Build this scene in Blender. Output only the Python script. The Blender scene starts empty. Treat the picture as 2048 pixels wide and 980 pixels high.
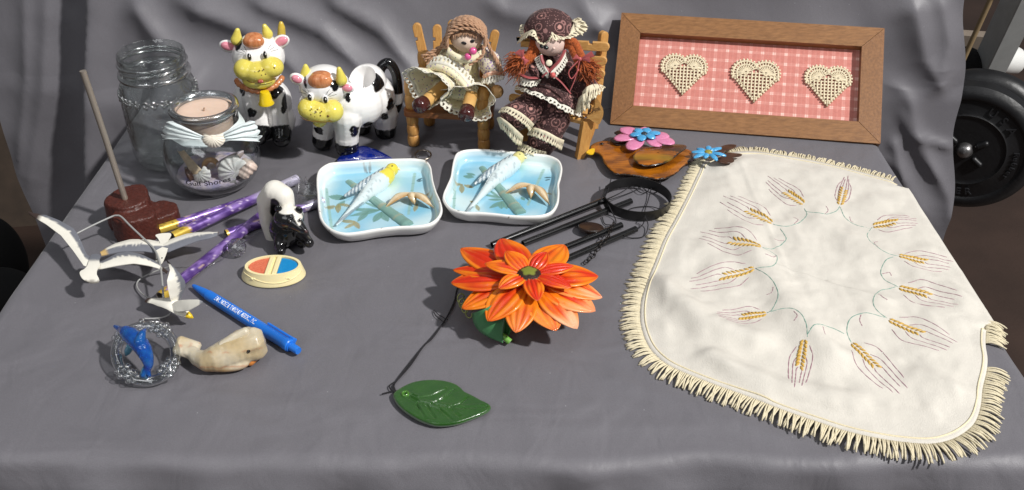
import bpy, bmesh, math, random
import numpy as np
from mathutils import Vector, Matrix, Euler, noise
PI = math.pi
rnd = random.Random(11)
SC = bpy.context.scene
COL = SC.collection

# ---------------------------------------------------------------- camera
F = 2000.0
PIT = math.atan(1345 / F)
SP, CP = math.sin(PIT), math.cos(PIT)
H = 0.53
cam = bpy.data.objects.new('camera', bpy.data.cameras.new('camera'))
COL.objects.link(cam)
cam.location = (0, 0, H)
cam.rotation_euler = (PI / 2 - PIT, 0, 0)
cam.data.sensor_width = 36
cam.data.lens = F / 2048 * 36
cam.data.clip_start = 0.01
cam.data.clip_end = 50
SC.camera = cam

# ---------------------------------------------------------------- light
W = bpy.data.worlds.new('World')
SC.world = W
W.use_nodes = True
W.node_tree.nodes['Background'].inputs[0].default_value = (0.93, 0.96, 1.0, 1)
W.node_tree.nodes['Background'].inputs[1].default_value = 0.125
TRAVEL = Vector((-0.60, 0.36, -0.72)).normalized()


def lamp(name, kind, loc, energy, color, target, **kw):
    d = bpy.data.lights.new(name, kind)
    d.energy = energy
    d.color = color
    for k, v in kw.items():
        setattr(d, k, v)
    o = bpy.data.objects.new(name, d)
    COL.objects.link(o)
    o.location = loc
    o.rotation_euler = (Vector(target) - Vector(loc)).to_track_quat('-Z', 'Y').to_euler()
    return o


KEYPOS = Vector((0.0, 0.82, 0.0)) - TRAVEL * 6.0
lamp('key_lamp', 'AREA', KEYPOS, 455, (1.0, 0.98, 0.955), (0, 0.82, 0), shape='DISK', size=0.30)
for lx, ly in ((-0.9, 0.0), (-0.35, 0.9), (0.35, 0.3), (0.9, 0.9)):
    lamp('ceiling_lamp', 'AREA', (lx, ly, 2.0), 2.2, (0.95, 0.97, 1.0), (lx, ly, 0), shape='RECTANGLE', size=0.06, size_y=1.2)
lamp('fill_lamp', 'AREA', (-1.3, -1.3, 2.0), 15, (0.97, 0.98, 1.0), (0, 0.85, 0), shape='RECTANGLE', size=1.8, size_y=1.0)  # added soft fill from the camera side, also gives the glass something to reflect
SC.view_settings.view_transform = 'Standard'
SC.view_settings.look = 'None'
SC.view_settings.exposure = 0.0
SC.view_settings.gamma = 1.0
SC.cycles.use_denoising = True
SC.cycles.max_bounces = 10
SC.cycles.transparent_max_bounces = 24
SC.cycles.caustics_reflective = False
SC.cycles.caustics_refractive = False


# ---------------------------------------------------------------- helpers
def P(x, y, z=0.0):                 # where the line of sight through a point of the photograph meets height z
    u = (x - 1024) / F
    v = (y - 490) / F
    t = (H - z) / (SP + v * CP)
    return Vector((u * t, (CP - v * SP) * t, z))


def Q(x, y, Y):                     # ... meets the upright plane at distance Y
    u = (x - 1024) / F
    v = (y - 490) / F
    t = Y / (CP - v * SP)
    return Vector((u * t, Y, H - (SP + v * CP) * t))


def R(px, y, Y):                    # a length in photograph pixels at distance Y
    return px * Y / (CP - (y - 490) / F * SP) / F


def c(r, g, b):
    def f(x):
        x /= 255
        return x / 12.92 if x <= 0.04045 else ((x + 0.055) / 1.055) ** 2.4
    return (f(r), f(g), f(b))


def mixc(a, b, t):
    return tuple(a[i] * (1 - t) + b[i] * t for i in range(3))


def smooth01(x):
    x = np.clip(x, 0, 1)
    return x * x * (3 - 2 * x)


def nz(p, s=1.0):
    return noise.noise(Vector(p) * s)


def nzarr(V, s, off=0.0):
    return np.array([noise.noise(Vector((p[0] * s + off, p[1] * s, p[2] * s))) for p in V])


def spline(pts, n, closed=False):
    """Catmull-Rom through the points, n samples."""
    pts = [np.array(p, float) for p in pts]
    k = len(pts)
    out = []
    segs = k if closed else k - 1
    for i in range(n):
        t = i / (n if closed else n - 1) * segs
        j = min(int(t), segs - 1)
        t -= j
        if closed:
            a, b, d, e = (pts[(j + q) % k] for q in (-1, 0, 1, 2))
        else:
            b, d = pts[j], pts[j + 1]
            a = pts[j - 1] if j > 0 else 2 * b - d
            e = pts[j + 2] if j + 2 < k else 2 * d - b
        out.append(0.5 * ((2 * b) + (-a + d) * t + (2 * a - 5 * b + 4 * d - e) * t * t + (-a + 3 * b - 3 * d + e) * t ** 3))
    return [Vector(p) if len(p) == 3 else p for p in out]


def resample(pts, n, closed=False):
    A = np.array([tuple(p) for p in pts], float)
    if closed:
        A = np.vstack([A, A[:1]])
    d = np.r_[0, np.cumsum(np.linalg.norm(np.diff(A, axis=0), axis=1))]
    s = np.linspace(0, d[-1], n + 1 if closed else n)
    if closed:
        s = s[:-1]
    return np.stack([np.interp(s, d, A[:, i]) for i in range(A.shape[1])], 1)


class G:
    def __init__(s):
        s.v, s.f, s.m, s.cc, s.n, s.has = [], [], [], [], 0, False

    def add(s, V, Fc, m=0, col=None):
        V = np.array([tuple(p) for p in V], float).reshape(-1, 3)
        s.v.append(V)
        n = s.n
        s.f.extend([tuple(i + n for i in f) for f in Fc])
        s.m.extend([m] * len(Fc))
        if col is None:
            s.cc.append(np.ones((len(V), 3)))
        else:
            s.has = True
            cc = np.array(col, float)
            s.cc.append(np.tile(cc, (len(V), 1)) if cc.ndim == 1 else cc)
        s.n += len(V)
        return s

    def grid(s, V, nu, nv, m=0, col=None, cu=False, cv=False, skip=None):
        """V: nu*nv points, index i*nv+j"""
        fs = []
        for i in range(nu if cu else nu - 1):
            i2 = (i + 1) % nu
            for j in range(nv if cv else nv - 1):
                j2 = (j + 1) % nv
                if skip and skip(i, j):
                    continue
                fs.append((i * nv + j, i2 * nv + j, i2 * nv + j2, i * nv + j2))
        return s.add(V, fs, m, col)

    def tube(s, pts, r, n=8, m=0, col=None, closed=False, caps=True, flat=1.0, up=None):
        pts = [Vector(p) for p in pts]
        k = len(pts)
        rs = r if hasattr(r, '__len__') else [r] * k
        V = []
        prev = None
        for i in range(k):
            if closed:
                t = pts[(i + 1) % k] - pts[i - 1]
            else:
                t = pts[min(i + 1, k - 1)] - pts[max(i - 1, 0)]
            if t.length < 1e-12:
                t = Vector((0, 0, 1))
            t.normalize()
            if prev is None:
                a = Vector(up) if up is not None else (Vector((0, 0, 1)) if abs(t.z) < .9 else Vector((1, 0, 0)))
            else:
                a = prev
            a = a - t * a.dot(t)
            if a.length < 1e-9:
                a = t.orthogonal()
            a.normalize()
            b = t.cross(a)
            prev = a
            for q in range(n):
                w = 2 * PI * q / n
                V.append(pts[i] + (a * math.cos(w) * flat + b * math.sin(w)) * rs[i])
        fs = []
        for i in range(k if closed else k - 1):
            i2 = (i + 1) % k
            for q in range(n):
                q2 = (q + 1) % n
                fs.append((i * n + q, i2 * n + q, i2 * n + q2, i * n + q2))
        if caps and not closed:
            fs.append(tuple(range(n)))
            fs.append(tuple((k - 1) * n + q for q in reversed(range(n))))
        if col is not None and np.array(col).ndim == 2 and len(col) == k:
            col = np.repeat(np.array(col), n, 0)
        return s.add(V, fs, m, col)

    def lathe(s, prof, n=32, o=(0, 0, 0), mat=None, m=0, col=None):
        V = []
        k = len(prof)
        o = Vector(o)
        for i in range(n):
            w = 2 * PI * i / n
            for (r, z) in prof:
                p = Vector((r * math.cos(w), r * math.sin(w), z))
                if mat is not None:
                    p = mat @ p
                V.append(p + o)
        if col is not None and np.array(col).ndim == 2:
            col = np.tile(np.array(col), (n, 1))
        return s.grid(V, n, k, m, col, cu=True)

    def ell(s, ce, rad, rot=None, nu=16, nv=10, m=0, col=None):
        if not hasattr(rad, '__len__'):
            rad = (rad, rad, rad)
        ce = Vector(ce)
        V = []
        for j in range(1, nv):
            th = PI * j / nv
            for i in range(nu):
                w = 2 * PI * i / nu
                p = Vector((rad[0] * math.sin(th) * math.cos(w), rad[1] * math.sin(th) * math.sin(w), rad[2] * math.cos(th)))
                V.append(ce + (rot @ p if rot else p))
        a, b = Vector((0, 0, rad[2])), Vector((0, 0, -rad[2]))
        V += [ce + (rot @ a if rot else a), ce + (rot @ b if rot else b)]
        fs = []
        for j in range(nv - 2):
            for i in range(nu):
                i2 = (i + 1) % nu
                fs.append((j * nu + i, (j + 1) * nu + i, (j + 1) * nu + i2, j * nu + i2))
        t, bt = len(V) - 2, len(V) - 1
        for i in range(nu):
            i2 = (i + 1) % nu
            fs.append((t, i, i2))
            fs.append((bt, (nv - 2) * nu + i2, (nv - 2) * nu + i))
        return s.add(V, fs, m, col)

    def bm(s, b, M=None, m=0, col=None):
        b.verts.ensure_lookup_table()
        V = [(M @ v.co if M else v.co.copy()) for v in b.verts]
        fs = [tuple(v.index for v in f.verts) for f in b.faces]
        b.free()
        return s.add(V, fs, m, col)

    def box(s, size, M=None, bev=0.0, m=0, col=None, seg=1):
        b = bmesh.new()
        bmesh.ops.create_cube(b, size=1.0)
        bmesh.ops.scale(b, vec=size, verts=b.verts)
        if bev:
            bmesh.ops.bevel(b, geom=list(b.edges), offset=bev, segments=seg, affect='EDGES', profile=.6)
        b.verts.index_update()
        return s.bm(b, M, m, col)

    def prism(s, out, z0, z1, M=None, bev=0.0, m=0, col=None, seg=1):
        b = bmesh.new()
        vs = [b.verts.new((p[0], p[1], z0)) for p in out]
        f = b.faces.new(vs)
        r = bmesh.ops.extrude_face_region(b, geom=[f])
        nv = [e for e in r['geom'] if isinstance(e, bmesh.types.BMVert)]
        bmesh.ops.translate(b, verts=nv, vec=(0, 0, z1 - z0))
        bmesh.ops.recalc_face_normals(b, faces=b.faces)
        if bev:
            top = [e for e in b.edges if all(abs(v.co.z - z1) < 1e-9 for v in e.verts)]
            bmesh.ops.bevel(b, geom=top, offset=bev, segments=seg, affect='EDGES', profile=.5)
        b.verts.index_update()
        return s.bm(b, M, m, col)

    def xform(s, M):
        for i, V in enumerate(s.v):
            A = np.array(M)
            s.v[i] = V @ A[:3, :3].T + A[:3, 3]
        return s

    def all(s):
        return np.vstack(s.v)


WM = {}


def mesh_of(name, g, mats, smooth=40, colfn=None, origin=None):
    me = bpy.data.meshes.new(name)
    V = g.all()
    cols = np.vstack(g.cc)
    if colfn is not None:
        cols = np.array(colfn(V))
        g.has = True
    if origin is not None:
        V = V - np.array(tuple(origin))
    me.from_pydata(V.tolist(), [], g.f)
    if not isinstance(mats, (list, tuple)):
        mats = [mats]
    for m in mats:
        me.materials.append(m)
    me.polygons.foreach_set('material_index', g.m)
    if g.has:
        at = me.color_attributes.new('Col', 'FLOAT_COLOR', 'POINT')
        at.data.foreach_set('color', np.hstack([cols, np.ones((len(cols), 1))]).astype(np.float32).ravel())
    if smooth:
        me.polygons.foreach_set('use_smooth', [True] * len(me.polygons))
        if smooth < 180:
            me.set_sharp_from_angle(angle=math.radians(smooth))
    me.validate()
    me.update()
    return me


def tag(o, label=None, cat=None, group=None, kind=None):
    if label: o['label'] = label
    if cat: o['category'] = cat
    if group: o['group'] = group
    if kind: o['kind'] = kind
    return o


def thing(name, label, cat, loc, group=None):
    o = bpy.data.objects.new(name, None)
    COL.objects.link(o)
    o.empty_display_size = 0.02
    o.location = loc
    WM[o.name] = Vector(loc)
    return tag(o, label, cat, group)


def part(name, g, mats, parent, smooth=40, colfn=None, label=None, kind=None):
    """g in world coordinates; stored relative to the thing's base"""
    base = WM[parent.name]
    me = mesh_of(name, g, mats, smooth, colfn, base)
    o = bpy.data.objects.new(name, me)
    COL.objects.link(o)
    o.parent = parent
    WM[o.name] = base
    return tag(o, label, kind=kind)


def solo(name, g, mats, label=None, cat=None, group=None, kind=None, smooth=40, colfn=None, loc=None):
    V = g.all()
    if loc is None:
        loc = Vector(((V[:, 0].min() + V[:, 0].max()) / 2, (V[:, 1].min() + V[:, 1].max()) / 2, V[:, 2].min()))
    me = mesh_of(name, g, mats, smooth, colfn, loc)
    o = bpy.data.objects.new(name, me)
    COL.objects.link(o)
    o.location = loc
    WM[o.name] = Vector(loc)
    return tag(o, label, cat, group, kind)


def inst(name, me, parent, M):
    """another piece that shares mesh data; M in world coordinates (parents are never turned)"""
    o = bpy.data.objects.new(name, me)
    COL.objects.link(o)
    o.parent = parent
    o.matrix_local = Matrix.Translation(-WM[parent.name]) @ M
    WM[o.name] = WM[parent.name]
    return o


def frame_M(o, x, y=None, z=None):
    """matrix with x along X, and z as close as can be to Z"""
    x = Vector(x).normalized()
    z = Vector(z if z is not None else (0, 0, 1))
    z = (z - x * z.dot(x))
    if z.length < 1e-6: z = x.orthogonal()
    z.normalize()
    y = z.cross(x)
    M = Matrix((x, y, z)).transposed().to_4x4()
    M.translation = Vector(o)
    return M


def baked(ob):
    dg = bpy.context.evaluated_depsgraph_get()
    ev = ob.evaluated_get(dg)
    me = ev.to_mesh()
    V = np.empty(len(me.vertices) * 3)
    me.vertices.foreach_get('co', V)
    fs = [tuple(p.vertices) for p in me.polygons]
    ev.to_mesh_clear()
    return V.reshape(-1, 3), fs


def blob(prims, vox=0.001, it=6, cut=None):
    """One continuous surface round ellipsoids ('e', centre, radii, rot) and tapered rods ('c', points, radii)."""
    g = G()
    for p in prims:
        if p[0] == 'e':
            g.ell(p[1], p[2], p[3] if len(p) > 3 else None, 20, 14)
        elif p[0] == 'g':
            g.add(p[1], p[2])
        else:
            pts, rs = p[1], p[2]
            for a in range(len(pts) - 1):
                A, B = Vector(pts[a]), Vector(pts[a + 1])
                n = max(2, int((B - A).length / (min(rs[a], rs[a + 1]) * .5)) + 1)
                for q in range(n + 1):
                    t = q / n
                    g.ell(A.lerp(B, t), rs[a] * (1 - t) + rs[a + 1] * t, None, 12, 8)
    me = bpy.data.meshes.new('tmp')
    me.from_pydata(g.all().tolist(), [], g.f)
    ob = bpy.data.objects.new('tmp', me)
    COL.objects.link(ob)
    m = ob.modifiers.new('r', 'REMESH')
    m.mode = 'VOXEL'
    m.voxel_size = vox
    if it:
        m = ob.modifiers.new('s', 'SMOOTH')
        m.iterations = it
        m.factor = 0.5
    tool = None
    if cut is not None:
        tme = bpy.data.meshes.new('tmp2')
        tme.from_pydata(cut.all().tolist(), [], cut.f)
        tool = bpy.data.objects.new('tmp2', tme)
        COL.objects.link(tool)
        m = ob.modifiers.new('b', 'BOOLEAN')
        m.operation = 'DIFFERENCE'
        m.object = tool
        m.solver = 'EXACT'
    V, fs = baked(ob)
    bpy.data.objects.remove(ob)
    bpy.data.meshes.remove(me)
    if tool:
        bpy.data.objects.remove(tool)
        bpy.data.meshes.remove(tme)
    return V, fs


def text_geo(s, size, extrude=0.0, bold=0.0):
    cu = bpy.data.curves.new('t', 'FONT')
    cu.body = s
    cu.size = size
    cu.extrude = extrude
    cu.offset = bold
    cu.align_x = 'CENTER'
    cu.align_y = 'CENTER'
    cu.resolution_u = 3
    ob = bpy.data.objects.new('t', cu)
    COL.objects.link(ob)
    V, fs = baked(ob)
    bpy.data.objects.remove(ob)
    bpy.data.curves.remove(cu)
    return V, fs


def polar(out, rings, centre=None, power=1.0):
    """points (rings+1)*N from the centre out to a closed outline; grid index r*N+i"""
    out = np.array([tuple(p) for p in out], float)
    ce = out.mean(0) if centre is None else np.array(tuple(centre), float)
    V = []
    for r in range(rings + 1):
        t = max((r / rings) ** power, 1e-4)
        V.append(ce + (out - ce) * t)
    return np.vstack(V), len(out)


def segd(X, Y, pts):
    """distance of points to a polyline (2D) and how far along it (0..1)"""
    best = np.full(len(X), 1e9)
    along = np.zeros(len(X))
    pts = np.array([tuple(p)[:2] for p in pts], float)
    L = np.r_[0, np.cumsum(np.linalg.norm(np.diff(pts, axis=0), axis=1))]
    for i in range(len(pts) - 1):
        a, b = pts[i], pts[i + 1]
        d = b - a
        q = max(d @ d, 1e-15)
        t = np.clip(((X - a[0]) * d[0] + (Y - a[1]) * d[1]) / q, 0, 1)
        e = np.hypot(X - a[0] - t * d[0], Y - a[1] - t * d[1])
        k = e < best
        best[k] = e[k]
        along[k] = (L[i] + t[k] * (L[i + 1] - L[i])) / L[-1]
    return best, along


def sd1(x, y, pts):
    """distance of one point to a short polyline"""
    best = 1e9
    for (ax, ay), (bx, by) in zip(pts[:-1], pts[1:]):
        dx, dy = bx - ax, by - ay
        t = min(max(((x - ax) * dx + (y - ay) * dy) / (dx * dx + dy * dy + 1e-15), 0), 1)
        e = math.hypot(x - ax - t * dx, y - ay - t * dy)
        if e < best: best = e
    return best


# ---------------------------------------------------------------- materials
MATS = {}


def M(name, rgb=(.5, .5, .5), rough=.5, metal=0.0, spec=.5, var=.0, vs=60, bump=0.0, bs=300, attr=False, coat=0.0, sheen=0.0,
      stretch=None, sss=0.0, rgb2=None, detail=4, trans=0.0, alpha=None, rvar=0.0):
    if name in MATS: return MATS[name]
    m = bpy.data.materials.new(name)
    m.use_nodes = True
    nt = m.node_tree
    N, Lk = nt.nodes, nt.links
    b = N['Principled BSDF']
    b.inputs['Base Color'].default_value = (*rgb, 1)
    b.inputs['Roughness'].default_value = rough
    b.inputs['Metallic'].default_value = metal
    b.inputs['Specular IOR Level'].default_value = spec
    b.inputs['Coat Weight'].default_value = coat
    b.inputs['Coat Roughness'].default_value = .06
    b.inputs['Transmission Weight'].default_value = trans
    if sheen:
        b.inputs['Sheen Weight'].default_value = sheen
        b.inputs['Sheen Roughness'].default_value = .4
    if sss:
        b.inputs['Subsurface Weight'].default_value = sss
        b.inputs['Subsurface Radius'].default_value = (.004, .003, .002)
    tc = N.new('ShaderNodeTexCoord')
    vec = tc.outputs['Object']
    if stretch:
        mp = N.new('ShaderNodeMapping')
        mp.inputs['Scale'].default_value = stretch
        Lk.new(vec, mp.inputs['Vector'])
        vec = mp.outputs[0]
    src = None
    if attr:
        a = N.new('ShaderNodeAttribute')
        a.attribute_name = 'Col'
        src = a.outputs['Color']
    if var or rgb2:
        n = N.new('ShaderNodeTexNoise')
        n.inputs['Scale'].default_value = vs
        n.inputs['Detail'].default_value = detail
        n.inputs['Roughness'].default_value = .6
        Lk.new(vec, n.inputs['Vector'])
        mx = N.new('ShaderNodeMix')
        mx.data_type = 'RGBA'
        rp = N.new('ShaderNodeMapRange')
        rp.inputs[1].default_value = .3
        rp.inputs[2].default_value = .7
        Lk.new(n.outputs[0], rp.inputs[0])
        if rgb2:
            Lk.new(rp.outputs[0], mx.inputs['Factor'])
            mx.inputs['A'].default_value = (*rgb, 1)
            mx.inputs['B'].default_value = (*rgb2, 1)
        else:
            mx.blend_type = 'MULTIPLY'
            mx.inputs['Factor'].default_value = 1
            rp.inputs[3].default_value = 1 - var
            rp.inputs[4].default_value = 1 + var * .6
            if src: Lk.new(src, mx.inputs['A'])
            else: mx.inputs['A'].default_value = (*rgb, 1)
            cm = N.new('ShaderNodeCombineColor')
            for i in range(3): Lk.new(rp.outputs[0], cm.inputs[i])
            Lk.new(cm.outputs[0], mx.inputs['B'])
        src = mx.outputs['Result']
    if src: Lk.new(src, b.inputs['Base Color'])
    if rvar:
        n = N.new('ShaderNodeTexNoise')
        n.inputs['Scale'].default_value = vs * 1.7
        Lk.new(vec, n.inputs['Vector'])
        rp = N.new('ShaderNodeMapRange')
        rp.inputs[3].default_value = max(rough - rvar, .02)
        rp.inputs[4].default_value = rough + rvar
        Lk.new(n.outputs[0], rp.inputs[0])
        Lk.new(rp.outputs[0], b.inputs['Roughness'])
    if bump:
        n = N.new('ShaderNodeTexNoise')
        n.inputs['Scale'].default_value = bs
        n.inputs['Detail'].default_value = 3
        Lk.new(vec, n.inputs['Vector'])
        bp = N.new('ShaderNodeBump')
        bp.inputs['Strength'].default_value = 1
        bp.inputs['Distance'].default_value = bump
        Lk.new(n.outputs[0], bp.inputs['Height'])
        Lk.new(bp.outputs[0], b.inputs['Normal'])
    MATS[name] = m
    return m


def glass(name, tint=(.95, .97, .97), refl=1.0, deep=0.0, rough=.02, ior=1.45, wave=0.0):
    """Thin clear glass or acrylic: lets light straight through, with true Fresnel reflections on top; 'deep' is the share that refracts."""
    if name in MATS: return MATS[name]
    m = bpy.data.materials.new(name)
    m.use_nodes = True
    N, Lk = m.node_tree.nodes, m.node_tree.links
    N.remove(N['Principled BSDF'])
    out = N['Material Output']
    tr = N.new('ShaderNodeBsdfTransparent')
    tr.inputs[0].default_value = (*tint, 1)
    gl = N.new('ShaderNodeBsdfGlossy')
    gl.inputs['Roughness'].default_value = rough
    fr = N.new('ShaderNodeLayerWeight')          # Schlick's curve on the facing angle, the same from both sides of the wall
    pw = N.new('ShaderNodeMath')
    pw.operation = 'POWER'
    pw.inputs[1].default_value = 3.6
    Lk.new(fr.outputs['Facing'], pw.inputs[0])
    mu = N.new('ShaderNodeMath')
    mu.operation = 'MULTIPLY_ADD'
    mu.inputs[1].default_value = .75 * refl
    mu.inputs[2].default_value = .035 * refl
    mu.use_clamp = True
    Lk.new(pw.outputs[0], mu.inputs[0])
    body = tr.outputs[0]
    if deep:
        rf = N.new('ShaderNodeBsdfGlass')
        rf.inputs['Color'].default_value = (*tint, 1)
        rf.inputs['Roughness'].default_value = rough
        rf.inputs['IOR'].default_value = ior
        m2 = N.new('ShaderNodeMixShader')
        m2.inputs[0].default_value = deep
        Lk.new(body, m2.inputs[1])
        Lk.new(rf.outputs[0], m2.inputs[2])
        body = m2.outputs[0]
    mx = N.new('ShaderNodeMixShader')
    Lk.new(mu.outputs[0], mx.inputs[0])
    Lk.new(body, mx.inputs[1])
    Lk.new(gl.outputs[0], mx.inputs[2])
    Lk.new(mx.outputs[0], out.inputs[0])
    if wave:
        n = N.new('ShaderNodeTexNoise')
        n.inputs['Scale'].default_value = 60
        tc = N.new('ShaderNodeTexCoord')
        Lk.new(tc.outputs['Object'], n.inputs['Vector'])
        bp = N.new('ShaderNodeBump')
        bp.inputs['Distance'].default_value = wave
        Lk.new(n.outputs[0], bp.inputs['Height'])
        for x in (gl, fr):
            Lk.new(bp.outputs[0], x.inputs['Normal'])
    MATS[name] = m
    return m


def creased(m, k=1.0):
    """adds broad soft rumples and faint lint to a cloth material"""
    N, Lk = m.node_tree.nodes, m.node_tree.links
    b = N['Principled BSDF']
    tc = next(n for n in N if n.type == 'TEX_COORD')
    old = b.inputs['Normal'].links[0].from_socket
    h = None
    for sc, st, dist in ((9, (1.0, 1.6, 1.0), .004), (22, (1.5, .8, 1.2), .0011)):
        mp = N.new('ShaderNodeMapping')
        mp.inputs['Scale'].default_value = st
        mp.inputs['Rotation'].default_value = (0, 0, .5 + sc * .1)
        Lk.new(tc.outputs['Object'], mp.inputs['Vector'])
        n = N.new('ShaderNodeTexNoise')
        n.inputs['Scale'].default_value = sc
        n.inputs['Detail'].default_value = 2
        n.inputs['Distortion'].default_value = .8
        Lk.new(mp.outputs[0], n.inputs['Vector'])
        bp = N.new('ShaderNodeBump')
        bp.inputs['Distance'].default_value = dist * k
        Lk.new(n.outputs[0], bp.inputs['Height'])
        Lk.new(old, bp.inputs['Normal'])
        old = bp.outputs[0]
    Lk.new(old, b.inputs['Normal'])
    # lint: sparse pale specks
    v = N.new('ShaderNodeTexVoronoi')
    v.inputs['Scale'].default_value = 55
    Lk.new(tc.outputs['Object'], v.inputs['Vector'])
    r = N.new('ShaderNodeMapRange')
    r.inputs[1].default_value = .030
    r.inputs[2].default_value = .018
    Lk.new(v.outputs['Distance'], r.inputs[0])
    mx = N.new('ShaderNodeMix')
    mx.data_type = 'RGBA'
    Lk.new(r.outputs[0], mx.inputs['Factor'])
    Lk.new(b.inputs['Base Color'].links[0].from_socket, mx.inputs['A'])
    mx.inputs['B'].default_value = (.32, .32, .33, 1)
    Lk.new(mx.outputs['Result'], b.inputs['Base Color'])

# ================================================================ the setting
g = G()
g.add([(-4, -2, -.74), (4, -2, -.74), (4, 7, -.74), (-4, 7, -.74)], [(0, 1, 2, 3)])
solo('floor', g, M('floor_brown', c(62, 47, 40), .55, var=.35, vs=3, rgb2=None, bump=.0006, bs=120), kind='structure')

satin = M('grey_satin', c(108, 106, 111), .5, spec=.45, var=.12, vs=1100, sheen=.12, bump=.00016, bs=1300, rvar=.07)
creased(satin, 1.35)
satin2 = M('grey_satin_hung', c(108, 106, 111), .48, spec=.48, var=.12, vs=1100, sheen=.12, bump=.00012, bs=1300, rvar=.07)
creased(satin2, .5)
XL, XR, YF, YB = -.4465, .4110, .5125, 1.12


def fold(s, lo, hi, r=.009):
    """arc length -> (position, drop) over the rounded edges lo and hi"""
    if s > hi - r:
        a = (s - (hi - r)) / r
        if a < PI / 2: return hi - r + r * math.sin(a), r * (1 - math.cos(a))
        return hi, r + (s - (hi - r) - r * PI / 2)
    if s < lo + r:
        a = ((lo + r) - s) / r
        if a < PI / 2: return lo + r - r * math.sin(a), r * (1 - math.cos(a))
        return lo, r + ((lo + r) - s - r * PI / 2)
    return s, 0.0


ridges = [((.08, .60), (.20, .535), .006, .0016), ((-.25, .585), (-.10, .56), .008, .0012), ((.0, .585), (.02, .53), .007, .0012), ((-.34, .60), (-.18, .545), .006, .0014),
          ((.16, .62), (.22, .54), .005, .0014), ((-.06, .55), (.14, .548), .006, .0009)]


def table_z(x, y):
    fr = 1 - min(max((y - .56) / .2, 0), 1)
    z = (noise.noise(Vector((x * 6, y * 7, 3))) - .3) * (.0008 + .0042 * fr)
    z += (noise.noise(Vector((x * 17, y * 15, 8))) - .3) * (.0004 + .0012 * fr)
    for a, b, w, h in ridges:
        z += h * math.exp(-(sd1(x, y, (a, b)) / w) ** 2)
    z = min(z, .0012 * fr + .0002)
    return z


ss = np.r_[np.linspace(XL - .32, XL - .02, 14), np.linspace(XL - .016, XL + .012, 9), np.linspace(XL + .02, XR - .02, 150), np.linspace(XR - .012, XR + .016, 9), np.linspace(XR + .02, XR + .32, 14)]
ts = np.r_[np.linspace(YF - .32, YF - .02, 22), np.linspace(YF - .016, YF + .012, 10), np.linspace(YF + .02, YB, 140)]
V = []
for s in ss:
    x, dx = fold(s, XL, XR)
    for t in ts:
        y, dy = fold(t, YF, 9)
        z = -(dx + dy) + table_z(x, y)
        q = min(dy / .03, 1)
        yy = y - q * (.010 + .012 * noise.noise(Vector((s * 9, dy * 3, 1))) + .006 * noise.noise(Vector((s * 25, dy * 6, 4)))) + .006 * noise.noise(Vector((s * 11, 0, 9))) * math.exp(-((t - YF) / .02) ** 2)
        q2 = min(dx / .03, 1)
        sg = 1 if s > 0 else -1
        V.append((x + sg * q2 * (.004 + .008 * noise.noise(Vector((t * 10, dx * 3, 2)))), yy, z))
gt = G().grid(V, len(ss), len(ts))

# the cloth hung up behind the table: folds are real bumps of the sheet
def FQ(*pts): return [(Q(x, y, 1.14).x, Q(x, y, 1.14).z) for x, y in pts]


folds = [
    (FQ((330, 0), (520, 70), (700, 200), (780, 235)), .022, .016), (FQ((480, 0), (640, 60), (790, 170)), .015, .012), (FQ((640, 0), (760, 60), (850, 150)), .014, .009),
    (FQ((250, 0), (300, 60), (420, 160)), .018, .010), (FQ((960, 0), (1010, 30), (1160, 60), (1240, 40)), .016, .007), (FQ((1150, 0), (1230, 90), (1250, 160)), .014, .006),
    (FQ((60, 0), (70, 200), (40, 420)), .018, .008), (FQ((10, 0), (30, 180), (20, 380)), .010, .005), (FQ((140, 0), (150, 200), (165, 330)), .006, .003),
    (FQ((1770, 170), (1800, 178), (1818, 200), (1822, 240), (1850, 310), (1885, 380), (1890, 450)), .011, .0075), (FQ((1795, 215), (1835, 300), (1870, 350)), .007, .004),
    (FQ((1750, 300), (1790, 330), (1840, 420)), .012, .006), (FQ((1830, 0), (1850, 120), (1890, 190)), .020, .014), (FQ((1815, 262), (1900, 290)), .005, .006),
    (FQ((1890, 0), (1900, 90), (1880, 160)), .012, .007), (FQ((1780, 270), (1800, 360)), .008, .008)]
NX, NZ = 300, 170
zs = np.r_[np.linspace(.36, .055, 50), np.linspace(.05, -.004, 44), np.linspace(-.012, -.42, NZ - 94)]
X, Z = [], []
for z in zs:
    xl = -.672 - .10 * z + .008 * math.sin(z * 9)
    xr = .546 - .117 * (z - .104) + .004 * math.sin(z * 40 + 1)
    for i in range(NX):
        X.append(xl + (xr - xl) * i / (NX - 1))
        Z.append(z)
X, Z = np.array(X), np.array(Z)
Yd = 1.142 + .17 * np.maximum(Z, -.02) + .08 * np.minimum(Z, 0)
xe = -.518 + .20 * (Z - .11)
Yd += .040 * (1 - smooth01((X - xe) / .014))
Yd -= .014 * np.exp(-((X - xe - .018) / .018) ** 2)
for pts, w, h in folds:
    d, al = segd(X, Z, pts)
    env = np.minimum(1, np.minimum(al, 1 - al) * 6 + .25)
    Yd -= (1.45 if pts[0][0] < .3 else 1.0) * h * np.exp(-(d / w) ** 1.35) * env
wide = np.array([noise.noise(Vector((x * 5, z * 4, 5))) * .010 + noise.noise(Vector((x * 14 + z * 9, z * 13 - x * 4, 2))) * .004 for x, z in zip(X, Z)])
Yd -= wide
Yd = np.where((Z > -.02) & (X > XL) & (X < XR), np.maximum(Yd, 1.128), Yd)
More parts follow.
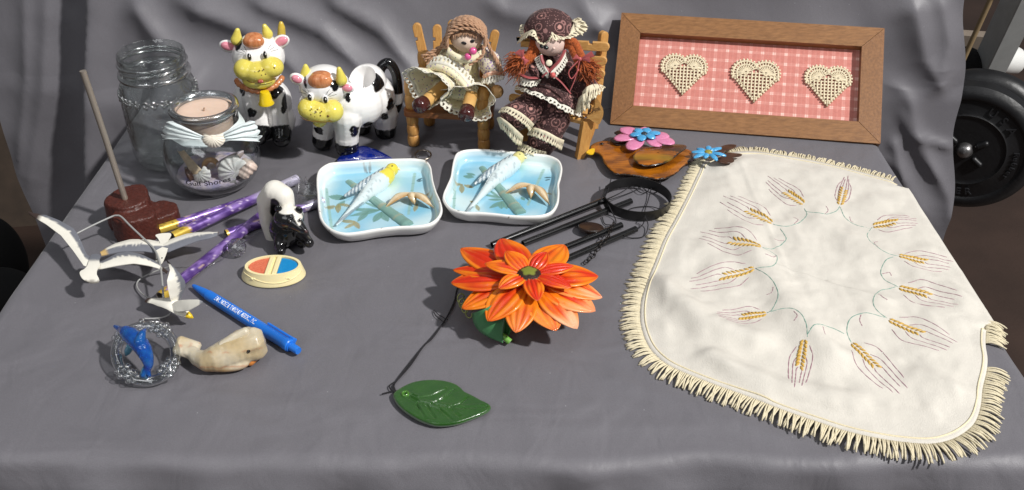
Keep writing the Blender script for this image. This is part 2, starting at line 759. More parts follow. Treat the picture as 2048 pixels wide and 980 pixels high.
# where it meets the table the cloth sweeps forward into the tabletop
fx_ = smooth01((X + .455) / .03) * smooth01((.43 - X) / .03) * (Z > -.03)
near_ = np.exp(-np.maximum(Z, 0) / .022) * fx_
Yd = Yd * (1 - near_) + 1.078 * near_
gd = G().grid(np.stack([X, Yd, Z], 1), NZ, NX)
dr = thing('grey_drape', 'grey satin drape covering the table and hung up behind everything on it', 'drape', (0, .8, -.74))
part('table_cover', gt, satin, dr, smooth=180)
part('back_curtain', gd, satin2, dr, smooth=180)

# ================================================================ mason jar
jb = P(346, 316)
jar = thing('mason_jar', 'tall empty clear glass canning jar with threaded mouth', 'jar', jb)
gl_jar = glass('jar_glass', (.935, .955, .95), 1.8, deep=.12, rough=.03, wave=.004)
outer = [(0, .0015), (.026, .0015), (.031, .0006), (.0355, .004), (.0385, .012), (.0392, .03), (.0394, .06), (.0392, .078), (.0385, .085), (.0365, .0925), (.0345, .0965), (.0338, .099)]
inner = [(.0312, .099), (.0322, .0955), (.0345, .089), (.0362, .081), (.0369, .06), (.0367, .03), (.0358, .012), (.030, .0065), (0, .0065)]
g = G()
g.lathe(outer + [(.0338, .121), (.0335, .1235), (.0322, .1245), (.0312, .1235)] + inner, 64, jb)
# raised scrolls round the shoulder
part('body', g, gl_jar, jar, smooth=60)
g = G()
g.lathe([(.0338, .0985), (.0362, .0995), (.0368, .1015), (.0362, .1035), (.0338, .1045)], 64, jb)
gl_edge = glass('jar_rib_glass', (.95, .97, .965), 9.0, deep=.15, rough=.12)
part('neck_bead', g, gl_edge, jar, smooth=180)
g = G()
for k in range(2):
    pts = []
    for i in range(46):
        w = -2.6 + 5.4 * i / 45 + k * PI * .9
        pts.append(jb + Vector((.0341 * math.cos(w), .0341 * math.sin(w), .1085 + .0085 * i / 45)))
    g.tube(pts, [.0013 * min(1, i / 6, (45 - i) / 6) + .0002 for i in range(46)], 8)
part('screw_thread', g, gl_edge, jar, smooth=180)
g = G()
for i in range(30):
    w = 2 * PI * i / 30
    for q in range(2):
        a = w + rnd.uniform(-.05, .05)
        z0 = .083 - q * .004
        pts = [jb + Vector(((.0386 + .0006 * math.sin(s * 3)) * math.cos(a + s * .14), (.0386 + .0006 * math.sin(s * 3)) * math.sin(a + s * .14), z0 + .0022 * math.sin(s * 6.3 + q))) for s in np.linspace(0, 1, 7)]
        g.tube(pts, .0012, 6)
part('embossed_scroll', g, gl_edge, jar, smooth=180, kind='stuff')

# ================================================================ candle jar with shells
cb = P(436, 366)
cj = thing('candle_jar', 'round clear glass souvenir candle bowl with ribbon bow and scallop shell', 'candle', cb)
gl_bowl = glass('bowl_glass', (.965, .982, .987), 2.0, deep=.0, rough=.02, wave=.0012)
outer = [(0, .003), (.022, .003), (.027, .0012), (.033, .0030), (.0405, .0100), (.0462, .0205), (.0485, .0320), (.0480, .0420), (.0450, .0530), (.0400, .0610), (.0345, .0665), (.0310, .0705), (.0303, .0760), (.0318, .0815), (.0336, .0850), (.0338, .0880), (.0325, .0900), (.0300, .0893)]
inner = [(.0275, .086), (.0270, .0800)]
bowl_in = [(.0283, .0705), (.0330, .0640), (.0385, .0585), (.0430, .0515), (.0458, .0415), (.0463, .0320), (.0440, .0215), (.0385, .0125), (.031, .0085), (0, .0085)]
part('bowl', G().lathe(outer + inner + [(.0275, .074)] + bowl_in, 72, cb), gl_bowl, cj, smooth=60)
part('rim', G().lathe([(.0270, .0800), (.0268, .086), (.0280, .0905), (.0310, .0918), (.0338, .0905), (.0345, .0880), (.0338, .0855), (.0318, .0845), (.0290, .0845)], 72, cb), glass('bowl_rim_glass', (.95, .975, .98), 7.0, deep=.12, rough=.16), cj, smooth=180)
wax = M('candle_wax', c(226, 198, 178), .55, var=.06, vs=90, sss=.4, bump=.0003, bs=150)
g = G()
g.lathe([(0, .0838), (.008, .0839), (.02, .0842), (.0255, .0850), (.0266, .0845), (.0264, .076), (.0255, .064), (.022, .058), (0, .057)], 48, cb)
part('wax_fill', g, wax, cj, smooth=60)
part('wick', G().tube([cb + Vector((0, -.001, .0835)), cb + Vector((.0003, -.001, .0862)), cb + Vector((.001, -.0005, .0872))], .0008, 6), M('wick_tan', c(170, 140, 115), .9), cj)
# the ribbon: a band round the neck and two pleated fans
rib = M('pale_organza', c(226, 236, 236), .6, sheen=.5, var=.05, vs=700, bump=.0002, bs=900, spec=.6)
g = G()
k = 60
V = []
for i in range(k):
    w = 2 * PI * i / k
    for j in range(3):
        z = .0655 + .0045 * j
        r = (.0362, .0335, .0318)[j] + .0008 + .0006 * math.sin(w * 9 + j)
        V.append(cb + Vector((r * math.cos(w), r * math.sin(w), z - .004 * math.cos(w + PI / 2))))
g.grid(V, k, 3, cu=True)
part('ribbon_band', g, rib, cj, smooth=180)
Yk = cb.y - .045
for tips in ([(337, 238), (322, 276)], [(508, 236), (526, 280)]):
    a, b = Q(tips[0][0], tips[0][1], Yk + .012), Q(tips[1][0], tips[1][1], Yk + .012)
    kn = Q(427, 281, Yk + .004)
    V = []
    na, nb = 27, 9
    for i in range(na):
        s = i / (na - 1)
        e = a.lerp(b, s)
        L = .9 + .12 * abs(math.sin(s * 13))
        for j in range(nb):
            t = j / (nb - 1)
            p = kn.lerp(e, t * L)
            tri = abs(((s * 3.2 + .2) % 1) - .5) * 2
            p = p + Vector((0, -.003 + .0038 * tri, .0012 * (tri - .5) + .0012 * noise.noise(Vector((s * 9, t * 5, tips[0][0]))))) * (t ** .6) + Vector((0, -.006 * math.sin(t * PI), .004 * math.sin(t * PI)))
            V.append(p)
    g = G().grid(V, na, nb)
    o = part('bow_fan', g, rib, cj, smooth=50)
    md = o.modifiers.new('s', 'SOLIDIFY')
    md.thickness = .0004


def scallop(g, ce, right, up, out, size, depth, ribs=11, m=0, squash=1.0, n=45, q=9):
    """ribbed fan shell: hinge at the top, fan downwards"""
    right, up, out = Vector(right).normalized(), Vector(up).normalized(), Vector(out).normalized()
    V = []
    for i in range(n):
        s = i / (n - 1)
        a = -1.95 + 3.9 * s
        for j in range(q):
            t = j / (q - 1)
            r = size * t * (1 - .10 * abs(a / 1.95) ** 3)
            x = r * math.sin(a) * squash * (.86 if abs(a) > 1.4 else 1)
            y = -r * math.cos(a) * .92 + size * .45
            rib_ = math.cos(s * ribs * 2 * PI)
            h = depth * (1 - (t - .35) ** 2 * 1.7) * (1 - .5 * abs(a / 1.95) ** 2) + .055 * size * rib_ * t
            if j == q - 1: h -= size * .05
            V.append(Vector(ce) + right * x + up * y + out * h)
    g.grid(V, n, q, m)
    # hinge ears
    g.ell(Vector(ce) + up * size * .47 + out * depth * .35, (size * .34, depth * .3, size * .13), Matrix((right, out, up)).transposed(), 12, 6, m)
    return g


ivory = M('shell_ivory', c(232, 224, 208), .55, var=.12, vs=160, bump=.0002, bs=500)
sh_white = M('shell_white', c(224, 220, 214), .5, var=.12, vs=200, bump=.0002, bs=600)
vdir = (Vector((0, 0, H)) - cb).normalized()
ux = Vector((1, 0, 0))
uz = Vector((0, .35, .94))
uo = Vector((0, -.94, .35))
part('scallop_shell', scallop(G(), Q(428, 284, Yk - .002), ux, uz, uo, R(25, 284, Yk), .005, 13, squash=1.0), ivory, cj, smooth=180)
# lettering on the glass
V, fs = text_geo('Gulf Shores', .0090, 0.0, .0001)
ang0 = -PI / 2 + .12
pts = []
for p in V:
    w = ang0 + p[0] / .045
    z = .0275 + p[1] * .92 + .045 * p[0]
    r = np.interp(z, [.0100, .0205, .0320, .042], [.0405, .0462, .0485, .048]) + .0006
    pts.append(cb + Vector((r * math.cos(w), r * math.sin(w), z)))
g = G().add(pts, fs)
part('lettering', g, M('print_dark', c(45, 40, 45), .6), cj, smooth=0)


def inb(x, y, z): return cb + Vector((x, y, z))


# sand and shells inside
Vs, fs = blob([('e', inb(0, 0, .0145), (.0395, .0395, .0085)), ('e', inb(.012, .004, .017), (.026, .026, .010)), ('e', inb(-.016, .010, .016), (.02, .02, .009))], .0012, 4)
Vs[:, 2] += nzarr(Vs, 300) * .0012
solo('sand', G().add(Vs, fs), M('sand_mauve', c(224, 206, 194), .9, rgb2=c(160, 152, 192), vs=70, bump=.0006, bs=900), kind='stuff', smooth=180)
SHG = 'sea shells inside the glass candle bowl'


def shellobj(nm, g, mat, label):
    solo(nm, g, mat, label, 'shell', SHG, smooth=180)


shellobj('scallop_shell', scallop(G(), Q(456, 338, cb.y - .026), (.45, .1, .88), (.86, .1, -.48), (0, -.92, .4), .0195, .006, 9), sh_white, 'large white ribbed scallop behind the last letters on the candle bowl')
shellobj('scallop_shell', scallop(G(), Q(408, 356, cb.y - .030), (.75, -.1, .6), (-.5, .2, .8), (-.1, -.9, .4), .0125, .0045, 9), sh_white, 'small white scallop behind the first letters on the candle bowl')


def cone_shell(a, b, r0, r1, turns=4):
    a, b = Vector(a), Vector(b)
    n = 26
    pts = [a.lerp(b, i / (n - 1)) for i in range(n)]
    rs = [(r0 * (1 - (i / (n - 1))) + r1 * (i / (n - 1))) * (math.sin(min(1, i / 5) * PI / 2)) * (1 + .07 * math.sin(i / n * turns * 2 * PI)) + .0006 for i in range(n)]
    return G().tube(pts, rs, 16)


shellobj('cone_shell', cone_shell(Q(504, 320, cb.y - .012), Q(482, 354, cb.y - .022), .0095, .0055), M('shell_pink', c(222, 200, 186), .45, var=.15, vs=150), 'plump pinkish cone shell lying against the wall of the candle bowl')
shellobj('snail_shell', cone_shell(Q(372, 352, cb.y - .022), Q(402, 340, cb.y - .016), .0095, .006, 3), M('shell_brown', c(88, 66, 56), .35, var=.5, vs=140), 'dark brown snail shell at the bottom of the candle bowl')
g = G()
ringp = [Q(424, 338, cb.y - .020) + Vector((.0080 * math.cos(w), .001 * math.sin(w), .010 * math.sin(w))) for w in np.linspace(-.5, 4.2, 24)]
g.tube(ringp, [.0015 + .0014 * math.sin(i / 23 * PI) for i in range(24)], 10)
shellobj('curled_shell', g, M('shell_tan', c(196, 150, 98), .4, var=.3, vs=160), 'tan curled piece of shell between the two white scallops in the bowl')
g = G()
V = []
for i in range(12):
    for j in range(6):
        s, t = i / 11, j / 5
        p = inb(-.026, -.022, .050).lerp(inb(-.012, -.026, .022), s)
        wd = .0035 + .004 * s
        V.append(p + Vector((wd * (t - .2) * 2, -.003 * math.sin(t * PI), .001)))
g.grid(V, 12, 6)
shellobj('shell_shard', g, M('shell_shard', c(214, 190, 158), .4, var=.25, vs=200), 'long thin tan shard of shell standing upright in the bowl')
g = G()
pts = spline([inb(.010, -.022, .034), inb(.022, -.016, .036), inb(.036, -.010, .043)], 16)
V = []
for i, p in enumerate(pts):
    for j in range(7):
        a = -1.2 + 2.4 * j / 6
        rr = .0075 * math.sin(PI * (.12 + .80 * i / 15))
        V.append(p + Vector((0, -rr * math.cos(a), rr * math.sin(a))))
g.grid(V, 16, 7)
shellobj('mussel_shell', g, M('shell_mussel', c(196, 178, 164), .4, rgb2=c(110, 100, 130), vs=120), 'long open mussel shell at the top of the heap in the bowl')

# ================================================================ brown stone block with a steel rod
wb = P(262, 440)
st = thing('rod_stand', 'rough reddish brown lobed block with a steel rod standing in it', 'display base', wb)


def lobe(x, y, zt, rx, ry):
    ce = P(x, y, zt)
    z0 = 0.0
    g0 = G()
    k = 30
    prof = [(.0, z0), (.96, z0), (1.0, .003), (.99, zt * .5), (.97, zt - .002), (.93, zt), (0, zt)]
    V = []
    for i in range(k):
        w = 2 * PI * i / k
        wob = 1 + .06 * math.sin(3 * w + x) + .04 * math.sin(5 * w + y)
        for (r, z) in prof:
            V.append((ce.x + R(rx, y, ce.y) * r * wob * math.cos(w), ce.y + ry * r * wob * math.sin(w), z))
    g0.grid(V, k, len(prof), cu=True)
    return ('g', g0.all(), g0.f)


Vs, fs = blob([lobe(255, 392, .031, 43, .0235), lobe(266, 424, .026, 43, .019), lobe(322, 418, .0145, 33, .018), lobe(292, 418, .016, 26, .016)], .0011, 2)
n1 = nzarr(Vs, 120)
n2 = nzarr(Vs, 420, 4)
Vs[:, 2] += np.where(Vs[:, 2] > .008, n1 * .0008 + n2 * .0006, 0)
Vs[:, 0] += n2 * .0006
part('block', G().add(Vs, fs), M('brown_stone', c(80, 38, 30), .42, var=.35, vs=420, bump=.0005, bs=700, rvar=.18), st, smooth=60)
rb = P(252, 399, .030)
rt = Q(166, 143, rb.y + .004)
g = G()
g.tube([rb - Vector((0, 0, .012)), rb.lerp(rt, .5), rt], R(6.2, 270, rb.y), 18)
g.tube([rt - Vector((0, 0, .0005)), rt + (rt - rb).normalized() * .0006], [R(6.6, 143, rb.y)] * 2, 18)
part('rod', g, M('rod_steel', c(168, 158, 146), .32, .55, bump=.0001, bs=300), st, smooth=50)

# ================================================================ gull mobile
gm = thing('gull_mobile', 'three white tin seagulls joined by bent grey wire', 'mobile', P(250, 540))


def px(pts, z=0.0):
    return [P(p[0], p[1], p[2] if len(p) > 2 else z) for p in pts]


WHITE = np.array(c(236, 232, 220))
GREY = np.array(c(116, 118, 126))
DARK = np.array(c(62, 50, 46))


def wing(g, A, B, zf, n=40, q=9, grey=(.0, .4), tipdark=.10, th=.0007, tip=DARK, seed=0):
    """sheet between two edges; colours: white with a ragged grey band along edge A"""
    A = resample(A, n)
    B = resample(B, n)
    V, Cc = [], []
    for i in range(n):
        s = i / (n - 1)
        for j in range(q):
            t = j / (q - 1)
            p = Vector(A[i] * (1 - t) + B[i] * t)
            p.z += zf(s, t)
            V.append(p)
            rag = .12 * noise.noise(Vector((s * 40 + seed, t * 2, seed))) + .05 * noise.noise(Vector((s * 90, t, seed)))
            k = smooth01((grey[1] - t + rag) / .10 + .5) * smooth01((t - grey[0] + rag) / .10 + .5)
            col = WHITE * (1 - k) + GREY * k
            if tipdark:
                d = smooth01((s - (1 - tipdark) + .05 * rag) / .04)
                col = col * (1 - d) + np.array(tip) * d
            Cc.append(col)
    low = [p - Vector((0, 0, th)) for p in V]
    g.grid(V, n, q, 0, np.array(Cc))
    g.grid(low, n, q, 0, np.array(Cc) * 1.0)
    rim = [i * q for i in range(n)] + [(n - 1) * q + j for j in range(1, q)] + [i * q + q - 1 for i in range(n - 2, -1, -1)] + [j for j in range(q - 2, 0, -1)]
    VV = [V[i] for i in rim] + [low[i] for i in rim]
    CC = np.array([Cc[i] for i in rim] * 2)
    k = len(rim)
    g.add(VV, [(i, (i + 1) % k, k + (i + 1) % k, k + i) for i in range(k)], 0, CC)


tin = M('painted_tin', attr=True, rough=.38, bump=.0001, bs=300, var=.05, vs=120)
# first gull
g = G()
wing(g, px([(192, 520), (174, 511), (160, 480), (150, 466), (122, 453), (96, 445), (63, 442)], .022), px([(190, 538), (168, 533), (148, 507), (125, 481), (96, 462), (75, 452), (63, 445)], .022), lambda s, t: .010 * s + .0012 * math.sin(t * PI), grey=(-1, .42), tipdark=.15, seed=1)
part('wing', g, tin, gm, smooth=60)
g = G()
wing(g, px([(186, 522), (204, 525), (236, 512), (258, 510), (282, 515), (312, 527), (337, 543)], .022), px([(186, 538), (204, 540), (236, 537), (269, 534), (300, 537), (318, 540), (334, 547)], .022), lambda s, t: .004 * math.sin(s * PI) + .0010 * math.sin(t * PI), grey=(-1, .40), tipdark=.12, seed=5)
part('wing', g, tin, gm, smooth=60)
g = G()
g1 = px([(181, 512), (184, 507), (196, 507), (201, 513), (199, 522), (200, 533), (195, 541), (194, 550), (198, 558), (196, 563), (186, 565), (176, 564), (165, 558), (160, 549), (162, 544), (170, 540), (176, 532), (178, 522)], .0245)
V, n = polar(spline(g1, 60, True), 8)
V[:, 2] += .0015 * (1 - (np.linalg.norm(V - V[0], axis=1) / .02) ** 2)
ce = P(190, 514, .024)
bl = P(178, 565, .024)


def gullcol(V):
    k = smooth01((P(190, 526, .0245).y - V[:, 1]) * -200)[:, None]
    col = WHITE * (1 - k) + GREY * k
    dk = smooth01((P(178, 561, .0245).y - V[:, 1]) * 900 + .3)[:, None] * .8
    return col * (1 - dk) + DARK * dk


G_ = G()
G_.grid(V, 9, n, cv=True)
low = V.copy(); low[:, 2] -= .0008
G_.grid(low, 9, n, cv=True)
part('body', G_, tin, gm, smooth=60, colfn=gullcol)
# second gull
g = G()
wing(g, px([(330, 486), (300, 483), (262, 484), (230, 491), (212, 498), (200, 505)], .020)[::1], px([(330, 502), (310, 508), (288, 507), (262, 508), (242, 508), (203, 511)], .020), lambda s, t: .003 * math.sin(s * PI) + .002 * math.sin(t * PI), grey=(.58, 2), tipdark=.12, tip=c(190, 160, 105), seed=7)
part('wing', g, tin, gm, smooth=60)
g = G()
wing(g, px([(322, 488), (336, 482), (353, 477), (374, 472), (396, 471), (420, 472), (440, 476)], .020), px([(322, 504), (337, 505), (353, 500), (375, 494), (399, 488), (420, 486), (439, 481)], .020), lambda s, t: .006 * s + .002 * math.sin(t * PI), grey=(.56, 2), tipdark=.03, seed=9)
part('wing', g, tin, gm, smooth=60)
g = G()
g1 = px([(311, 471), (316, 468), (330, 466), (342, 467), (340, 474), (336, 481), (338, 490), (334, 502), (329, 515), (324, 525), (318, 528), (312, 525), (312, 514), (310, 504), (308, 494), (314, 487), (317, 479)], .022)
V, n = polar(spline(g1, 60, True), 8)
low = V.copy(); low[:, 2] -= .0008
g.grid(V, 9, n, cv=True, col=WHITE).grid(low, 9, n, cv=True, col=WHITE)
for q in ((313, 519), (324, 516)):
    g.ell(P(q[0], q[1], .0222), .0007, None, 8, 6, 0, (.02, .02, .02))
part('body', g, tin, gm, smooth=60)
# third gull, banking
bA = spline([P(294, 600, .012), P(318, 603, .014), P(342, 608, .016), P(362, 620, .014), P(378, 632, .012)], 20)
g = G()
V, Cc = [], []
prof = [.0035, .0042, .0042, .0045, .0052, .006, .0068, .0072, .0076, .008, .008, .008, .0078, .0076, .0074, .0070, .0062, .005, .0036, .0018]
for i, p in enumerate(bA):
    for q in range(12):
        w = 2 * PI * q / 12
        V.append(p + Vector((.35 * prof[i] * math.cos(w), .8 * prof[i] * math.cos(w), .35 * prof[i] * math.sin(w))))
        Cc.append(DARK if i < 2 else WHITE)
g.grid(V, 20, 12, 0, np.array(Cc), cv=True)
g.ell(P(366, 618, .0178), .0007, None, 8, 6, 0, (.02, .02, .02))
part('body', g, tin, gm, smooth=60)
g = G()
g.tube([P(374, 629, .0125), P(381, 633, .011), P(386, 636, .009)], [.0032, .0022, .0006], 10)
part('beak', g, M('beak_yellow', c(232, 196, 40), .4), gm)
g = G()
wing(g, [P(*p) for p in [(344, 606, .016), (340, 596, .024), (336, 578, .033), (334, 562, .040), (340, 540, .046), (337, 528, .049), (331, 518, .052)]], [P(*p) for p in [(360, 602, .016), (364, 590, .022), (371, 572, .031), (370, 562, .036), (362, 550, .042), (352, 538, .047), (334, 520, .052)]], lambda s, t: 0, grey=(.66, 2), tipdark=.13, seed=3)
part('wing', g, tin, gm, smooth=60)
g = G()
wing(g, [P(*p) for p in [(340, 612, .0165), (350, 603, .022), (362, 600, .026), (380, 599, .030), (396, 599, .033), (405, 602, .034)]], [P(*p) for p in [(346, 620, .0165), (354, 623, .018), (366, 622, .021), (378, 620, .025), (392, 612, .030), (405, 604, .034)]], lambda s, t: 0, grey=(2, 3), tipdark=.1, tip=c(150, 152, 160), seed=13)
part('wing', g, tin, gm, smooth=60)
wire = M('wire_grey', c(176, 176, 174), .35, .3)
g = G()
g.tube(spline([P(150, 469, .024), P(185, 451, .027), P(222, 434, .030), (P(233, 431, .031)), P(243, 434, .031), P(262, 453, .029), P(296, 485, .025), P(310, 501, .024), P(318, 520, .024), P(323, 548, .023), P(327, 596, .020)], 60), .0009, 8)
g.tube(spline([P(327, 601, .015), P(305, 598, .006), P(287, 590, .003), P(274, 573, .003), P(279, 559, .004), P(305, 545, .006), P(333, 535, .010), P(345, 533, .012)], 40), .0007, 8)
g.tube(spline([P(343, 623, .012), P(337, 630, .006), P(324, 635, .0025), P(305, 637, .0015), P(288, 637, .0015)], 24), .0007, 8)
part('wire', g, wire, gm, smooth=180)

# ================================================================ purple wind chime
pc = thing('wind_chime', 'purple and gold tube wind chime with clear ring, crystal ball and blue glass piece', 'wind chime', P(480, 470))
PUR = [np.array(c(*q)) for q in ((88, 60, 130), (150, 120, 190), (190, 185, 205), (62, 44, 105), (70, 35, 75))]
GOLD = np.array(c(205, 172, 70))


def chime_tube(x0, y0, x1, y1, z0, z1, r, gold, silver, seed, hollow=True):
    a, b = P(x0, y0, z0), P(x1, y1, z1)
    n, q = 70, 20
    d = (b - a).normalized()
    u = d.orthogonal().normalized()
    w_ = d.cross(u)
    V, Cc = [], []
    for i in range(n):
        s = i / (n - 1)
        for j in range(q):
            w = 2 * PI * j / q
            p = a.lerp(b, s) + (u * math.cos(w) + w_ * math.sin(w)) * r
            V.append(p)
            sw = noise.noise(Vector((s * 9 + seed * 3, math.cos(w) * 1.2, math.sin(w) * 1.2))) + .5 * noise.noise(Vector((s * 30, math.cos(w) * 3, math.sin(w) * 3 + seed)))
            col = PUR[0] * (1 - smooth01(sw * 1.6 + .45)) + PUR[1] * smooth01(sw * 1.6 + .45)
            st_ = noise.noise(Vector((s * 120 + seed, math.cos(w) * 9, math.sin(w) * 9)))
            if st_ > .50: col = np.array(c(225, 205, 235))
            band = noise.noise(Vector((s * 6 + seed * 7, math.cos(w) * .8, math.sin(w) * .8)))
            if .30 < band < .40: col = np.array(c(205, 175, 165))
            edge = s + .02 * sw
            if edge < gold:
                col = GOLD * (.35 if sw > .35 else 1.0)
            if edge > 1 - silver:
                k = smooth01((edge - 1 + silver) / .15)
                col = col * (1 - k) + PUR[2] * k
            Cc.append(col)
    g = G()
    g.grid(V, n, q, 0, np.array(Cc), cv=True)
    for e, t in ((a, 0), (b, 1)):
        pts = []
        for rr, off in ((r, 0), (r * .82, 0), (r * .82, .02)):
            for j in range(q):
                w = 2 * PI * j / q
                pts.append(e + (d if t == 0 else -d) * off + (u * math.cos(w) + w_ * math.sin(w)) * rr)
        g.grid(pts, 3, q, 0, np.tile(np.array(c(150, 140, 130)), (3 * q, 1)), cv=True)
    return g


foil = M('foil_wrap', attr=True, rough=.34, metal=.35, bump=.0001, bs=200)
for k, a in enumerate([(318, 459, 500, 400, .0044, .0044, .0046, .20, .0), (345, 474, 594, 358, .0130, .0090, .0050, .11, .42), (452, 469, 646, 402, .0048, .0048, .0050, .02, .28), (321, 594, 545, 414, .0050, .0050, .0050, .05, .0)]):
    part('tube', chime_tube(*a, seed=k + 1), foil, pc, smooth=50)
acr = glass('clear_acrylic', (.96, .965, .97), 2.2, rough=.08)
g = G()
ce = P(602, 385, .014)
tilt = Euler((-.10, .25, 0)).to_matrix()
ro, ri = .0172, .0160
g.lathe([(ro, -.004), (ro, .005), (ri, .005), (ri, -.004), (ro, -.004)], 48, ce, tilt)
g.lathe([(ro, -.0045), (ro, -.0035), (.004, -.0035), (.004, -.0045), (ro, -.0045)], 48, ce, tilt)
part('ring', g, acr, pc, smooth=40)
g = G()
b = bmesh.new()
bmesh.ops.create_icosphere(b, subdivisions=2, radius=.0092)
b.verts.index_update()
g.bm(b, Matrix.Translation(P(473, 495, .0093)))
part('crystal_ball', g, glass('crystal', (.97, .98, .985), 2.6, deep=.3, rough=.01, ior=1.5), pc, smooth=0)
nyl = glass('nylon', (.85, .85, .86), 3.0, rough=.2)


def nylon(pts, r=.00035, n=26):
    part('string', G().tube(spline(pts, n), r, 5), nyl, pc, smooth=180)


nylon([P(412, 535, .002), P(440, 520, .004), P(473, 495, .018), P(498, 478, .004), P(535, 452, .002)])
nylon([P(345, 535, .001), P(385, 533, .001), P(415, 524, .002), P(450, 503, .006)])
for s in (-1, 0, 1):
    nylon([ce + Vector((s * .012, -.010, .005)), ce + Vector((s * .006, .004, .016)), ce + Vector((.004, .012, .002)), P(650, 350, .002)], .0003)
nylon([P(735, 306, .006), P(760, 312, .008), P(790, 318, .004), P(835, 313, .003)], .0004)
g = G()
out = spline(px([(676, 326), (692, 311), (722, 299), (748, 304), (776, 318), (782, 326), (730, 330), (684, 332)]), 50, True)
V, n = polar(out, 8)
rr = np.tile(np.linspace(0, 1, 9)[:, None], (1, n)).ravel()
V[:, 2] += .0075 - .003 * rr ** 3
low = V.copy()
low[:, 2] = .003
g.grid(V, 9, n, cv=True).grid(low, 9, n, cv=True)
g.add(np.vstack([V[-n:], low[-n:]]), [(i, (i + 1) % n, n + (i + 1) % n, n + i) for i in range(n)])
part('glass_piece', g, M('cobalt_glass', c(10, 40, 150), .08, coat=1, trans=.35), pc, smooth=40)
g = G()
rc = P(846, 310, .003)
g.tube([rc + Vector((.0088 * math.cos(w), .0088 * math.sin(w), .001 * math.sin(w))) for w in np.linspace(0, 2 * PI, 33)[:-1]], .0010, 8, closed=True)
part('hanging_ring', g, M('ring_metal', c(160, 150, 140), .3, 1.0), pc, smooth=180)
g = G()
for k in range(3):
    g.tube([rc + Vector((-.006 + .0015 * math.cos(w) + .001 * k, -.006 + .0015 * math.sin(w), .001 + .001 * k)) for w in np.linspace(0, 6.28, 10)], .0004, 5)
part('string_knot', g, MATS['nylon'], pc)

# ================================================================ skunk ornament (a plain one)
kb = P(585, 490)
sk = thing('skunk_figurine', 'small glossy black and white skunk ornament sitting behind the cream tray', 'figurine', kb)
Y0 = kb.y
prims = [('e', Q(572, 456, Y0 + .002), (R(33, 456, Y0), .018, R(38, 456, Y0))),
         ('e', Q(578, 435, Y0 - .010), (R(30, 435, Y0), .013, R(24, 435, Y0))),
         ('c', [Q(590, 446, Y0 - .018), Q(604, 458, Y0 - .024), Q(610, 462, Y0 - .026)], [.0075, .0045, .0028]),
         ('c', [Q(566, 462, Y0 - .008), Q(560, 485, Y0 - .014), Q(560, 496, Y0 - .018)], [.007, .006, .005]),
         ('c', [Q(600, 465, Y0 - .004), Q(612, 480, Y0 - .012), Q(618, 486, Y0 - .018)], [.007, .0055, .0048]),
         ('c', [Q(560, 496, Y0 - .017), Q(562, 502, Y0 - .023)], [.006, .0045]),
         ('c', [Q(600, 470, Y0 + .004), Q(604, 484, Y0 - .002)], [.009, .006])]
Vs, fs = blob(prims, .0009, 4)
BLK = np.array(c(24, 23, 25))
WH = np.array(c(232, 228, 218))


def skcol(V):
    a = Q(560, 412, Y0 - .012); b_ = Q(598, 450, Y0 - .026)
    col = np.tile(BLK, (len(V), 1))
    d, al = segd(V[:, 0], V[:, 2], [(a.x, a.z), (Q(585, 428, Y0 - .022).x, Q(585, 428, Y0 - .022).z), (b_.x, b_.z)])
    k = smooth01((.0055 * (1 - .75 * al) - d) / .0006)[:, None] * (V[:, 1:2] < Y0 - .002)
    return col * (1 - k) + WH * k


part('body', G().add(Vs, fs), M('glazed_skunk', attr=True, rough=.16, coat=.4), sk, smooth=180, colfn=skcol)
prims = [('c', [Q(570, 480, Y0 + .014), Q(546, 474, Y0 + .014), Q(537, 440, Y0 + .014), Q(535, 402, Y0 + .012), Q(550, 384, Y0 + .008), Q(566, 392, Y0 + .003), Q(573, 408, Y0 + .001)], [.006, .0075, .0088, .0105, .0115, .0105, .008])]
Vs, fs = blob(prims, .0009, 25)


def tailcol(V):
    col = np.tile(WH * .97, (len(V), 1))
    d, al = segd(V[:, 0], V[:, 2], [(Q(552, 400, Y0).x, Q(552, 400, Y0).z), (Q(548, 430, Y0).x, Q(548, 430, Y0).z), (Q(560, 460, Y0).x, Q(560, 460, Y0).z)])
    k = (smooth01((.005 - d) / .001) * (V[:, 1] < Y0 + .012))[:, None]
    return col * (1 - k) + BLK * k


part('tail', G().add(Vs, fs), M('glazed_tail', attr=True, rough=.42, bump=.0002, bs=300), sk, smooth=180, colfn=tailcol)
for (x, y) in ((557, 418), (598, 420)):
    g = G().ell(Q(x, y, Y0 - .012), (.0035, .0022, .004))
    part('ear', g, M('gloss_black', c(18, 18, 19), .15, coat=.3), sk, smooth=180)
for (x, y, dy) in ((580, 443, .0225), (600, 440, .0225)):
    g = G().ell(Q(x, y, Y0 - dy), .0016, None, 12, 8)
    g.ell(Q(x + 1, y - 1, Y0 - dy - .0015), .0005, None, 8, 6, 1)
    part('eye', g, [M('eye_black', c(40, 30, 24), .05, coat=1), M('eye_white', c(240, 240, 240), .1)], sk, smooth=180)
part('nose', G().ell(Q(612, 463, Y0 - .028), .0017, None, 10, 8), M('nose_pink', c(70, 45, 45), .3), sk, smooth=180)

# ================================================================ two-part oval tray
tb = P(549, 552)
tr = thing('oval_tray', 'small cream plastic oval stand with one red well and one blue well', 'tray', tb)
cream = M('cream_plastic', c(236, 222, 172), .35, sss=.15)
zt = .0115
tc_ = P(546, 530, zt)
ax, ay = R(56, 530, tc_.y), .0162
bx, by = R(64, 545, tb.y), .0200
n = 72


def ov(a_, b_, z, cx, cy):
    return [Vector((cx + a_ * math.cos(w), cy + b_ * math.sin(w) * (1 + .0), z)) for w in np.linspace(0, 2 * PI, n + 1)[:-1]]


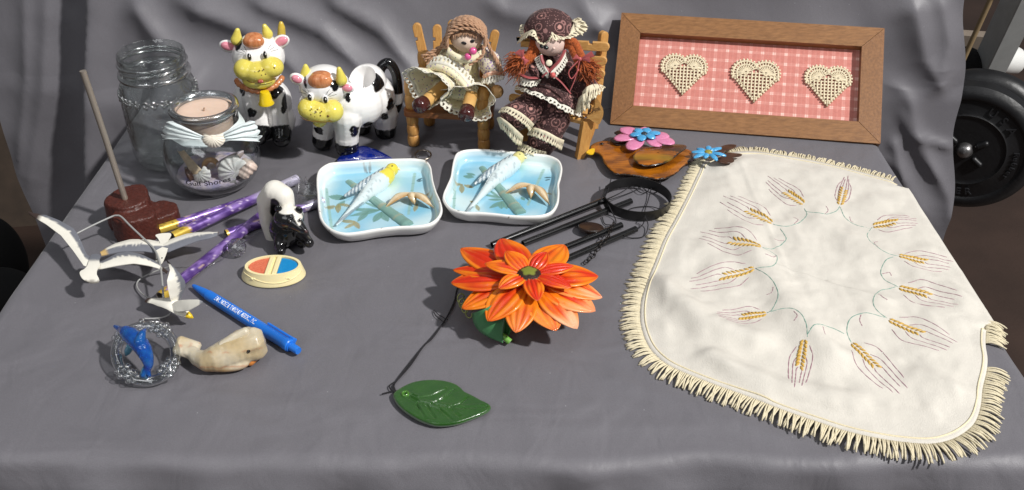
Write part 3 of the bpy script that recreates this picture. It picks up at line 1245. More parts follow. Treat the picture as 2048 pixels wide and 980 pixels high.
cx_, cy_ = tc_.x, tc_.y
bcx, bcy = P(549, 548).x, cy_ - .0005
rings_ = [ov(bx * .97, by * .96, 0, bcx, bcy), ov(bx, by, .0012, bcx, bcy), ov(bx * .985, by * .98, .003, bcx, bcy), ov(ax * 1.015, ay * 1.02, zt - .0012, cx_, cy_), ov(ax, ay, zt, cx_, cy_), ov(ax * .90, ay * .86, zt, cx_, cy_), ov(ax * .885, ay * .84, zt - .0035, cx_, cy_), ov(.0001, .0001, zt - .0035, cx_, cy_)]
g = G().grid([p for r in rings_ for p in r], len(rings_), n, cv=True)
# dividing bar with a slot
g.box((.0042, ay * 1.72, .0034), Matrix.Translation((cx_ - .0032, cy_, zt - .0017 + .0003)), .0006)
g.box((.0042, ay * 1.72, .0034), Matrix.Translation((cx_ + .0032, cy_, zt - .0017 + .0003)), .0006)
g.box((.003, ay * 1.66, .002), Matrix.Translation((cx_, cy_, zt - .0028)))
part('base', g, cream, tr, smooth=35)
g = G()
pts = []
for i in range(40):
    w = -PI + .25 + (PI - .5) * i / 39
    t = .45 + .22 * math.sin(i / 39 * 6.5 + .8)
    a_ = bx * (1 - t) + ax * t
    b_ = by * (1 - t) + ay * t
    pts.append(Vector((bcx * (1 - t) + cx_ * t + a_ * math.cos(w) * 1.0, cy_ + b_ * math.sin(w) * 1.0 - .0001, .003 + (zt - .0042) * t)))
g.tube(pts, .0006, 6)
for w in (-PI * .68, -PI * .3):
    p = Vector((bcx + (bx + ax) / 2 * math.cos(w), cy_ + (by + ay) / 2 * math.sin(w), .0065))
    for d in (-.0010, .0010): g.ell(p + Vector((d, 0, .0005)), (.0014, .0009, .0012), None, 10, 6)
    g.ell(p + Vector((0, 0, -.0006)), (.0014, .0009, .0012), None, 10, 6)
part('relief', g, cream, tr, smooth=180)
for s, mm in ((-1, M('red_grain', c(206, 92, 66), .5, rgb2=c(226, 130, 96), vs=700, bump=.0006, bs=900)), (1, M('blue_panel', c(24, 128, 190), .4, rgb2=c(30, 140, 200), vs=200, bump=.0002, bs=500))):
    out = [(cx_ + s * .0056, cy_ - s * 0 + ay * .80 * q) for q in np.linspace(-.98, .98, 12)]
    arc = [(cx_ + s * (ax * .87) * math.cos(w), cy_ + ay * .82 * math.sin(w)) for w in np.linspace(1.43, -1.43, 30)]
    part('well', G().prism(out + arc, zt - .0030, zt - .0012), mm, tr, smooth=20)

# ================================================================ pen
pa, pb_ = P(386, 571, .0045), P(597, 702, .0050)
pn = thing('pen', 'blue retractable ballpoint pen with white printing along its barrel', 'pen', (pa + pb_) / 2 * 1.0 - Vector((0, 0, .0047)))
pblue = M('pen_blue', c(36, 116, 214), .32, spec=.5, sss=.05)
d = (pb_ - pa).normalized()
L = (pb_ - pa).length
PM = frame_M(pa, d)


def rodp(prof, n=24):
    g = G()
    g.tube([pa + d * (s * L) for s, r in prof], [r for s, r in prof], n)
    return g


part('barrel', rodp([(.15, .0040), (.155, .0046), (.30, .0049), (.60, .0050), (.885, .0050), (.89, .0054), (.925, .0054), (.93, .0046), (.935, .0046)]), pblue, pn, smooth=30)
part('tip', rodp([(0, .0012), (.012, .0019), (.05, .0026), (.11, .0037), (.148, .0041)]), pblue, pn, smooth=30)
part('push_button', rodp([(.93, .0034), (.99, .0034), (1.0, .0030)]), pblue, pn, smooth=30)
side = Vector((0, 0, 1)).cross(d).normalized()     # towards the back of the table
upv = d.cross(side).normalized()
if upv.z < 0: upv = -upv
g = G()
ctr = pa + d * (L * .81) + side * .0052 + upv * .0035
g.box((L * .235, .0036, .0018), frame_M(ctr, d, z=(upv * .7 + side * .7)), .0005)
g.box((L * .03, .0050, .0050), frame_M(pa + d * (L * .915) + side * .0045 + upv * .002, d, z=(upv * .7 + side * .7)), .0006)
part('clip', g, pblue, pn, smooth=30)
V, fs = text_geo('EAR, NOSE & THROAT ASSOC., P.C.', .0056, 0, .00008)
V = V.copy()
w_ = V[:, 0].max() - V[:, 0].min()
sx = .385 * L / w_
pts = []
for p in V:
    a_ = p[1] / .0049 + .62
    pts.append(pa + d * (L * .445 + p[0] * sx) + (-side * math.sin(-a_ + 1.25) * .00 + (upv * math.sin(a_ + .55) - side * math.cos(a_ + .55)) * .0053))
g = G().add(pts, fs)
part('printing', g, M('print_white', c(235, 240, 245), .5), pn, smooth=0)

# ================================================================ dolphin ornament
db = P(292, 725)
dp = thing('dolphin_ornament', 'blue glass dolphin inside a clear acrylic wreath', 'ornament', db)
gl_ring = glass('wreath_acrylic', (.965, .975, .98), 3.2, deep=.08, rough=.12, wave=.001)
gl_blue = M('dolphin_glass', c(14, 66, 214), .04, trans=.68, coat=.6, rgb2=c(50, 150, 245), vs=90)
ea = P(292, 765, .004); eb = P(292, 650, .022)
cen = (P(230, 708, .012) + P(356, 708, .012)) / 2
rx = (P(352, 708, .012) - P(233, 708, .012)).length / 2
vx = Vector((1, 0, 0))
vy = (eb - ea)
ry = vy.length / 2 * .95
vy.normalize()
vn = vx.cross(vy)
cen = (ea + eb) / 2
def rp(w, k=1.0): return cen + vx * (rx * k * math.cos(w)) + vy * (ry * k * math.sin(w))
g = G()
g.tube([rp(w) for w in np.linspace(0, 2 * PI, 61)[:-1]], .0044, 14, closed=True)
part('ring', g, glass('wreath_tube', (.93, .945, .95), 5.0, deep=.15, rough=.05), dp, smooth=180)
for w in (math.radians(62), math.radians(-35), math.radians(-125), math.radians(150)):
    ce = rp(w)
    for (du, rr) in ((-.16, 1), (.16, .9)) if w < math.radians(140) else ((0, .8),):
        q0 = rp(w + du)
        g = G()
        for k in range(6):
            a_ = 2 * PI * k / 6
            g.ell(q0 + (vx * math.cos(a_) + vy * math.sin(a_)) * .0050 * rr + vn * .0030, (.0032 * rr, .0032 * rr, .0024), None, 10, 6)
        g.ell(q0 + vn * .0048, .0020, None, 10, 6)
        part('flower_cluster', g, gl_ring, dp, smooth=180)
g = G()
for t in (-.9, .9):
    g.tube([rp(math.radians(97)) + vx * (.0030 * t) + vn * .002, rp(math.radians(97), 1.12) + vx * (.0006 * t) + vn * .003, rp(math.radians(97), 1.2) + vn * .003], [.0012, .0015, .0012], 8)
g.tube([rp(math.radians(97), 1.16) + Vector((.002 * math.cos(w), .0006 * math.sin(w), .002 * math.sin(w) + .001)) for w in np.linspace(0, 6.28, 14)], .0005, 6)
part('hanger', g, gl_ring, dp, smooth=180)


def dq(x, y, z): return P(x, y, z)


body = [('c', spline([dq(238, 656, .026), dq(252, 664, .0285), dq(268, 676, .029), dq(284, 694, .027), dq(293, 712, .022), dq(297, 728, .016), dq(294, 742, .011)], 12), [.0016, .0034, .0056, .0068, .0072, .0070, .0065, .0057, .0048, .0040, .0031, .0023]),
        ('c', [dq(246, 661, .027), dq(230, 653, .024)], [.0032, .0016]),
        ('c', [dq(280, 684, .032), dq(284, 668, .036), dq(290, 659, .036)], [.0045, .003, .0012]),
        ('c', [dq(292, 738, .012), dq(286, 752, .008)], [.0026, .002]), ('c', [dq(294, 738, .012), dq(299, 752, .008)], [.0026, .0014])]
Vs, fs = blob(body, .0007, 3)
part('dolphin', G().add(Vs, fs), gl_blue, dp, smooth=180)
Vs, fs = blob([('c', [dq(262, 690, .022), dq(256, 702, .015), dq(252, 710, .010)], [.0035, .003, .0012])], .0007, 3)
part('flipper', G().add(Vs, fs), M('pale_blue_glass', c(110, 190, 225), .06, trans=.5, coat=.5), dp, smooth=180)
Vs, fs = blob([('c', [dq(292, 738, .0115), dq(288, 750, .007)], [.0032, .0034]), ('c', [dq(288, 750, .007), dq(282, 756, .005)], [.003, .001]), ('c', [dq(288, 750, .007), dq(296, 757, .005)], [.003, .001])], .0007, 3)
part('tail_fluke', G().add(Vs, fs), MATS['pale_blue_glass'], dp, smooth=180)

# ================================================================ onyx whale
hb = P(440, 735)
wh = thing('stone_whale', 'carved banded onyx whale with dark eye beside the blue pen', 'figurine', hb)


def oq(x, y, z): return P(x, y, z)


prims = [('c', [oq(502, 690, .013), oq(486, 695, .0135), oq(462, 705, .0125), oq(436, 716, .011), oq(415, 722, .0095), oq(396, 716, .009), oq(382, 704, .011)], [.0125, .0138, .0132, .0115, .0088, .0068, .0050]),
         ('c', [oq(496, 668, .021), oq(478, 675, .022), oq(455, 692, .019)], [.0062, .0065, .005]),
         ('e', oq(373, 694, .012), (.0075, .012, .0042), Euler((0, .15, .6)).to_matrix()),
         ('e', oq(450, 726, .006), (.020, .009, .006)),
         ('c', [oq(508, 700, .012), oq(516, 705, .011)], [.009, .005])]
hx = (oq(516, 694, .012) - oq(462, 706, .012)).normalized()
hb_ = G().box((.030, .0235, .0245), frame_M(oq(493, 692, .0145), hx + Vector((0, 0, .10)), z=(0, -.12, 1)), .0055)
prims.append(('g', hb_.all(), hb_.f))
tb2 = G().box((.020, .017, .006), frame_M(oq(374, 696, .0125), (oq(390, 702, .010) - oq(360, 692, .015)), z=(0, -.35, 1)), .002)
prims.append(('g', tb2.all(), tb2.f))
Vs, fs = blob(prims, .001, 5)
fl_ = np.array([noise.cell(Vector((p[0] * 110, p[1] * 110, p[2] * 90))) for p in Vs])
base = Vs.copy()
Vs[:, 2] = np.maximum(Vs[:, 2], 0.0004)
oA, oB, oC = np.array(c(184, 164, 126)), np.array(c(176, 130, 70)), np.array(c(200, 190, 168))


def onyx(V):
    f = nzarr(V, 40)
    f2 = nzarr(V, 160, 3)
    h = V[:, 2] * 1.0 + .35 * (V[:, 1] - hb.y) + f * .004
    col = oA + (oC - oA) * smooth01(f * 1.5 + .5)[:, None]
    low = smooth01((.0085 - V[:, 2] - f * .004) / .005)[:, None]
    col = col * (1 - low * .75) + oB * low * .75
    v1 = (np.exp(-((h - .0185 - .003 * f2 - .004 * f) / .0006) ** 2) * smooth01(f2 * 2 + .6))[:, None] * .6
    v2 = np.exp(-((h - .0050 - .003 * f2) / .0009) ** 2)[:, None] * .5
    vein = np.array(c(176, 98, 52))
    col = col * (1 - v1) + vein * v1
    return col * (1 - v2) + vein * v2


onx = M('onyx', attr=True, rough=.28, sss=.25, coat=.25, var=.10, vs=260)
part('body', G().add(Vs, fs), onx, wh, smooth=180, colfn=onyx)
Vs, fs = blob([('c', [oq(444, 690, .0215), oq(466, 677, .0245), oq(490, 664, .0275)], [.0036, .0042, .004])], .0008, 3)
part('back_ridge', G().add(Vs, fs), onx, wh, smooth=180, colfn=lambda V: np.tile(oC, (len(V), 1)))
Vs, fs = blob([('c', [oq(486, 722, .003), oq(500, 722, .004), oq(516, 710, .005)], [.0032, .0042, .0030])], .0008, 2)
part('jaw', G().add(Vs, fs), onx, wh, smooth=180, colfn=lambda V: np.tile(np.array(c(206, 130, 58)), (len(V), 1)))
e_ = oq(495, 697, .0105)
hit = min(range(len(base)), key=lambda i: (Vector(base[i]) - (e_ + (Vector((0, 0, H)) - e_).normalized() * .013)).length)
part('eye', G().ell(Vector(base[hit]), .0015, None, 12, 8), M('eye_bead', c(20, 14, 12), .08, coat=1), wh, smooth=180)

# ================================================================ ceramic cows
ceram = M('ceramic', attr=True, rough=.14, coat=.3, spec=.5)
CB, CW = np.array(c(16, 16, 18)), np.array(c(238, 236, 234))
cy_ = M('ceramic_yellow', c(226, 214, 104), .16, coat=.3, rgb2=c(214, 196, 84), vs=60)
cpk = M('ceramic_pink', c(226, 142, 158), .2, coat=.3)
cor = M('ceramic_orange', c(214, 148, 102), .22, rgb2=c(176, 100, 56), vs=260, stretch=(1, 1, .25), bump=.0009, bs=260, coat=.2)
cbk = M('ceramic_black', c(14, 14, 16), .1, coat=.3)
cbell = M('ceramic_bell', c(228, 196, 30), .15, coat=.3)
cwh = M('ceramic_white', c(238, 236, 234), .14, coat=.3)
dot = M('ceramic_brown', c(120, 84, 30), .3)


def Eq(x, y, Y, rx, ry, rz, rot=None):
    return ('e', Q(x, y, Y), (R(rx, y, Y), ry, R(rz, y, Y)), rot)


def spotter(spots, feet=None):
    sp = [(np.array(Q(x, y, Y)), R(a, y, Y), R(b, y, Y), t) for x, y, Y, a, b, t in spots]

    def f(V):
        col = np.tile(CW, (len(V), 1))
        for ce, a, b, t in sp:
            dx, dy, dz = (V - ce).T
            u = dx * math.cos(t) + dz * math.sin(t)
            w = -dx * math.sin(t) + dz * math.cos(t)
            ang = np.arctan2(w, u)
            wob = 1 + .12 * np.sin(3 * ang + a * 9000) + .07 * np.sin(5 * ang)
            d = np.sqrt((u / a) ** 2 + (w / b) ** 2) / wob
            k = (smooth01((1.04 - d) / .1) * (np.abs(dy) < .017))[:, None]
            col = col * (1 - k) + CB * k
        if feet:
            for ce, r in feet:
                d = np.linalg.norm((V - np.array(ce)) * np.array([1, 1, 1.0]), axis=1)
                k = smooth01((r - d) / .0006)[:, None]
                col = col * (1 - k) + CB * k
        return col
    return f


def face(t, eyes, dots, Ye, Yd, tongue, lash=True):
    for (x, y, r) in eyes:
        p = Q(x, y, Ye)
        g = G().ell(p, (R(7, y, Ye), .0022, R(10, y, Ye)), None, 14, 10)
        g.ell(p + Vector((R(r, y, Ye), -.0012, 0)), (R(4.5, y, Ye), .0016, R(8, y, Ye)), None, 12, 8, 1)
        g.ell(p + Vector((R(r + 1.5, y, Ye), -.0027, R(3, y, Ye))), (R(1.4, y, Ye), .0004, R(2, y, Ye)), None, 8, 6, 0)
        part('eye', g, [cwh, cbk], t, smooth=180)
    g = G()
    for (x, y, r) in eyes:
        s = -1 if r <= 0 and x < (eyes[0][0] + eyes[1][0]) / 2 else 1
        if x < (eyes[0][0] + eyes[1][0]) / 2: s = -1
        for k in range(3):
            a = Q(x + s * (3 + 3 * k), y - 10 + 2 * k, Ye - .0004)
            b = Q(x + s * (9 + 7 * k), y - 20 + 5 * k, Ye + .0004)
            g.tube([a, a.lerp(b, .5) + Vector((0, -.0006, .0004)), b], .00022, 5)
    part('eyelashes', g, cbk, t, smooth=180)


# ---- sitting cow
c1 = Vector((Q(535, 272, 1.0).x, 1.0, 0))
cow1 = thing('cow_ornament', 'black and white ceramic cow sitting upright with a yellow bell at its neck', 'ceramic cow', c1, 'ceramic cow ornaments')
Yc = 1.0
prims = [Eq(524, 205, Yc + .004, 60, .032, 56), Eq(530, 240, Yc + .004, 60, .034, 36), Eq(565, 243, Yc - .006, 25, .026, 27), Eq(487, 240, Yc - .006, 24, .026, 27),
         ('c', [Q(505, 195, Yc - .020), Q(512, 225, Yc - .026), Q(522, 255, Yc - .027)], [.012, .0115, .011]), ('c', [Q(552, 190, Yc - .018), Q(557, 225, Yc - .024), Q(560, 255, Yc - .026)], [.011, .0105, .0105]),
         ('c', [Q(520, 262, Yc - .030), Q(516, 272, Yc - .034)], [.0115, .0105]), ('c', [Q(563, 264, Yc - .028), Q(563, 276, Yc - .034)], [.0115, .0105]),
         Eq(517, 112, Yc - .010, 53, .027, 46), Eq(517, 150, Yc - .006, 46, .024, 26)]
Vs, fs = blob(prims, .00105, 7)
spots = [(478, 183, Yc - .026, 11, 14, .3), (551, 184, Yc - .026, 14, 11, .9), (503, 226, Yc - .036, 9.5, 9, 0), (568, 212, Yc - .030, 5.5, 18, -.12), (459, 124, Yc - .012, 5.5, 13, -.2), (473, 93, Yc - .024, 11, 7, .5),
         (545, 81, Yc - .022, 11, 6.5, -.45), (584, 184, Yc - .004, 6, 11, 0), (587, 216, Yc - .006, 6, 15, 0), (470, 235, Yc - .02, 7, 11, 0)]
body1 = spotter(spots, [(Q(518, 272, Yc - .033), .0162), (Q(563, 275, Yc - .033), .0162)])
part('body', G().add(Vs, fs), ceram, cow1, smooth=180, colfn=body1)
Ym = Yc - .034
Vs, fs = blob([Eq(492, 138, Ym, 25, .013, 22), Eq(542, 134, Ym, 26, .013, 21), Eq(517, 143, Ym - .002, 36, .013, 22), Eq(518, 160, Ym + .001, 34, .013, 17), Eq(518, 167, Ym - .002, 15, .010, 9)], .0009, 22)
part('muzzle', G().add(Vs, fs), cy_, cow1, smooth=180)
g = G()
for x, y in ((492, 142), (548, 136), (510, 144), (519, 141), (527, 139), (514, 152), (523, 150), (531, 148)):
    r = 2.4 if (x in (492, 548)) else 1.6
    g.ell(Q(x, y, Ym - .0142 + .004 * abs(x - 518) / 30), (R(r, y, Ym), .0008, R(r, y, Ym)), None, 8, 6)
g.tube(spline([Q(494, 161, Ym - .010), Q(503, 165, Ym - .0125), Q(517, 166, Ym - .0135), Q(535, 163, Ym - .0125), Q(550, 158, Ym - .0095), Q(552, 155, Ym - .008)], 24), .0004, 6)
part('muzzle_marks', g, dot, cow1, smooth=180)
part('tongue', G().ell(Q(521, 163, Ym - .0140), (R(6, 163, Ym), .0016, R(4, 163, Ym))), M('ceramic_tongue', c(176, 86, 70), .2, coat=.3), cow1, smooth=180)
face(cow1, [(497, 113, 2), (533, 109, -2)], None, Yc - .0345, 0, None)
Vs, fs = blob([Eq(507, 83, Yc - .0265, 22, .0075, 14), Eq(507, 73, Yc - .023, 18, .007, 8)], .0009, 4)
part('forelock', G().add(Vs, fs), cor, cow1, smooth=180)
for (a, b, r) in ((Q(473, 80, Yc - .012), Q(475, 61, Yc - .012), 12), (Q(535, 68, Yc - .010), Q(529, 52, Yc - .010), 11)):
    Vs, fs = blob([('c', [a, b], [R(r, 70, Yc), R(r * .45, 70, Yc)])], .0009, 3)
    part('horn', G().add(Vs, fs), cy_, cow1, smooth=180)
for (x0, y0, x1, y1) in ((468, 95, 446, 90), (551, 88, 572, 78)):
    rot = Euler((0, math.atan2(y1 - y0, x1 - x0), 0)).to_matrix()
    g = G().ell(Q((x0 + x1) / 2, (y0 + y1) / 2, Yc - .008), (R(19, 90, Yc), .0045, R(13, 90, Yc)), rot, 18, 12)
    e = part('ear', g, cwh, cow1, smooth=180)
    g = G().ell(Q((x0 + x1 * 1.3) / 2.3, (y0 + y1 * 1.3) / 2.3, Yc - .0105), (R(14, 90, Yc), .0035, R(9, 90, Yc)), rot, 18, 12)
    part('inner_ear', g, cpk, e, smooth=180)
g = G()
pts = spline([Q(474, 160, Yc - .020), Q(478, 168, Yc - .026), Q(495, 178, Yc - .034), Q(520, 183, Yc - .037), Q(546, 174, Yc - .033), Q(560, 162, Yc - .024), Q(564, 155, Yc - .018)], 40)
g.tube(pts, [.0030 + .0006 * math.sin(i * 2.1) for i in range(40)], 10)
part('collar', g, cor, cow1, smooth=180)
bp_ = Q(529, 183, Yc - .043)
g = G()
g.lathe([(0, .0005), (.0045, 0), (.0060, -.004), (.0068, -.010), (.0085, -.0132), (.0083, -.0140), (0, -.0142)], 24, bp_)
part('bell', g, cbell, cow1, smooth=60)
g = G()
tw = [Q(561, 90, Yc + .020), Q(563, 70, Yc + .022), Q(563, 56, Yc + .022), Q(562, 47, Yc + .022)]
Vs, fs = blob([('c', tw, [R(9, 70, Yc), R(9, 70, Yc), R(8, 70, Yc), R(5, 70, Yc)])], .0009, 3)
part('tail_tip', G().add(Vs, fs), M('ceramic_tail', c(206, 176, 70), .2, coat=.3), cow1, smooth=180)

# ---- standing cow planter
c2 = Vector((Q(700, 285, .99).x, .99, 0))
cow2 = thing('cow_planter', 'black and white ceramic cow planter standing with an open hollow back', 'ceramic cow', c2, 'ceramic cow ornaments')
Yh = .962
prims = [Eq(716, 205, .985, 52, .028, 50), Eq(745, 192, 1.005, 45, .028, 46), Eq(735, 165, 1.000, 38, .026, 36), Eq(700, 205, .975, 40, .024, 42),
         ('c', [Q(652, 225, .975), Q(648, 255, .978), Q(645, 280, .980)], [.0155, .0125, .0120]), ('c', [Q(694, 235, .962), Q(694, 265, .963), Q(694, 293, .964)], [.0165, .0135, .0130]),
         ('c', [Q(768, 225, 1.010), Q(770, 245, 1.010), Q(771, 260, 1.010)], [.017, .0135, .0125]), ('c', [Q(728, 225, 1.02), Q(724, 245, 1.022), Q(722, 256, 1.022)], [.014, .012, .012]),
         ('c', [Q(650, 180, Yh + .004), Q(690, 200, .975)], [.022, .022]),
         Eq(648, 170, Yh - .002, 50, .026, 40), Eq(640, 205, Yh - .006, 42, .022, 26)]
Vs, fs = blob(prims, .00105, 7)
ck = np.array(Q(718, 147, .986))
ca_ = np.array(Vector((-.30, -.42, .86)).normalized())
er = np.array([R(27, 150, 1.0), .0185])
dv = Vs - ck
h_ = dv @ ca_
pl_ = dv - h_[:, None] * ca_
rr_ = np.linalg.norm(pl_, axis=1)
ins = (rr_ < er[0]) & (h_ > -.012)
dep_ = -.026 * np.sqrt(np.clip(1 - (rr_ / er[0]) ** 2, 0, 1)) ** .7 - .002
Vs[ins] = Vs[ins] + ((np.minimum(h_, dep_) - h_)[:, None] * ca_)[ins]
near = (rr_ < er[0] * 1.3) & (h_ > -.02)
ed_ = np.array([(f[i], f[(i + 1) % len(f)]) for f in fs for i in range(len(f))])
for _ in range(5):
    acc = np.zeros_like(Vs)
    np.add.at(acc, ed_[:, 0], Vs[ed_[:, 1]])
    cnt = np.bincount(ed_[:, 0], minlength=len(Vs))[:, None]
    Vs = np.where(near[:, None], Vs * .4 + .6 * acc / np.maximum(cnt, 1), Vs)
Vs[:, 2] = np.maximum(Vs[:, 2], .0003)
spots = [(611, 159, Yh - .012, 4, 10, .3), (668, 174, Yh - .024, 7, 11, .4), (694, 200, Yh - .012, 5, 10, 0), (637, 262, .965, 10, 10, 0), (708, 263, .950, 8, 15, 0), (737, 246, .975, 9, 14, -.3),
         (769, 230, .995, 7, 11, 0), (757, 170, .975, 16, 18, .2), (782, 205, 1.0, 6, 16, 0), (700, 143, .985, 10, 5, .4)]
b2 = spotter(spots, [(Q(645, 284, .980), .0158), (Q(694, 299, .963), .0166), (Q(771, 263, 1.010), .0152), (Q(722, 258, 1.022), .0152)])
part('body', G().add(Vs, fs), ceram, cow2, smooth=60, colfn=b2)
Ym = Yh - .026
Vs, fs = blob([Eq(617, 216, Ym, 22, .013, 21), Eq(664, 222, Ym, 24, .013, 23), Eq(640, 224, Ym - .001, 34, .0135, 22), Eq(640, 242, Ym + .002, 15, .010, 11)], .0009, 22)
part('muzzle', G().add(Vs, fs), cy_, cow2, smooth=180)
g = G()
for x, y in ((604, 223), (656, 232), (623, 218), (635, 219), (622, 229), (632, 224), (643, 223), (641, 231), (630, 233)):
    r = 2.4 if (x in (604, 656)) else 1.6
    g.ell(Q(x, y, Ym - .0138 + .006 * (abs(x - 640) / 36) ** 2), (R(r, y, Ym), .0008, R(r, y, Ym)), None, 8, 6)
g.tube(spline([Q(601, 234, Ym - .0085), Q(612, 240, Ym - .0115), Q(628, 243, Ym - .0132), Q(640, 244, Ym - .0135), Q(655, 244, Ym - .0125), Q(672, 240, Ym - .009)], 24), .0004, 6)
part('muzzle_marks', g, dot, cow2, smooth=180)
face(cow2, [(621, 194, -1), (650, 199, 1)], None, Yh - .0275, 0, None)
Vs, fs = blob([Eq(640, 162, Yh - .0205, 25, .0075, 17), Eq(642, 150, Yh - .016, 20, .0075, 8)], .0009, 4)
part('forelock', G().add(Vs, fs), cor, cow2, smooth=180)
for (a, b, r) in ((Q(612, 148, Yh - .006), Q(611, 132, Yh - .006), 11.5), (Q(683, 160, Yh - .016), Q(678, 138, Yh - .016), 12)):
    Vs, fs = blob([('c', [a, b], [R(r, 150, Yh), R(r * .42, 150, Yh)])], .0009, 3)
    part('horn', G().add(Vs, fs), cy_, cow2, smooth=180)
for (x0, y0, x1, y1) in ((606, 164, 584, 152), (684, 172, 702, 177)):
    rot = Euler((0, math.atan2(y1 - y0, x1 - x0), 0)).to_matrix()
    g = G().ell(Q((x0 + x1) / 2, (y0 + y1) / 2, Yh - .012), (R(16, 160, Yh), .0045, R(12, 160, Yh)), rot, 18, 12)
    e = part('ear', g, cwh, cow2, smooth=180)
    g = G().ell(Q((x0 + x1 * 1.3) / 2.3, (y0 + y1 * 1.3) / 2.3 + 1, Yh - .015), (R(11, 160, Yh), .0032, R(8, 160, Yh)), rot, 18, 12)
    part('inner_ear', g, cpk, e, smooth=180)
tl = spline([Q(757, 150, 1.020), Q(764, 132, 1.026), Q(778, 126, 1.028), Q(790, 142, 1.028), Q(795, 165, 1.026), Q(796, 190, 1.022), Q(793, 210, 1.015), Q(785, 232, 1.006)], 22)
def tailcol2(V):
    a, b = Q(795, 183, 1.024).z, Q(795, 202, 1.02).z
    k = (smooth01((V[:, 2] - b) / .0006) * smooth01((a - V[:, 2]) / .0006) * (V[:, 0] > Q(780, 190, 1.02).x))[:, None]
    return CB * (1 - k) + CW * k
Vs, fs = blob([('c', tl, [.0058] * 15 + [.0062, .0066, .0066, .0066, .0062, .005, .003])], .0009, 3)
part('tail', G().add(Vs, fs), ceram, cow2, smooth=180, colfn=tailcol2)

# ================================================================ wooden doll chairs
def wood(name, a, b, stretch, rough=.45, vs=18):
    return M(name, c(*a), rough, rgb2=c(*b), vs=vs, stretch=stretch, bump=.0001, bs=120, detail=6, spec=.4)


oakx = wood('oak_seat', (150, 96, 54), (112, 62, 32), (4, 26, 26), .35)
oakz = wood('oak_turned', (206, 158, 92), (170, 116, 60), (40, 40, 7), .38)
pegw = wood('clothes_peg_wood', (208, 160, 92), (182, 128, 68), (40, 40, 6), .5)
pegx = wood('clothes_peg_wood_flat', (214, 168, 102), (188, 134, 72), (6, 40, 40), .5)


def bead_post(base, h, r, beads, top=True):
    n = 14 * beads
    prof = [(0, 0)]
    for i in range(n + 1):
        s = i / n
        f = (s * beads) % 1 if i < n else 1.0
        prof.append((r * (.80 + .2 * math.sin(PI * min(max(f, .0), 1)) ** .45), h * s))
    if top:
        prof += [(r * .62, h + r * .12), (r * .3, h + r * .16), (r * .28, h + r * .24), (0, h + r * .26)]
    else:
        prof.append((0, h))
    return G().lathe(prof, 20, base)


ch1o = Vector((Q(900, 250, 1.0).x, 1.0, 0))
ch1 = thing('doll_chair', 'small oak doll armchair with turned bead legs and clothes peg back', 'doll chair', ch1o, 'wooden doll chairs')
zs_ = Q(827, 222, .983).z           # underside of the seat
legs = [Q(828, 290, .985), Q(968, 296, .978), None, None]
fl, fr_ = P(828, 289), P(968, 298)
bl_, br_ = fl + Vector((.014, .050, 0)), fr_ + Vector((.004, .052, 0))
for b0 in (fl, fr_, bl_, br_):
    part('leg', bead_post(Vector((b0.x, b0.y, 0)), .0385, .0068, 3, False), oakz, ch1, smooth=50)
seat_out = []
cn = [fl + Vector((-.010, -.009, 0)), fr_ + Vector((.010, -.009, 0)), br_ + Vector((.010, .010, 0)), bl_ + Vector((-.010, .010, 0))]
for i, p in enumerate(cn):
    a_, b_ = cn[i - 1], cn[(i + 1) % 4]
    for t in np.linspace(0, 1, 6):
        q = (p + (a_ - p).normalized() * .009).lerp(p, t).lerp(p.lerp(p + (b_ - p).normalized() * .009, t), t)
        seat_out.append((q.x, q.y))
part('seat', G().prism(seat_out, .0385, .0450, bev=.0015, seg=2), oakx, ch1, smooth=30)
for b0, h in ((fl, .033), (fr_, .031)):
    part('arm_post', bead_post(Vector((b0.x, b0.y + .001, .045)), h, .0072, 2), oakz, ch1, smooth=50)
for b0, h in ((bl_, .046), (br_, .046)):
    part('back_post', bead_post(Vector((b0.x - .002, b0.y - .004, .045)), h, .0074, 3), oakz, ch1, smooth=50)


def peg(g, M_, L, w=.0085, th=.0045, n_notch=3):
    """flat half of a spring clothes peg, rounded at the top, with notches cut in one side; along +X, from 0 to L"""
    out = []
    hw = w / 2
    out += [(0, -hw), (L - hw, -hw)]
    out += [(L - hw + hw * math.cos(a), hw * math.sin(a)) for a in np.linspace(-PI / 2, PI / 2, 10)[1:-1]]
    out += [(L - hw, hw)]
    for k in range(n_notch):
        x = L - hw - (.16 + .27 * k) * L
        out += [(x + .0022, hw), (x + .0018, hw * .45), (x - .0018, hw * .45), (x - .0022, hw)]
    out += [(0, hw)]
    g.prism(out, -th / 2, th / 2, M_, .0006)
    return g


for (x0, y0, x1, y1, Yp) in ((851, 128, 832, 46, 1.046), (876, 120, 874, 49, 1.050), (975, 130, 992, 60, 1.046), (905, 120, 904, 40, 1.052), (945, 120, 950, 44, 1.052)):
    a_, b_ = Q(x0, y0, Yp), Q(x1, y1, Yp + .006)
    a_ = a_ + (a_ - b_).normalized() * .030
    x_ = (b_ - a_)
    part('back_peg', peg(G(), frame_M(a_, x_, z=(0, -1, .1)), x_.length, .0098, .005, 3), pegw, ch1, smooth=30)

# second chair, built of clothes pegs, turned towards the first
ch2o = Vector((Q(1150, 280, .99).x, .99, 0))
ch2 = thing('doll_chair', 'small doll chair made of clothes pegs with a heart shaped name tag', 'doll chair', ch2o, 'wooden doll chairs')
f0, f1 = P(1154, 316), Q(1160, 240, .968)
g = G()


def board(g, pts, th, M_=None, axis=(1, 0, 0)):
    """flat board from an outline of world points, thickened along axis"""
    ax_ = Vector(axis).normalized() * th / 2
    A = [Vector(p) - ax_ for p in pts]
    B = [Vector(p) + ax_ for p in pts]
    k = len(A)
    return g.add(A + B, [tuple(range(k)), tuple(range(2 * k - 1, k - 1, -1))] + [(i, k + i, k + (i + 1) % k, (i + 1) % k) for i in range(k)])


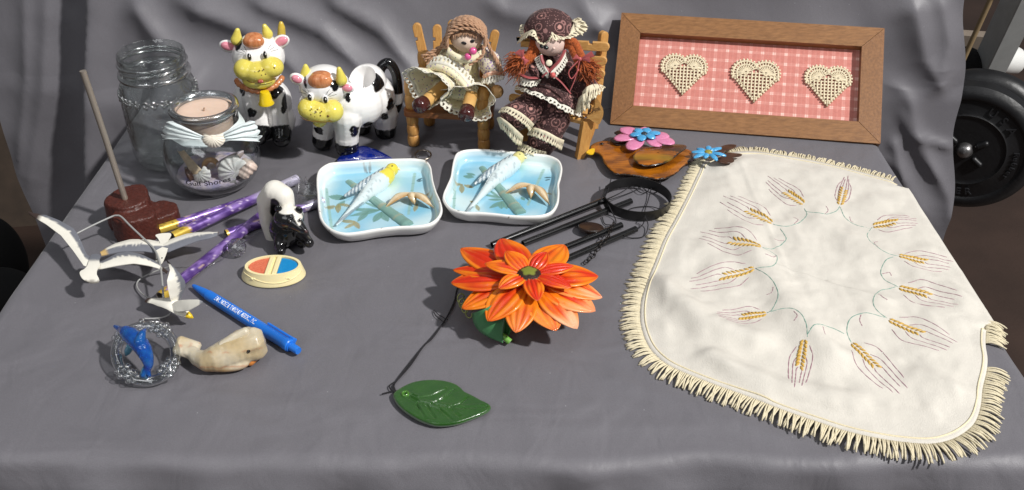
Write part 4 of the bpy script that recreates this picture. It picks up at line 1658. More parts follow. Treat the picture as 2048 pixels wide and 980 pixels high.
xw = Vector((.55, .83, 0)).normalized()      # depth direction of the turned chair
fl2 = P(1152, 316)
back = fl2 + Vector((.034, .052, 0))
# front side board (a whole clothes peg on edge) and the pair behind it
zt2 = Q(1162, 235, .968).z
for off, h0, hh, nm, kx in ((Vector((0, 0, 0)), 0, zt2, 'front_leg', 1.0), (Vector((.011, .020, 0)), 0.010, zt2 - .002, 'brace', .6), (Vector((.012, .046, 0)), 0, zt2 - .003, 'back_leg', .8)):
    o_ = fl2 + off
    top = o_ + Vector((.004, .002, hh))
    g = G()
    dx, dy = Vector((.0125, .004, 0)) * kx, Vector((-.002, .010, 0))
    pts0 = [o_ + Vector((0, 0, h0)), o_ + dx * .55 + Vector((0, 0, h0)), o_ + dx + Vector((0, 0, h0 + .010)), top + dx, top + dx * .1]
    board(g, pts0, .0085, axis=(-.3, .95, 0))
    part(nm, g, pegw, ch2, smooth=30)
# back upright
u0, u1 = Q(1194, 190, 1.010), Q(1208, 62, 1.020)
g = G()
a_ = u0 - (u1 - u0) * .55
peg(g, frame_M(a_, u1 - a_, z=(.5, -.85, 0)), (u1 - a_).length, .0100, .006, 0)
part('back_upright', g, pegw, ch2, smooth=30)
for (xr, yr, xl, yl) in ((1219, 94, 1042, 84), (1214, 122, 1050, 112), (1210, 148, 1045, 140)):
    a_, b_ = Q(xl, yl, 1.024), Q(xr, yr, 1.006)
    part('back_slat', peg(G(), frame_M(a_, b_ - a_, z=(.1, -1, .15)), (b_ - a_).length, .0098, .005, 4), pegx, ch2, smooth=30)
for (xr, yr, xl, yl) in ((1170, 215, 1030, 176), (1175, 225, 1018, 194), (1168, 240, 1030, 208)):
    a_, b_ = Q(xr, yr, .985 + (yr - 215) * -.0008), Q(xl, yl, 1.000 + (yl - 176) * -.0008)
    part('seat_slat', peg(G(), frame_M(a_, b_ - a_, z=(0, -.3, 1)), (b_ - a_).length, .0095, .005, 3), pegx, ch2, smooth=30)
# the other side's legs
for (x, y, Yp) in ((1040, 262, 1.000), (1062, 250, 1.03)):
    o_ = Q(x, y, Yp)
    o_.z = 0
    part('far_leg', board(G(), [o_, o_ + Vector((.009, 0, 0)), o_ + Vector((.011, 0, zt2)), o_ + Vector((-.001, 0, zt2))], .006, axis=(0, 1, 0)), pegw, ch2, smooth=30)
# name tag
tx, ty = 1190, 235
out = [(1190, 192), (1196, 200), (1203, 212), (1206, 222), (1205, 232), (1201, 242), (1197, 248), (1190, 245), (1182, 240), (1173, 232), (1180, 228), (1186, 220), (1189, 208)]
Yt = .956
pts = spline([Q(x, y, Yt + (x - 1190) * -.00008) for x, y in out], 40, True)
g = board(G(), pts, .0028, axis=(.25, -.95, .1))
part('name_tag', g, pegx, ch2, smooth=30)
V, fs = text_geo('Smile', .0062, 0, .0001)
o_ = Q(1195, 218, Yt - .0028)
Mt = frame_M(o_, (.97, .24, .05), z=(.25, -.95, .1))
part('lettering', G().add([Mt @ Vector(p) for p in V], fs), M('ink', c(70, 44, 24), .6), ch2, smooth=0)

# ================================================================ cloth helpers for the dolls
lace_m = M('lace', c(226, 222, 208), .85, var=.12, vs=300, bump=.0002, bs=900)
lace_c = M('lace_cream', c(222, 212, 184), .85, var=.12, vs=300, bump=.0002, bs=900)


def lace(g, top, bot, n, scal=None, rows=6, ruffle=.0, out=(0, -1, 0), m=0):
    """strip of lace between two paths with punched holes and a scalloped lower edge"""
    A, B = resample(top, n), resample(bot, n)
    V = []
    o_ = Vector(out)
    for i in range(n):
        for j in range(rows):
            t = j / (rows - 1)
            k = t
            if j == rows - 1: k = t - .16 * (1 - abs(math.sin(PI * i / 4.0)))
            p = Vector(A[i] * (1 - k) + B[i] * k)
            p += o_ * ruffle * math.sin(i * PI / 4.0 * .9) * t
            V.append(p)
    g.grid(V, n, rows, m, skip=lambda i, j: (j == 2 and i % 4 in (1, 2)) or (j == 3 and i % 4 == 1 and rows > 5))
    return g


def solid(o, th=.0005):
    md = o.modifiers.new('s', 'SOLIDIFY')
    md.thickness = th
    return o


def rope(g, pts, r, n=60, twist=70, m=0):
    """two-ply yarn"""
    P_ = [Vector(p) for p in resample(spline(pts, 40), n)]
    L = sum((P_[i + 1] - P_[i]).length for i in range(n - 1))
    for s in (0, PI):
        q = []
        prev = None
        for i in range(n):
            t = (P_[min(i + 1, n - 1)] - P_[max(i - 1, 0)]).normalized()
            a = prev if prev is not None else t.orthogonal().normalized()
            a = (a - t * a.dot(t)).normalized()
            prev = a
            b = t.cross(a)
            w = i / (n - 1) * L / (r * 7) * 2 * PI + s
            q.append(P_[i] + (a * math.cos(w) + b * math.sin(w)) * r * .55)
        g.tube(q, r * .62, 6, m)
    return g


def printed(name, base, spots, scale, size=.3, seed=0.0, tiny=None, ring=None):
    """cotton with a small print: coloured dabs (and optional rings and pin dots) scattered by a cell pattern"""
    if name in MATS: return MATS[name]
    m = M(name, c(*base), .85, bump=.0001, bs=1200, sheen=.1)
    nt = m.node_tree
    N, Lk = nt.nodes, nt.links
    tc = next(n for n in N if n.type == 'TEX_COORD')
    mp = N.new('ShaderNodeMapping')
    mp.inputs['Location'].default_value = (seed, seed * .7, seed * 1.3)
    Lk.new(tc.outputs['Object'], mp.inputs['Vector'])
    cur = None

    def layer(scale_, fn, colr, rand=.9):
        nonlocal cur
        v = N.new('ShaderNodeTexVoronoi')
        v.inputs['Scale'].default_value = scale_
        v.inputs['Randomness'].default_value = rand
        Lk.new(mp.outputs[0], v.inputs['Vector'])
        r = N.new('ShaderNodeValToRGB')
        e = r.color_ramp.elements
        while len(e) < len(fn): e.new(.5)
        for k, (pos, val) in enumerate(fn):
            e[k].position = pos
            e[k].color = (val, val, val, 1)
        Lk.new(v.outputs['Distance'], r.inputs[0])
        mx = N.new('ShaderNodeMix')
        mx.data_type = 'RGBA'
        Lk.new(r.outputs[0], mx.inputs['Factor'])
        if cur: Lk.new(cur, mx.inputs['A'])
        else: mx.inputs['A'].default_value = (*c(*base), 1)
        mx.inputs['B'].default_value = (*c(*colr), 1)
        cur = mx.outputs['Result']
    if tiny: layer(tiny[0], [(0, 1), (tiny[1], 1), (tiny[1] + .04, 0)], tiny[2], 1)
    for k, (colr, sc_, sz) in enumerate(spots):
        layer(sc_, [(0, 1), (sz, 1), (sz + .05, 0)], colr)
    if ring:
        layer(ring[0], [(0, 0), (ring[1], 0), (ring[1] + .02, 1), (ring[1] + .08, 1), (ring[1] + .1, 0)], ring[2])
    Lk.new(cur, N['Principled BSDF'].inputs['Base Color'])
    return m


# ---------------------------------------------------------------- fair doll
d1o = Vector((Q(920, 190, 1.0).x, 1.0, .045))
dl1 = thing('doll', 'fair haired doll in a cream lace dress and brown shoes sitting on the oak chair', 'doll', d1o, 'dolls sitting on wooden chairs')
floral = printed('floral_cotton', (226, 218, 186), [((168, 150, 182), 210, .18), ((126, 140, 120), 260, .16), ((206, 160, 150), 180, .12)], 100)
floral2 = printed('floral_lilac', (224, 214, 192), [((150, 130, 170), 330, .32), ((176, 150, 176), 260, .24)], 100, seed=.3)
skin = M('muslin_skin', c(238, 214, 194), .8, var=.04, vs=200)
Yd = 1.002
# dress body
prims = [('c', [Q(925, 168, Yd + .004), Q(928, 130, Yd + .004), Q(932, 100, Yd + .004)], [.0195, .0165, .0105]), Eq(915, 175, Yd - .004, 58, .020, 26), Eq(960, 182, Yd - .006, 36, .018, 24),
         ('c', [Q(965, 104, Yd), Q(980, 128, Yd - .008), Q(986, 148, Yd - .012)], [.0085, .0125, .0095]), ('c', [Q(900, 105, Yd), Q(880, 125, Yd - .006), Q(868, 140, Yd - .01)], [.0085, .0115, .009])]
Vs, fs = blob(prims, .0011, 6)
Vs[:, 1] += nzarr(Vs, 90) * .0018
part('dress', G().add(Vs, fs), floral, dl1, smooth=180)
# sleeve of lilac print
Vs, fs = blob([('c', [Q(966, 106, Yd - .003), Q(980, 126, Yd - .011), Q(985, 144, Yd - .0145)], [.0085, .0128, .0095])], .0011, 4)
part('sleeve', G().add(Vs, fs), floral2, dl1, smooth=180)
# open skirt legs with lace, one round each shin
for k, (hub, mouth, r0, r1, tilt_) in enumerate((((905, 158), (860, 178), .010, .0215, 0), ((952, 178), (938, 206), .011, .0225, 1))):
    a_, b_ = Q(hub[0], hub[1], Yd - .006), Q(mouth[0], mouth[1], Yd - .036)
    d_ = (b_ - a_).normalized()
    u_ = d_.cross(Vector((0, 0, 1))).normalized()
    w_ = u_.cross(d_)
    n = 64
    V = []
    rows = 12
    for i in range(n):
        w = 2 * PI * i / n
        for j in range(rows):
            t = j / (rows - 1)
            r = (r0 * (1 - t) + r1 * t) * (1 + .16 * t * math.sin(3 * w + k) + .06 * t * math.sin(7 * w))
            p = a_.lerp(b_, t) + (u_ * math.cos(w) * (1.15 if k == 0 else 1.2) + w_ * math.sin(w) * .82) * r + Vector((0, 0, .004 * t))
            p.z = max(p.z, .0462)
            V.append(p)
    solid(part('skirt_leg', G().grid(V, n, rows, cu=True), floral, dl1, smooth=180))
    top = [V[i * rows + rows - 1] for i in range(n)] + [V[rows - 1]]
    bot = [p + (p - a_).normalized() * .0065 + d_ * .003 for p in top]
    for q in bot: q.z = max(q.z, .0455)
    solid(part('lace_trim', lace(G(), top, bot, 121, rows=6, ruffle=.0006, out=-d_), lace_m, dl1, smooth=180))
    top = [V[i * rows + rows - 6] + (V[i * rows + rows - 6] - a_.lerp(b_, .5)).normalized() * .0012 for i in range(n)] + [V[rows - 6]]
    bot = [p + d_ * .0065 + (p - a_.lerp(b_, .55)).normalized() * .0022 for p in top]
    solid(part('lace_trim', lace(G(), top, bot, 121, rows=6, ruffle=.0006, out=-d_), lace_m, dl1, smooth=180))
# lace hem of the blouse: big curved band across the lap
top = [Q(*p) for p in [(858, 116, Yd - .014), (872, 112, Yd - .020), (888, 112, Yd - .024), (908, 118, Yd - .028), (926, 132, Yd - .030), (942, 150, Yd - .030), (952, 166, Yd - .030), (958, 176, Yd - .028)]]
bot = [Q(*p) for p in [(852, 134, Yd - .020), (868, 128, Yd - .026), (886, 130, Yd - .031), (904, 138, Yd - .035), (920, 152, Yd - .037), (934, 168, Yd - .037), (944, 176, Yd - .036), (954, 182, Yd - .033)]]
solid(part('lace_band', lace(G(), spline(bot, 30), spline(top, 30), 61, rows=6, ruffle=.0005), lace_m, dl1, smooth=180))
b2_ = [p + Vector((0, -.002, -.004)) for p in spline(bot, 30)]
solid(part('blouse_hem', G().grid([q for a_, b_ in zip(spline(bot, 30), spline([Q(*p) for p in [(856, 146, Yd - .018), (870, 142, Yd - .026), (888, 146, Yd - .033), (904, 154, Yd - .038), (918, 166, Yd - .039), (932, 180, Yd - .038), (944, 184, Yd - .036), (954, 186, Yd - .033)]], 30)) for q in (a_, a_.lerp(b_, .5) + Vector((0, -.002, 0)), b_)], 30, 3), floral, dl1, smooth=180))
top = [Q(*p) for p in [(968, 150, Yd - .024), (978, 145, Yd - .028), (990, 142, Yd - .026), (1000, 146, Yd - .02)]]
bot = [Q(*p) for p in [(962, 168, Yd - .028), (976, 169, Yd - .034), (992, 166, Yd - .034), (1009, 158, Yd - .026)]]
solid(part('lace_cuff', lace(G(), spline(top, 20), spline(bot, 20), 33, rows=6, ruffle=.001), lace_m, dl1, smooth=180))
g = G().tube(spline([p + Vector((0, -.002, -.001)) for p in top], 24), .0022, 8)
part('cuff_band', g, printed('coral_cotton', (222, 168, 140), [((236, 210, 190), 160, .25)], 100), dl1, smooth=180)
part('hand', G().ell(Q(994, 183, Yd - .022), (.0072, .0066, .0074)), M('wood_hand', c(214, 168, 112), .45, var=.1, vs=90), dl1, smooth=180)
leg_m = M('wood_leg', c(212, 170, 104), .45, rgb2=c(196, 148, 84), vs=60)
shoe_m = M('shoe_brown', c(70, 32, 30), .18, coat=.3, var=.1, vs=120)
for (a_, b_, e_) in ((Q(888, 172, Yd - .022), Q(852, 203, Yd - .052), Q(838, 212, Yd - .062)), (Q(944, 186, Yd - .030), Q(936, 215, Yd - .058), Q(933, 228, Yd - .067))):
    part('leg', G().tube([a_, b_, b_.lerp(e_, .3)], .0068, 16), leg_m, dl1, smooth=60)
    d_ = (e_ - b_).normalized()
    s0 = b_.lerp(e_, .15)
    part('shoe', G().tube([s0, s0 + d_ * .0005, s0 + d_ * .010, s0 + d_ * .0128, s0 + d_ * .0142], [.0070, .0078, .0084, .0074, .0048], 18), shoe_m, dl1, smooth=60)
# head
hc = Q(933, 73, Yd - .008)
hr = R(33, 78, Yd)
part('head', G().ell(hc, (hr, hr * .95, hr * .92), None, 28, 20), skin, dl1, smooth=180)
for (x, y) in ((926, 91), (949, 87)):
    d_ = (Q(x, y, Yd - .03) - hc)
    g = G().ell(hc + d_.normalized() * hr * .945, (.0029, .0012, .0020), Euler((.3, .25 if x < 940 else -.35, 0)).to_matrix(), 12, 8)
    part('eye', g, M('eye_paint', c(28, 26, 30), .4), dl1, smooth=180)
yarn = M('yarn_fair', c(182, 142, 112), .95, var=.35, vs=700, sheen=.3, bump=.0003, bs=900)
hair = part('hair', G().ell(hc + Vector((0, .004, .003)), (hr * 1.10, hr * 1.02, hr * 1.02), None, 24, 16), yarn, dl1, smooth=180)
# yarn laid over the crown from side to side, falling in two bundles
for k in range(13):
    t = k / 12
    fy = -.013 + .030 * t                     # front to back
    up_ = hr * (1.16 if k > 0 else 1.02) * math.sqrt(max(.12, 1 - (fy / (hr * 1.25)) ** 2))
    pts = []
    for a_ in np.linspace(PI * 1.02, -PI * .02, 13):
        pts.append(hc + Vector((hr * 1.14 * math.cos(a_), fy * (1 if math.sin(a_) > .3 else .9) - .004, max(up_ * math.sin(a_), -.004) + .0015 - .006 * (1 - t) * (math.sin(a_) < .2))))
    le, re = [], []
    if k % 3 == 0:
        j = k // 3
        le = [Q(884 - 6 * j, 100 - 2 * j, Yd - .012), Q(865 - 5 * j, 112 + 2 * j, Yd - .016), Q(846 + 10 * j, 114 + 8 * j, Yd - .018)]
        le = [Q(884 - 2 * j, 92 + 3 * j, Yd - .014), Q(866 + 1 * j, 102 + 4 * j, Yd - .017), Q(844 + 5 * j, 113 + 8 * j, Yd - .018)][::-1]
    if k % 3 == 1:
        j = k // 3
        re = [Q(974 + 2 * j, 86 + 4 * j, Yd - .020 + .002 * j), Q(986 + 3 * j, 112 + 3 * j, Yd - .024 + .002 * j), Q(998 + 3 * j, 140 + 4 * j, Yd - .022)]
        if j == 0: re = [Q(968, 92, Yd - .024), Q(966, 110, Yd - .030), Q(950, 122, Yd - .032), Q(938, 130, Yd - .033)]
    g = rope(G(), (le if le else []) + pts + re, .0017, 110 if (le or re) else 70)
    part('yarn_strand', g, yarn, hair, smooth=180)
# fringe wisps on the brow
g = G()
for k in range(26):
    t = k / 25
    a_ = hc + Vector((hr * (-.72 + 1.35 * t), -hr * .80, hr * (.45 + .25 * math.sin(PI * t))))
    b_ = a_ + Vector((rnd.uniform(-.001, .001), -hr * .14, -hr * rnd.uniform(.22, .38)))
    g.tube([a_, a_.lerp(b_, .5) + Vector((0, -.0008, 0)), b_], [.0007, .0006, .0002], 5)
part('fringe', g, yarn, hair, smooth=180, kind='stuff')
# collar and pink bead bow
top = spline([Q(896, 92, Yd - .020), Q(912, 106, Yd - .028), Q(936, 112, Yd - .031), Q(962, 100, Yd - .026)], 24)
bot = spline([Q(892, 110, Yd - .024), Q(914, 122, Yd - .032), Q(940, 126, Yd - .034), Q(968, 112, Yd - .028)], 24)
solid(part('collar', G().grid([q for a_, b_ in zip(top, bot) for q in (a_, a_.lerp(b_, .5) + Vector((0, -.0015, 0)), b_)], 24, 3), floral, dl1, smooth=180))
pink = M('bead_pink', c(222, 92, 150), .2, coat=.4)
for (x, y, r) in ((946, 102, 7.5), (936, 113, 7)):
    part('bead', G().ell(Q(x, y, Yd - .036), R(r, y, Yd), None, 14, 10), pink, dl1, smooth=180)

# ---------------------------------------------------------------- red-haired doll
d2o = Vector((Q(1100, 210, 1.0).x, .99, .045))
dl2 = thing('doll', 'red haired doll with braids, brown print dress and mob cap', 'doll', d2o, 'dolls sitting on wooden chairs')
prt = printed('brown_print', (62, 36, 36), [((188, 138, 128), 82, .16)], 100, tiny=(430, .22, (150, 112, 108)), ring=(82, .36, (140, 100, 96)))
Ye = .990
prims = [('c', [Q(1100, 185, Ye + .004), Q(1100, 150, Ye + .004), Q(1102, 118, Ye + .006)], [.0225, .0185, .0125]), Eq(1102, 192, Ye - .004, 58, .022, 22),
         ('c', [Q(1138, 125, Ye), Q(1158, 155, Ye - .010), Q(1172, 178, Ye - .014)], [.0115, .0150, .0145]), ('c', [Q(1066, 122, Ye), Q(1052, 140, Ye - .010), Q(1058, 152, Ye - .020)], [.0105, .0125, .0115])]
Vs, fs = blob(prims, .0011, 6)
Vs[:, 1] += nzarr(Vs, 80) * .0025
part('dress', G().add(Vs, fs), prt, dl2, smooth=180)
# trousers
prims = [('c', [Q(1085, 200, Ye - .008), Q(1062, 216, Ye - .022), Q(1030, 234, Ye - .036)], [.0175, .0175, .0165])]
Vs, fs = blob(prims, .0011, 5)
Vs[:, 1] += nzarr(Vs, 90, 3) * .002
part('trouser_leg', G().add(Vs, fs), prt, dl2, smooth=180)
prims = [('c', [Q(1112, 205, Ye - .010), Q(1106, 235, Ye - .022), Q(1090, 272, Ye - .028), Q(1078, 296, Ye - .028)], [.0195, .0200, .0180, .0150])]
Vs, fs = blob(prims, .0011, 5)
Vs[:, 1] += nzarr(Vs, 90, 6) * .002
part('trouser_leg', G().add(Vs, fs), prt, dl2, smooth=180)


def ltrim(pt, pb, n, name='lace_trim', ruff=.0008, mat=None):
    solid(part(name, lace(G(), spline([Q(*p) for p in pt], 24), spline([Q(*p) for p in pb], 24), n, rows=6, ruffle=ruff), mat or lace_c, dl2, smooth=180))


# two rows of lace on each leg
ltrim([(1004, 216, Ye - .048), (1018, 214, Ye - .056), (1040, 224, Ye - .058), (1058, 238, Ye - .052), (1068, 248, Ye - .044)], [(996, 226, Ye - .050), (1012, 226, Ye - .060), (1034, 240, Ye - .062), (1052, 254, Ye - .056), (1058, 264, Ye - .046)], 65)
ltrim([(994, 236, Ye - .046), (1000, 234, Ye - .056), (1016, 244, Ye - .060), (1034, 260, Ye - .058), (1046, 272, Ye - .048)], [(1002, 258, Ye - .044), (1008, 262, Ye - .054), (1018, 274, Ye - .058), (1030, 288, Ye - .056), (1042, 292, Ye - .046)], 65)
ltrim([(1062, 256, Ye - .040), (1074, 256, Ye - .050), (1096, 264, Ye - .054), (1114, 274, Ye - .050), (1128, 280, Ye - .038)], [(1054, 270, Ye - .042), (1068, 274, Ye - .053), (1090, 284, Ye - .057), (1110, 294, Ye - .053), (1122, 302, Ye - .040)], 65)
ltrim([(1042, 286, Ye - .036), (1054, 290, Ye - .046), (1072, 298, Ye - .048), (1094, 304, Ye - .042)], [(1034, 298, Ye - .038), (1046, 304, Ye - .049), (1066, 312, Ye - .051), (1090, 318, Ye - .045)], 49)
# peplum with lace edge
top = [Q(*p) for p in [(1052, 160, Ye - .020), (1072, 166, Ye - .028), (1100, 172, Ye - .030), (1130, 184, Ye - .028), (1158, 200, Ye - .018)]]
mid = [Q(*p) for p in [(1036, 172, Ye - .022), (1062, 180, Ye - .036), (1100, 194, Ye - .042), (1134, 212, Ye - .040), (1164, 224, Ye - .024)]]
bot = [Q(*p) for p in [(1028, 178, Ye - .022), (1058, 188, Ye - .040), (1096, 204, Ye - .046), (1130, 224, Ye - .045), (1166, 236, Ye - .026)]]
A, B = spline(top, 36), spline(mid, 36)
V = []
for i, (a_, b_) in enumerate(zip(A, B)):
    for j in range(5):
        t = j / 4
        V.append(a_.lerp(b_, t) + Vector((0, -.003 * math.sin(PI * t) - .002 * math.sin(i * .9) * t, 0)))
solid(part('peplum', G().grid(V, 36, 5), prt, dl2, smooth=180))
solid(part('lace_trim', lace(G(), spline(mid, 36), spline(bot, 36), 81, rows=6, ruffle=.0015), lace_m, dl2, smooth=180))
# cuffs
ltrim([(1166, 182, Ye - .034), (1176, 172, Ye - .036), (1190, 168, Ye - .030), (1202, 170, Ye - .018)], [(1160, 216, Ye - .034), (1176, 206, Ye - .044), (1196, 192, Ye - .040), (1212, 174, Ye - .024)], 57, 'lace_cuff', .002)
ltrim([(1158, 196, Ye - .030), (1164, 190, Ye - .038), (1174, 184, Ye - .038)], [(1150, 226, Ye - .030), (1162, 226, Ye - .042), (1180, 216, Ye - .044)], 41, 'lace_cuff', .002)
ltrim([(1034, 150, Ye - .022), (1050, 158, Ye - .034), (1068, 160, Ye - .034), (1082, 158, Ye - .028)], [(1028, 160, Ye - .023), (1046, 172, Ye - .037), (1066, 174, Ye - .038), (1078, 168, Ye - .031)], 45, 'lace_cuff', .0012, lace_m)
rose = M('ribbon_rose', c(150, 66, 68), .5, sheen=.3, var=.15, vs=200)


def ribbon(pts, w, n=30, nm='ribbon', par=None):
    P_ = spline([Q(*p) for p in pts], n)
    part(nm, G().tube(P_, w, 8, flat=.35), rose, par or dl2, smooth=180)


ribbon([(1040, 148, Ye - .032), (1056, 155, Ye - .037), (1078, 156, Ye - .033)], .0022)
ribbon([(1082, 110, Ye - .030), (1086, 124, Ye - .034), (1098, 142, Ye - .038)], .0018)
ribbon([(1130, 100, Ye - .026), (1118, 122, Ye - .034), (1098, 142, Ye - .038)], .0020)
ribbon([(1098, 142, Ye - .038), (1108, 152, Ye - .042), (1124, 166, Ye - .043), (1142, 188, Ye - .046)], .0013)
ribbon([(1098, 142, Ye - .038), (1090, 148, Ye - .040), (1084, 154, Ye - .040)], .0016)
part('ribbon_rosette', G().ell(Q(1106, 150, Ye - .044), .0028, None, 10, 8), M('rosette', c(206, 96, 92), .6, bump=.0006, bs=500), dl2, smooth=180)
part('button', G().lathe([(0, .001), (.0025, .0012), (.0032, .0006), (.0034, 0), (0, 0)], 16, Q(1098, 126, Ye - .036), Euler((1.2, 0, 0)).to_matrix()), M('button_ivory', c(232, 222, 196), .4), dl2, smooth=60)
# V of lace at the neck
ltrim([(1084, 108, Ye - .028), (1086, 124, Ye - .034), (1097, 144, Ye - .040)], [(1068, 118, Ye - .026), (1076, 138, Ye - .034), (1096, 158, Ye - .041)], 37, 'lace_collar', .0005, lace_m)
ltrim([(1132, 98, Ye - .024), (1119, 124, Ye - .034), (1102, 144, Ye - .040)], [(1140, 114, Ye - .022), (1130, 134, Ye - .034), (1108, 160, Ye - .041)], 45, 'lace_collar', .0005, lace_m)
# head
hc = Q(1102, 80, Ye - .013)
hr = R(32, 80, Ye)
skin2 = M('muslin_pink', c(234, 206, 194), .75, var=.04, vs=200)
part('head', G().ell(hc, (hr, hr * .95, hr * .98), None, 28, 20), skin2, dl2, smooth=180)
for (x, y, s) in ((1091, 97, 1.0), (1077, 97, .8)):
    d_ = (Q(x, y, Ye - .03) - hc)
    g = G().ell(hc + d_.normalized() * hr * .95, (.0030 * s, .0012, .0024), None, 12, 8)
    for k in range(4):
        a_ = hc + d_.normalized() * hr * .985 + Vector((-.002 + .0014 * k, 0, .0022))
        g.tube([a_, a_ + Vector((.0008 * (k - 1.5), .0004, .0018))], .0002, 4)
    g.ell(hc + d_.normalized() * hr * .95 + Vector((.0006, -.0012, .0006)), .0006, None, 8, 6, 1)
    part('eye', g, [MATS['eye_paint'], M('eye_glint', c(200, 220, 210), .3)], dl2, smooth=180)
d_ = (Q(1108, 98, Ye - .03) - hc)
part('nose', G().ell(hc + d_.normalized() * hr * .97, .0013, None, 8, 6), skin2, dl2, smooth=180)
red = M('yarn_red', c(170, 84, 36), .95, var=.4, vs=500, sheen=.3, bump=.0006, bs=700)
hair = part('hair', G().ell(hc + Vector((0, .005, .004)), (hr * 1.08, hr * .98, hr * 1.0), None, 24, 16), red, dl2, smooth=180)


def braid(pts, r):
    P_ = [Vector(p) for p in resample(spline(pts, 40), 70)]
    for s in range(3):
        q = []
        for i, p in enumerate(P_):
            w = i / 69 * 5.0 * 2 * PI + s * 2 * PI / 3
            t = (P_[min(i + 1, 69)] - P_[max(i - 1, 0)]).normalized()
            u_ = t.cross(Vector((0, 1, 0))).normalized()
            q.append(p + u_ * math.sin(w) * r * .75 + Vector((0, math.sin(2 * w) * r * .45, 0)))
        g = G().tube(q, r * .62, 8)
        part('yarn_strand', g, red, hair, smooth=180)


braid([Q(1126, 84, Ye - .016), Q(1144, 88, Ye - .022), Q(1153, 104, Ye - .026), Q(1160, 120, Ye - .028)], .0052)
braid([Q(1072, 82, Ye - .012), Q(1068, 100, Ye - .018), Q(1058, 116, Ye - .022), Q(1046, 122, Ye - .024)], .0048)
for (x, y, dx_, sz) in ((1176, 142, 1, 1.0), (1030, 134, -1, 1.0)):
    ce = Q(x, y, Ye - .026)
    g = G()
    rt_ = Q(x - 14 * dx_, y - 20, Ye - .026)
    for k in range(420):
        e_ = ce + Vector((rnd.gauss(0, .0058) + dx_ * .001, rnd.gauss(0, .005), rnd.gauss(-.002, .0066)))
        m_ = rt_.lerp(e_, .5) + Vector((rnd.gauss(0, .003), rnd.gauss(0, .003), rnd.gauss(0, .002)))
        g.tube(spline([rt_, m_, e_], 6), [.0005, .0006, .0006, .0005, .0004, .0002], 4)
    part('hair_tuft', g, red, hair, smooth=180, kind='stuff')
for (x, y, L_) in ((1160, 118, 1), (1046, 116, -1)):
    g = G()
    o_ = Q(x, y, Ye - .034)
    for (dx_, dz_) in ((.013, .007), (.010, .001), (-.006, .004)) if L_ > 0 else ((-.006, .009), (-.002, .010), (.004, -.004)):
        e_ = o_ + Vector((dx_, -.003, dz_))
        V = []
        for i in range(8):
            t = i / 7
            wdt = .0004 + .0032 * t
            p = o_.lerp(e_, t)
            sd = (e_ - o_).cross(Vector((0, 1, 0))).normalized()
            V += [p - sd * wdt, p + Vector((0, -.0012 * math.sin(PI * t), 0)), p + sd * wdt]
        g.grid(V, 8, 3)
    g.ell(o_, .0021, None, 8, 6)
    if L_ > 0:
        g.tube(spline([o_, o_ + Vector((-.011, -.003, -.012)), o_ + Vector((-.008, -.004, -.020)), o_ + Vector((-.001, -.003, -.010))], 20), .0006, 5)
        g.tube(spline([o_, o_ + Vector((-.004, -.004, -.018)), o_ + Vector((-.010, -.003, -.036))], 14), .0006, 5)
    part('ribbon_bow', g, M('ribbon_dusty', c(190, 92, 92), .5, sheen=.3), hair, smooth=180)
# mob cap
cc_ = Q(1098, 54, Ye - .002)
n, rows = 80, 16
V = []
for i in range(n):
    w = 2 * PI * i / n
    for j in range(rows):
        t = j / (rows - 1)
        th = t * PI * .60
        r = math.sin(th)
        puff = 1 + .05 * math.sin(6 * w) * t
        V.append(cc_ + Vector((R(50, 54, Ye) * r * puff * math.cos(w), .0255 * r * puff * math.sin(w), R(36, 54, Ye) * math.cos(th) - .002 * t)))
cap = part('cap', G().grid(V, n, rows, cu=True), prt, dl2, smooth=180)
brim = spline([Q(*p) for p in [(1046, 70, Ye - 0.007), (1052, 66, Ye - 0.014), (1066, 60, Ye - 0.020), (1072, 66, Ye - 0.022), (1078, 78, Ye - 0.022), (1088, 82, Ye - 0.023), (1097, 76, Ye - 0.024), (1101, 60, Ye - 0.024), (1106, 66, Ye - 0.024), (1118, 72, Ye - 0.022), (1136, 66, Ye - 0.017), (1146, 50, Ye - 0.009), (1148, 38, Ye + .002)]], 60)
edge = spline([Q(*p) for p in [(1034, 88, Ye - 0.010), (1042, 84, Ye - 0.019), (1060, 72, Ye - 0.026), (1070, 78, Ye - 0.029), (1078, 88, Ye - 0.029), (1088, 90, Ye - 0.030), (1098, 84, Ye - 0.031), (1103, 76, Ye - 0.031), (1110, 82, Ye - 0.030), (1124, 80, Ye - 0.029), (1146, 76, Ye - 0.023), (1170, 62, Ye - 0.012), (1170, 44, Ye + .004)]], 60)
solid(part('cap_lace', lace(G(), brim, edge, 121, rows=6, ruffle=.0012), lace_c, cap, smooth=180), .0007)
solid(part('cap_lace', lace(G(), spline([Q(*p) for p in [(1142, 42, Ye - 0.003), (1150, 46, Ye - 0.009), (1150, 58, Ye - 0.014)]], 20), spline([Q(*p) for p in [(1158, 33, Ye - 0.004), (1176, 54, Ye - 0.012), (1164, 72, Ye - 0.020)]], 20), 41, rows=6, ruffle=.002), lace_c, cap, smooth=180), .0007)
solid(part('cap_lace', lace(G(), spline([Q(*p) for p in [(1056, 50, Ye), (1050, 60, Ye - 0.004), (1049, 70, Ye - 0.009)]], 16), spline([Q(*p) for p in [(1040, 50, Ye), (1038, 60, Ye - 0.004), (1042, 76, Ye - 0.009)]], 16), 25, rows=6, ruffle=.001), lace_c, cap, smooth=180), .0007)

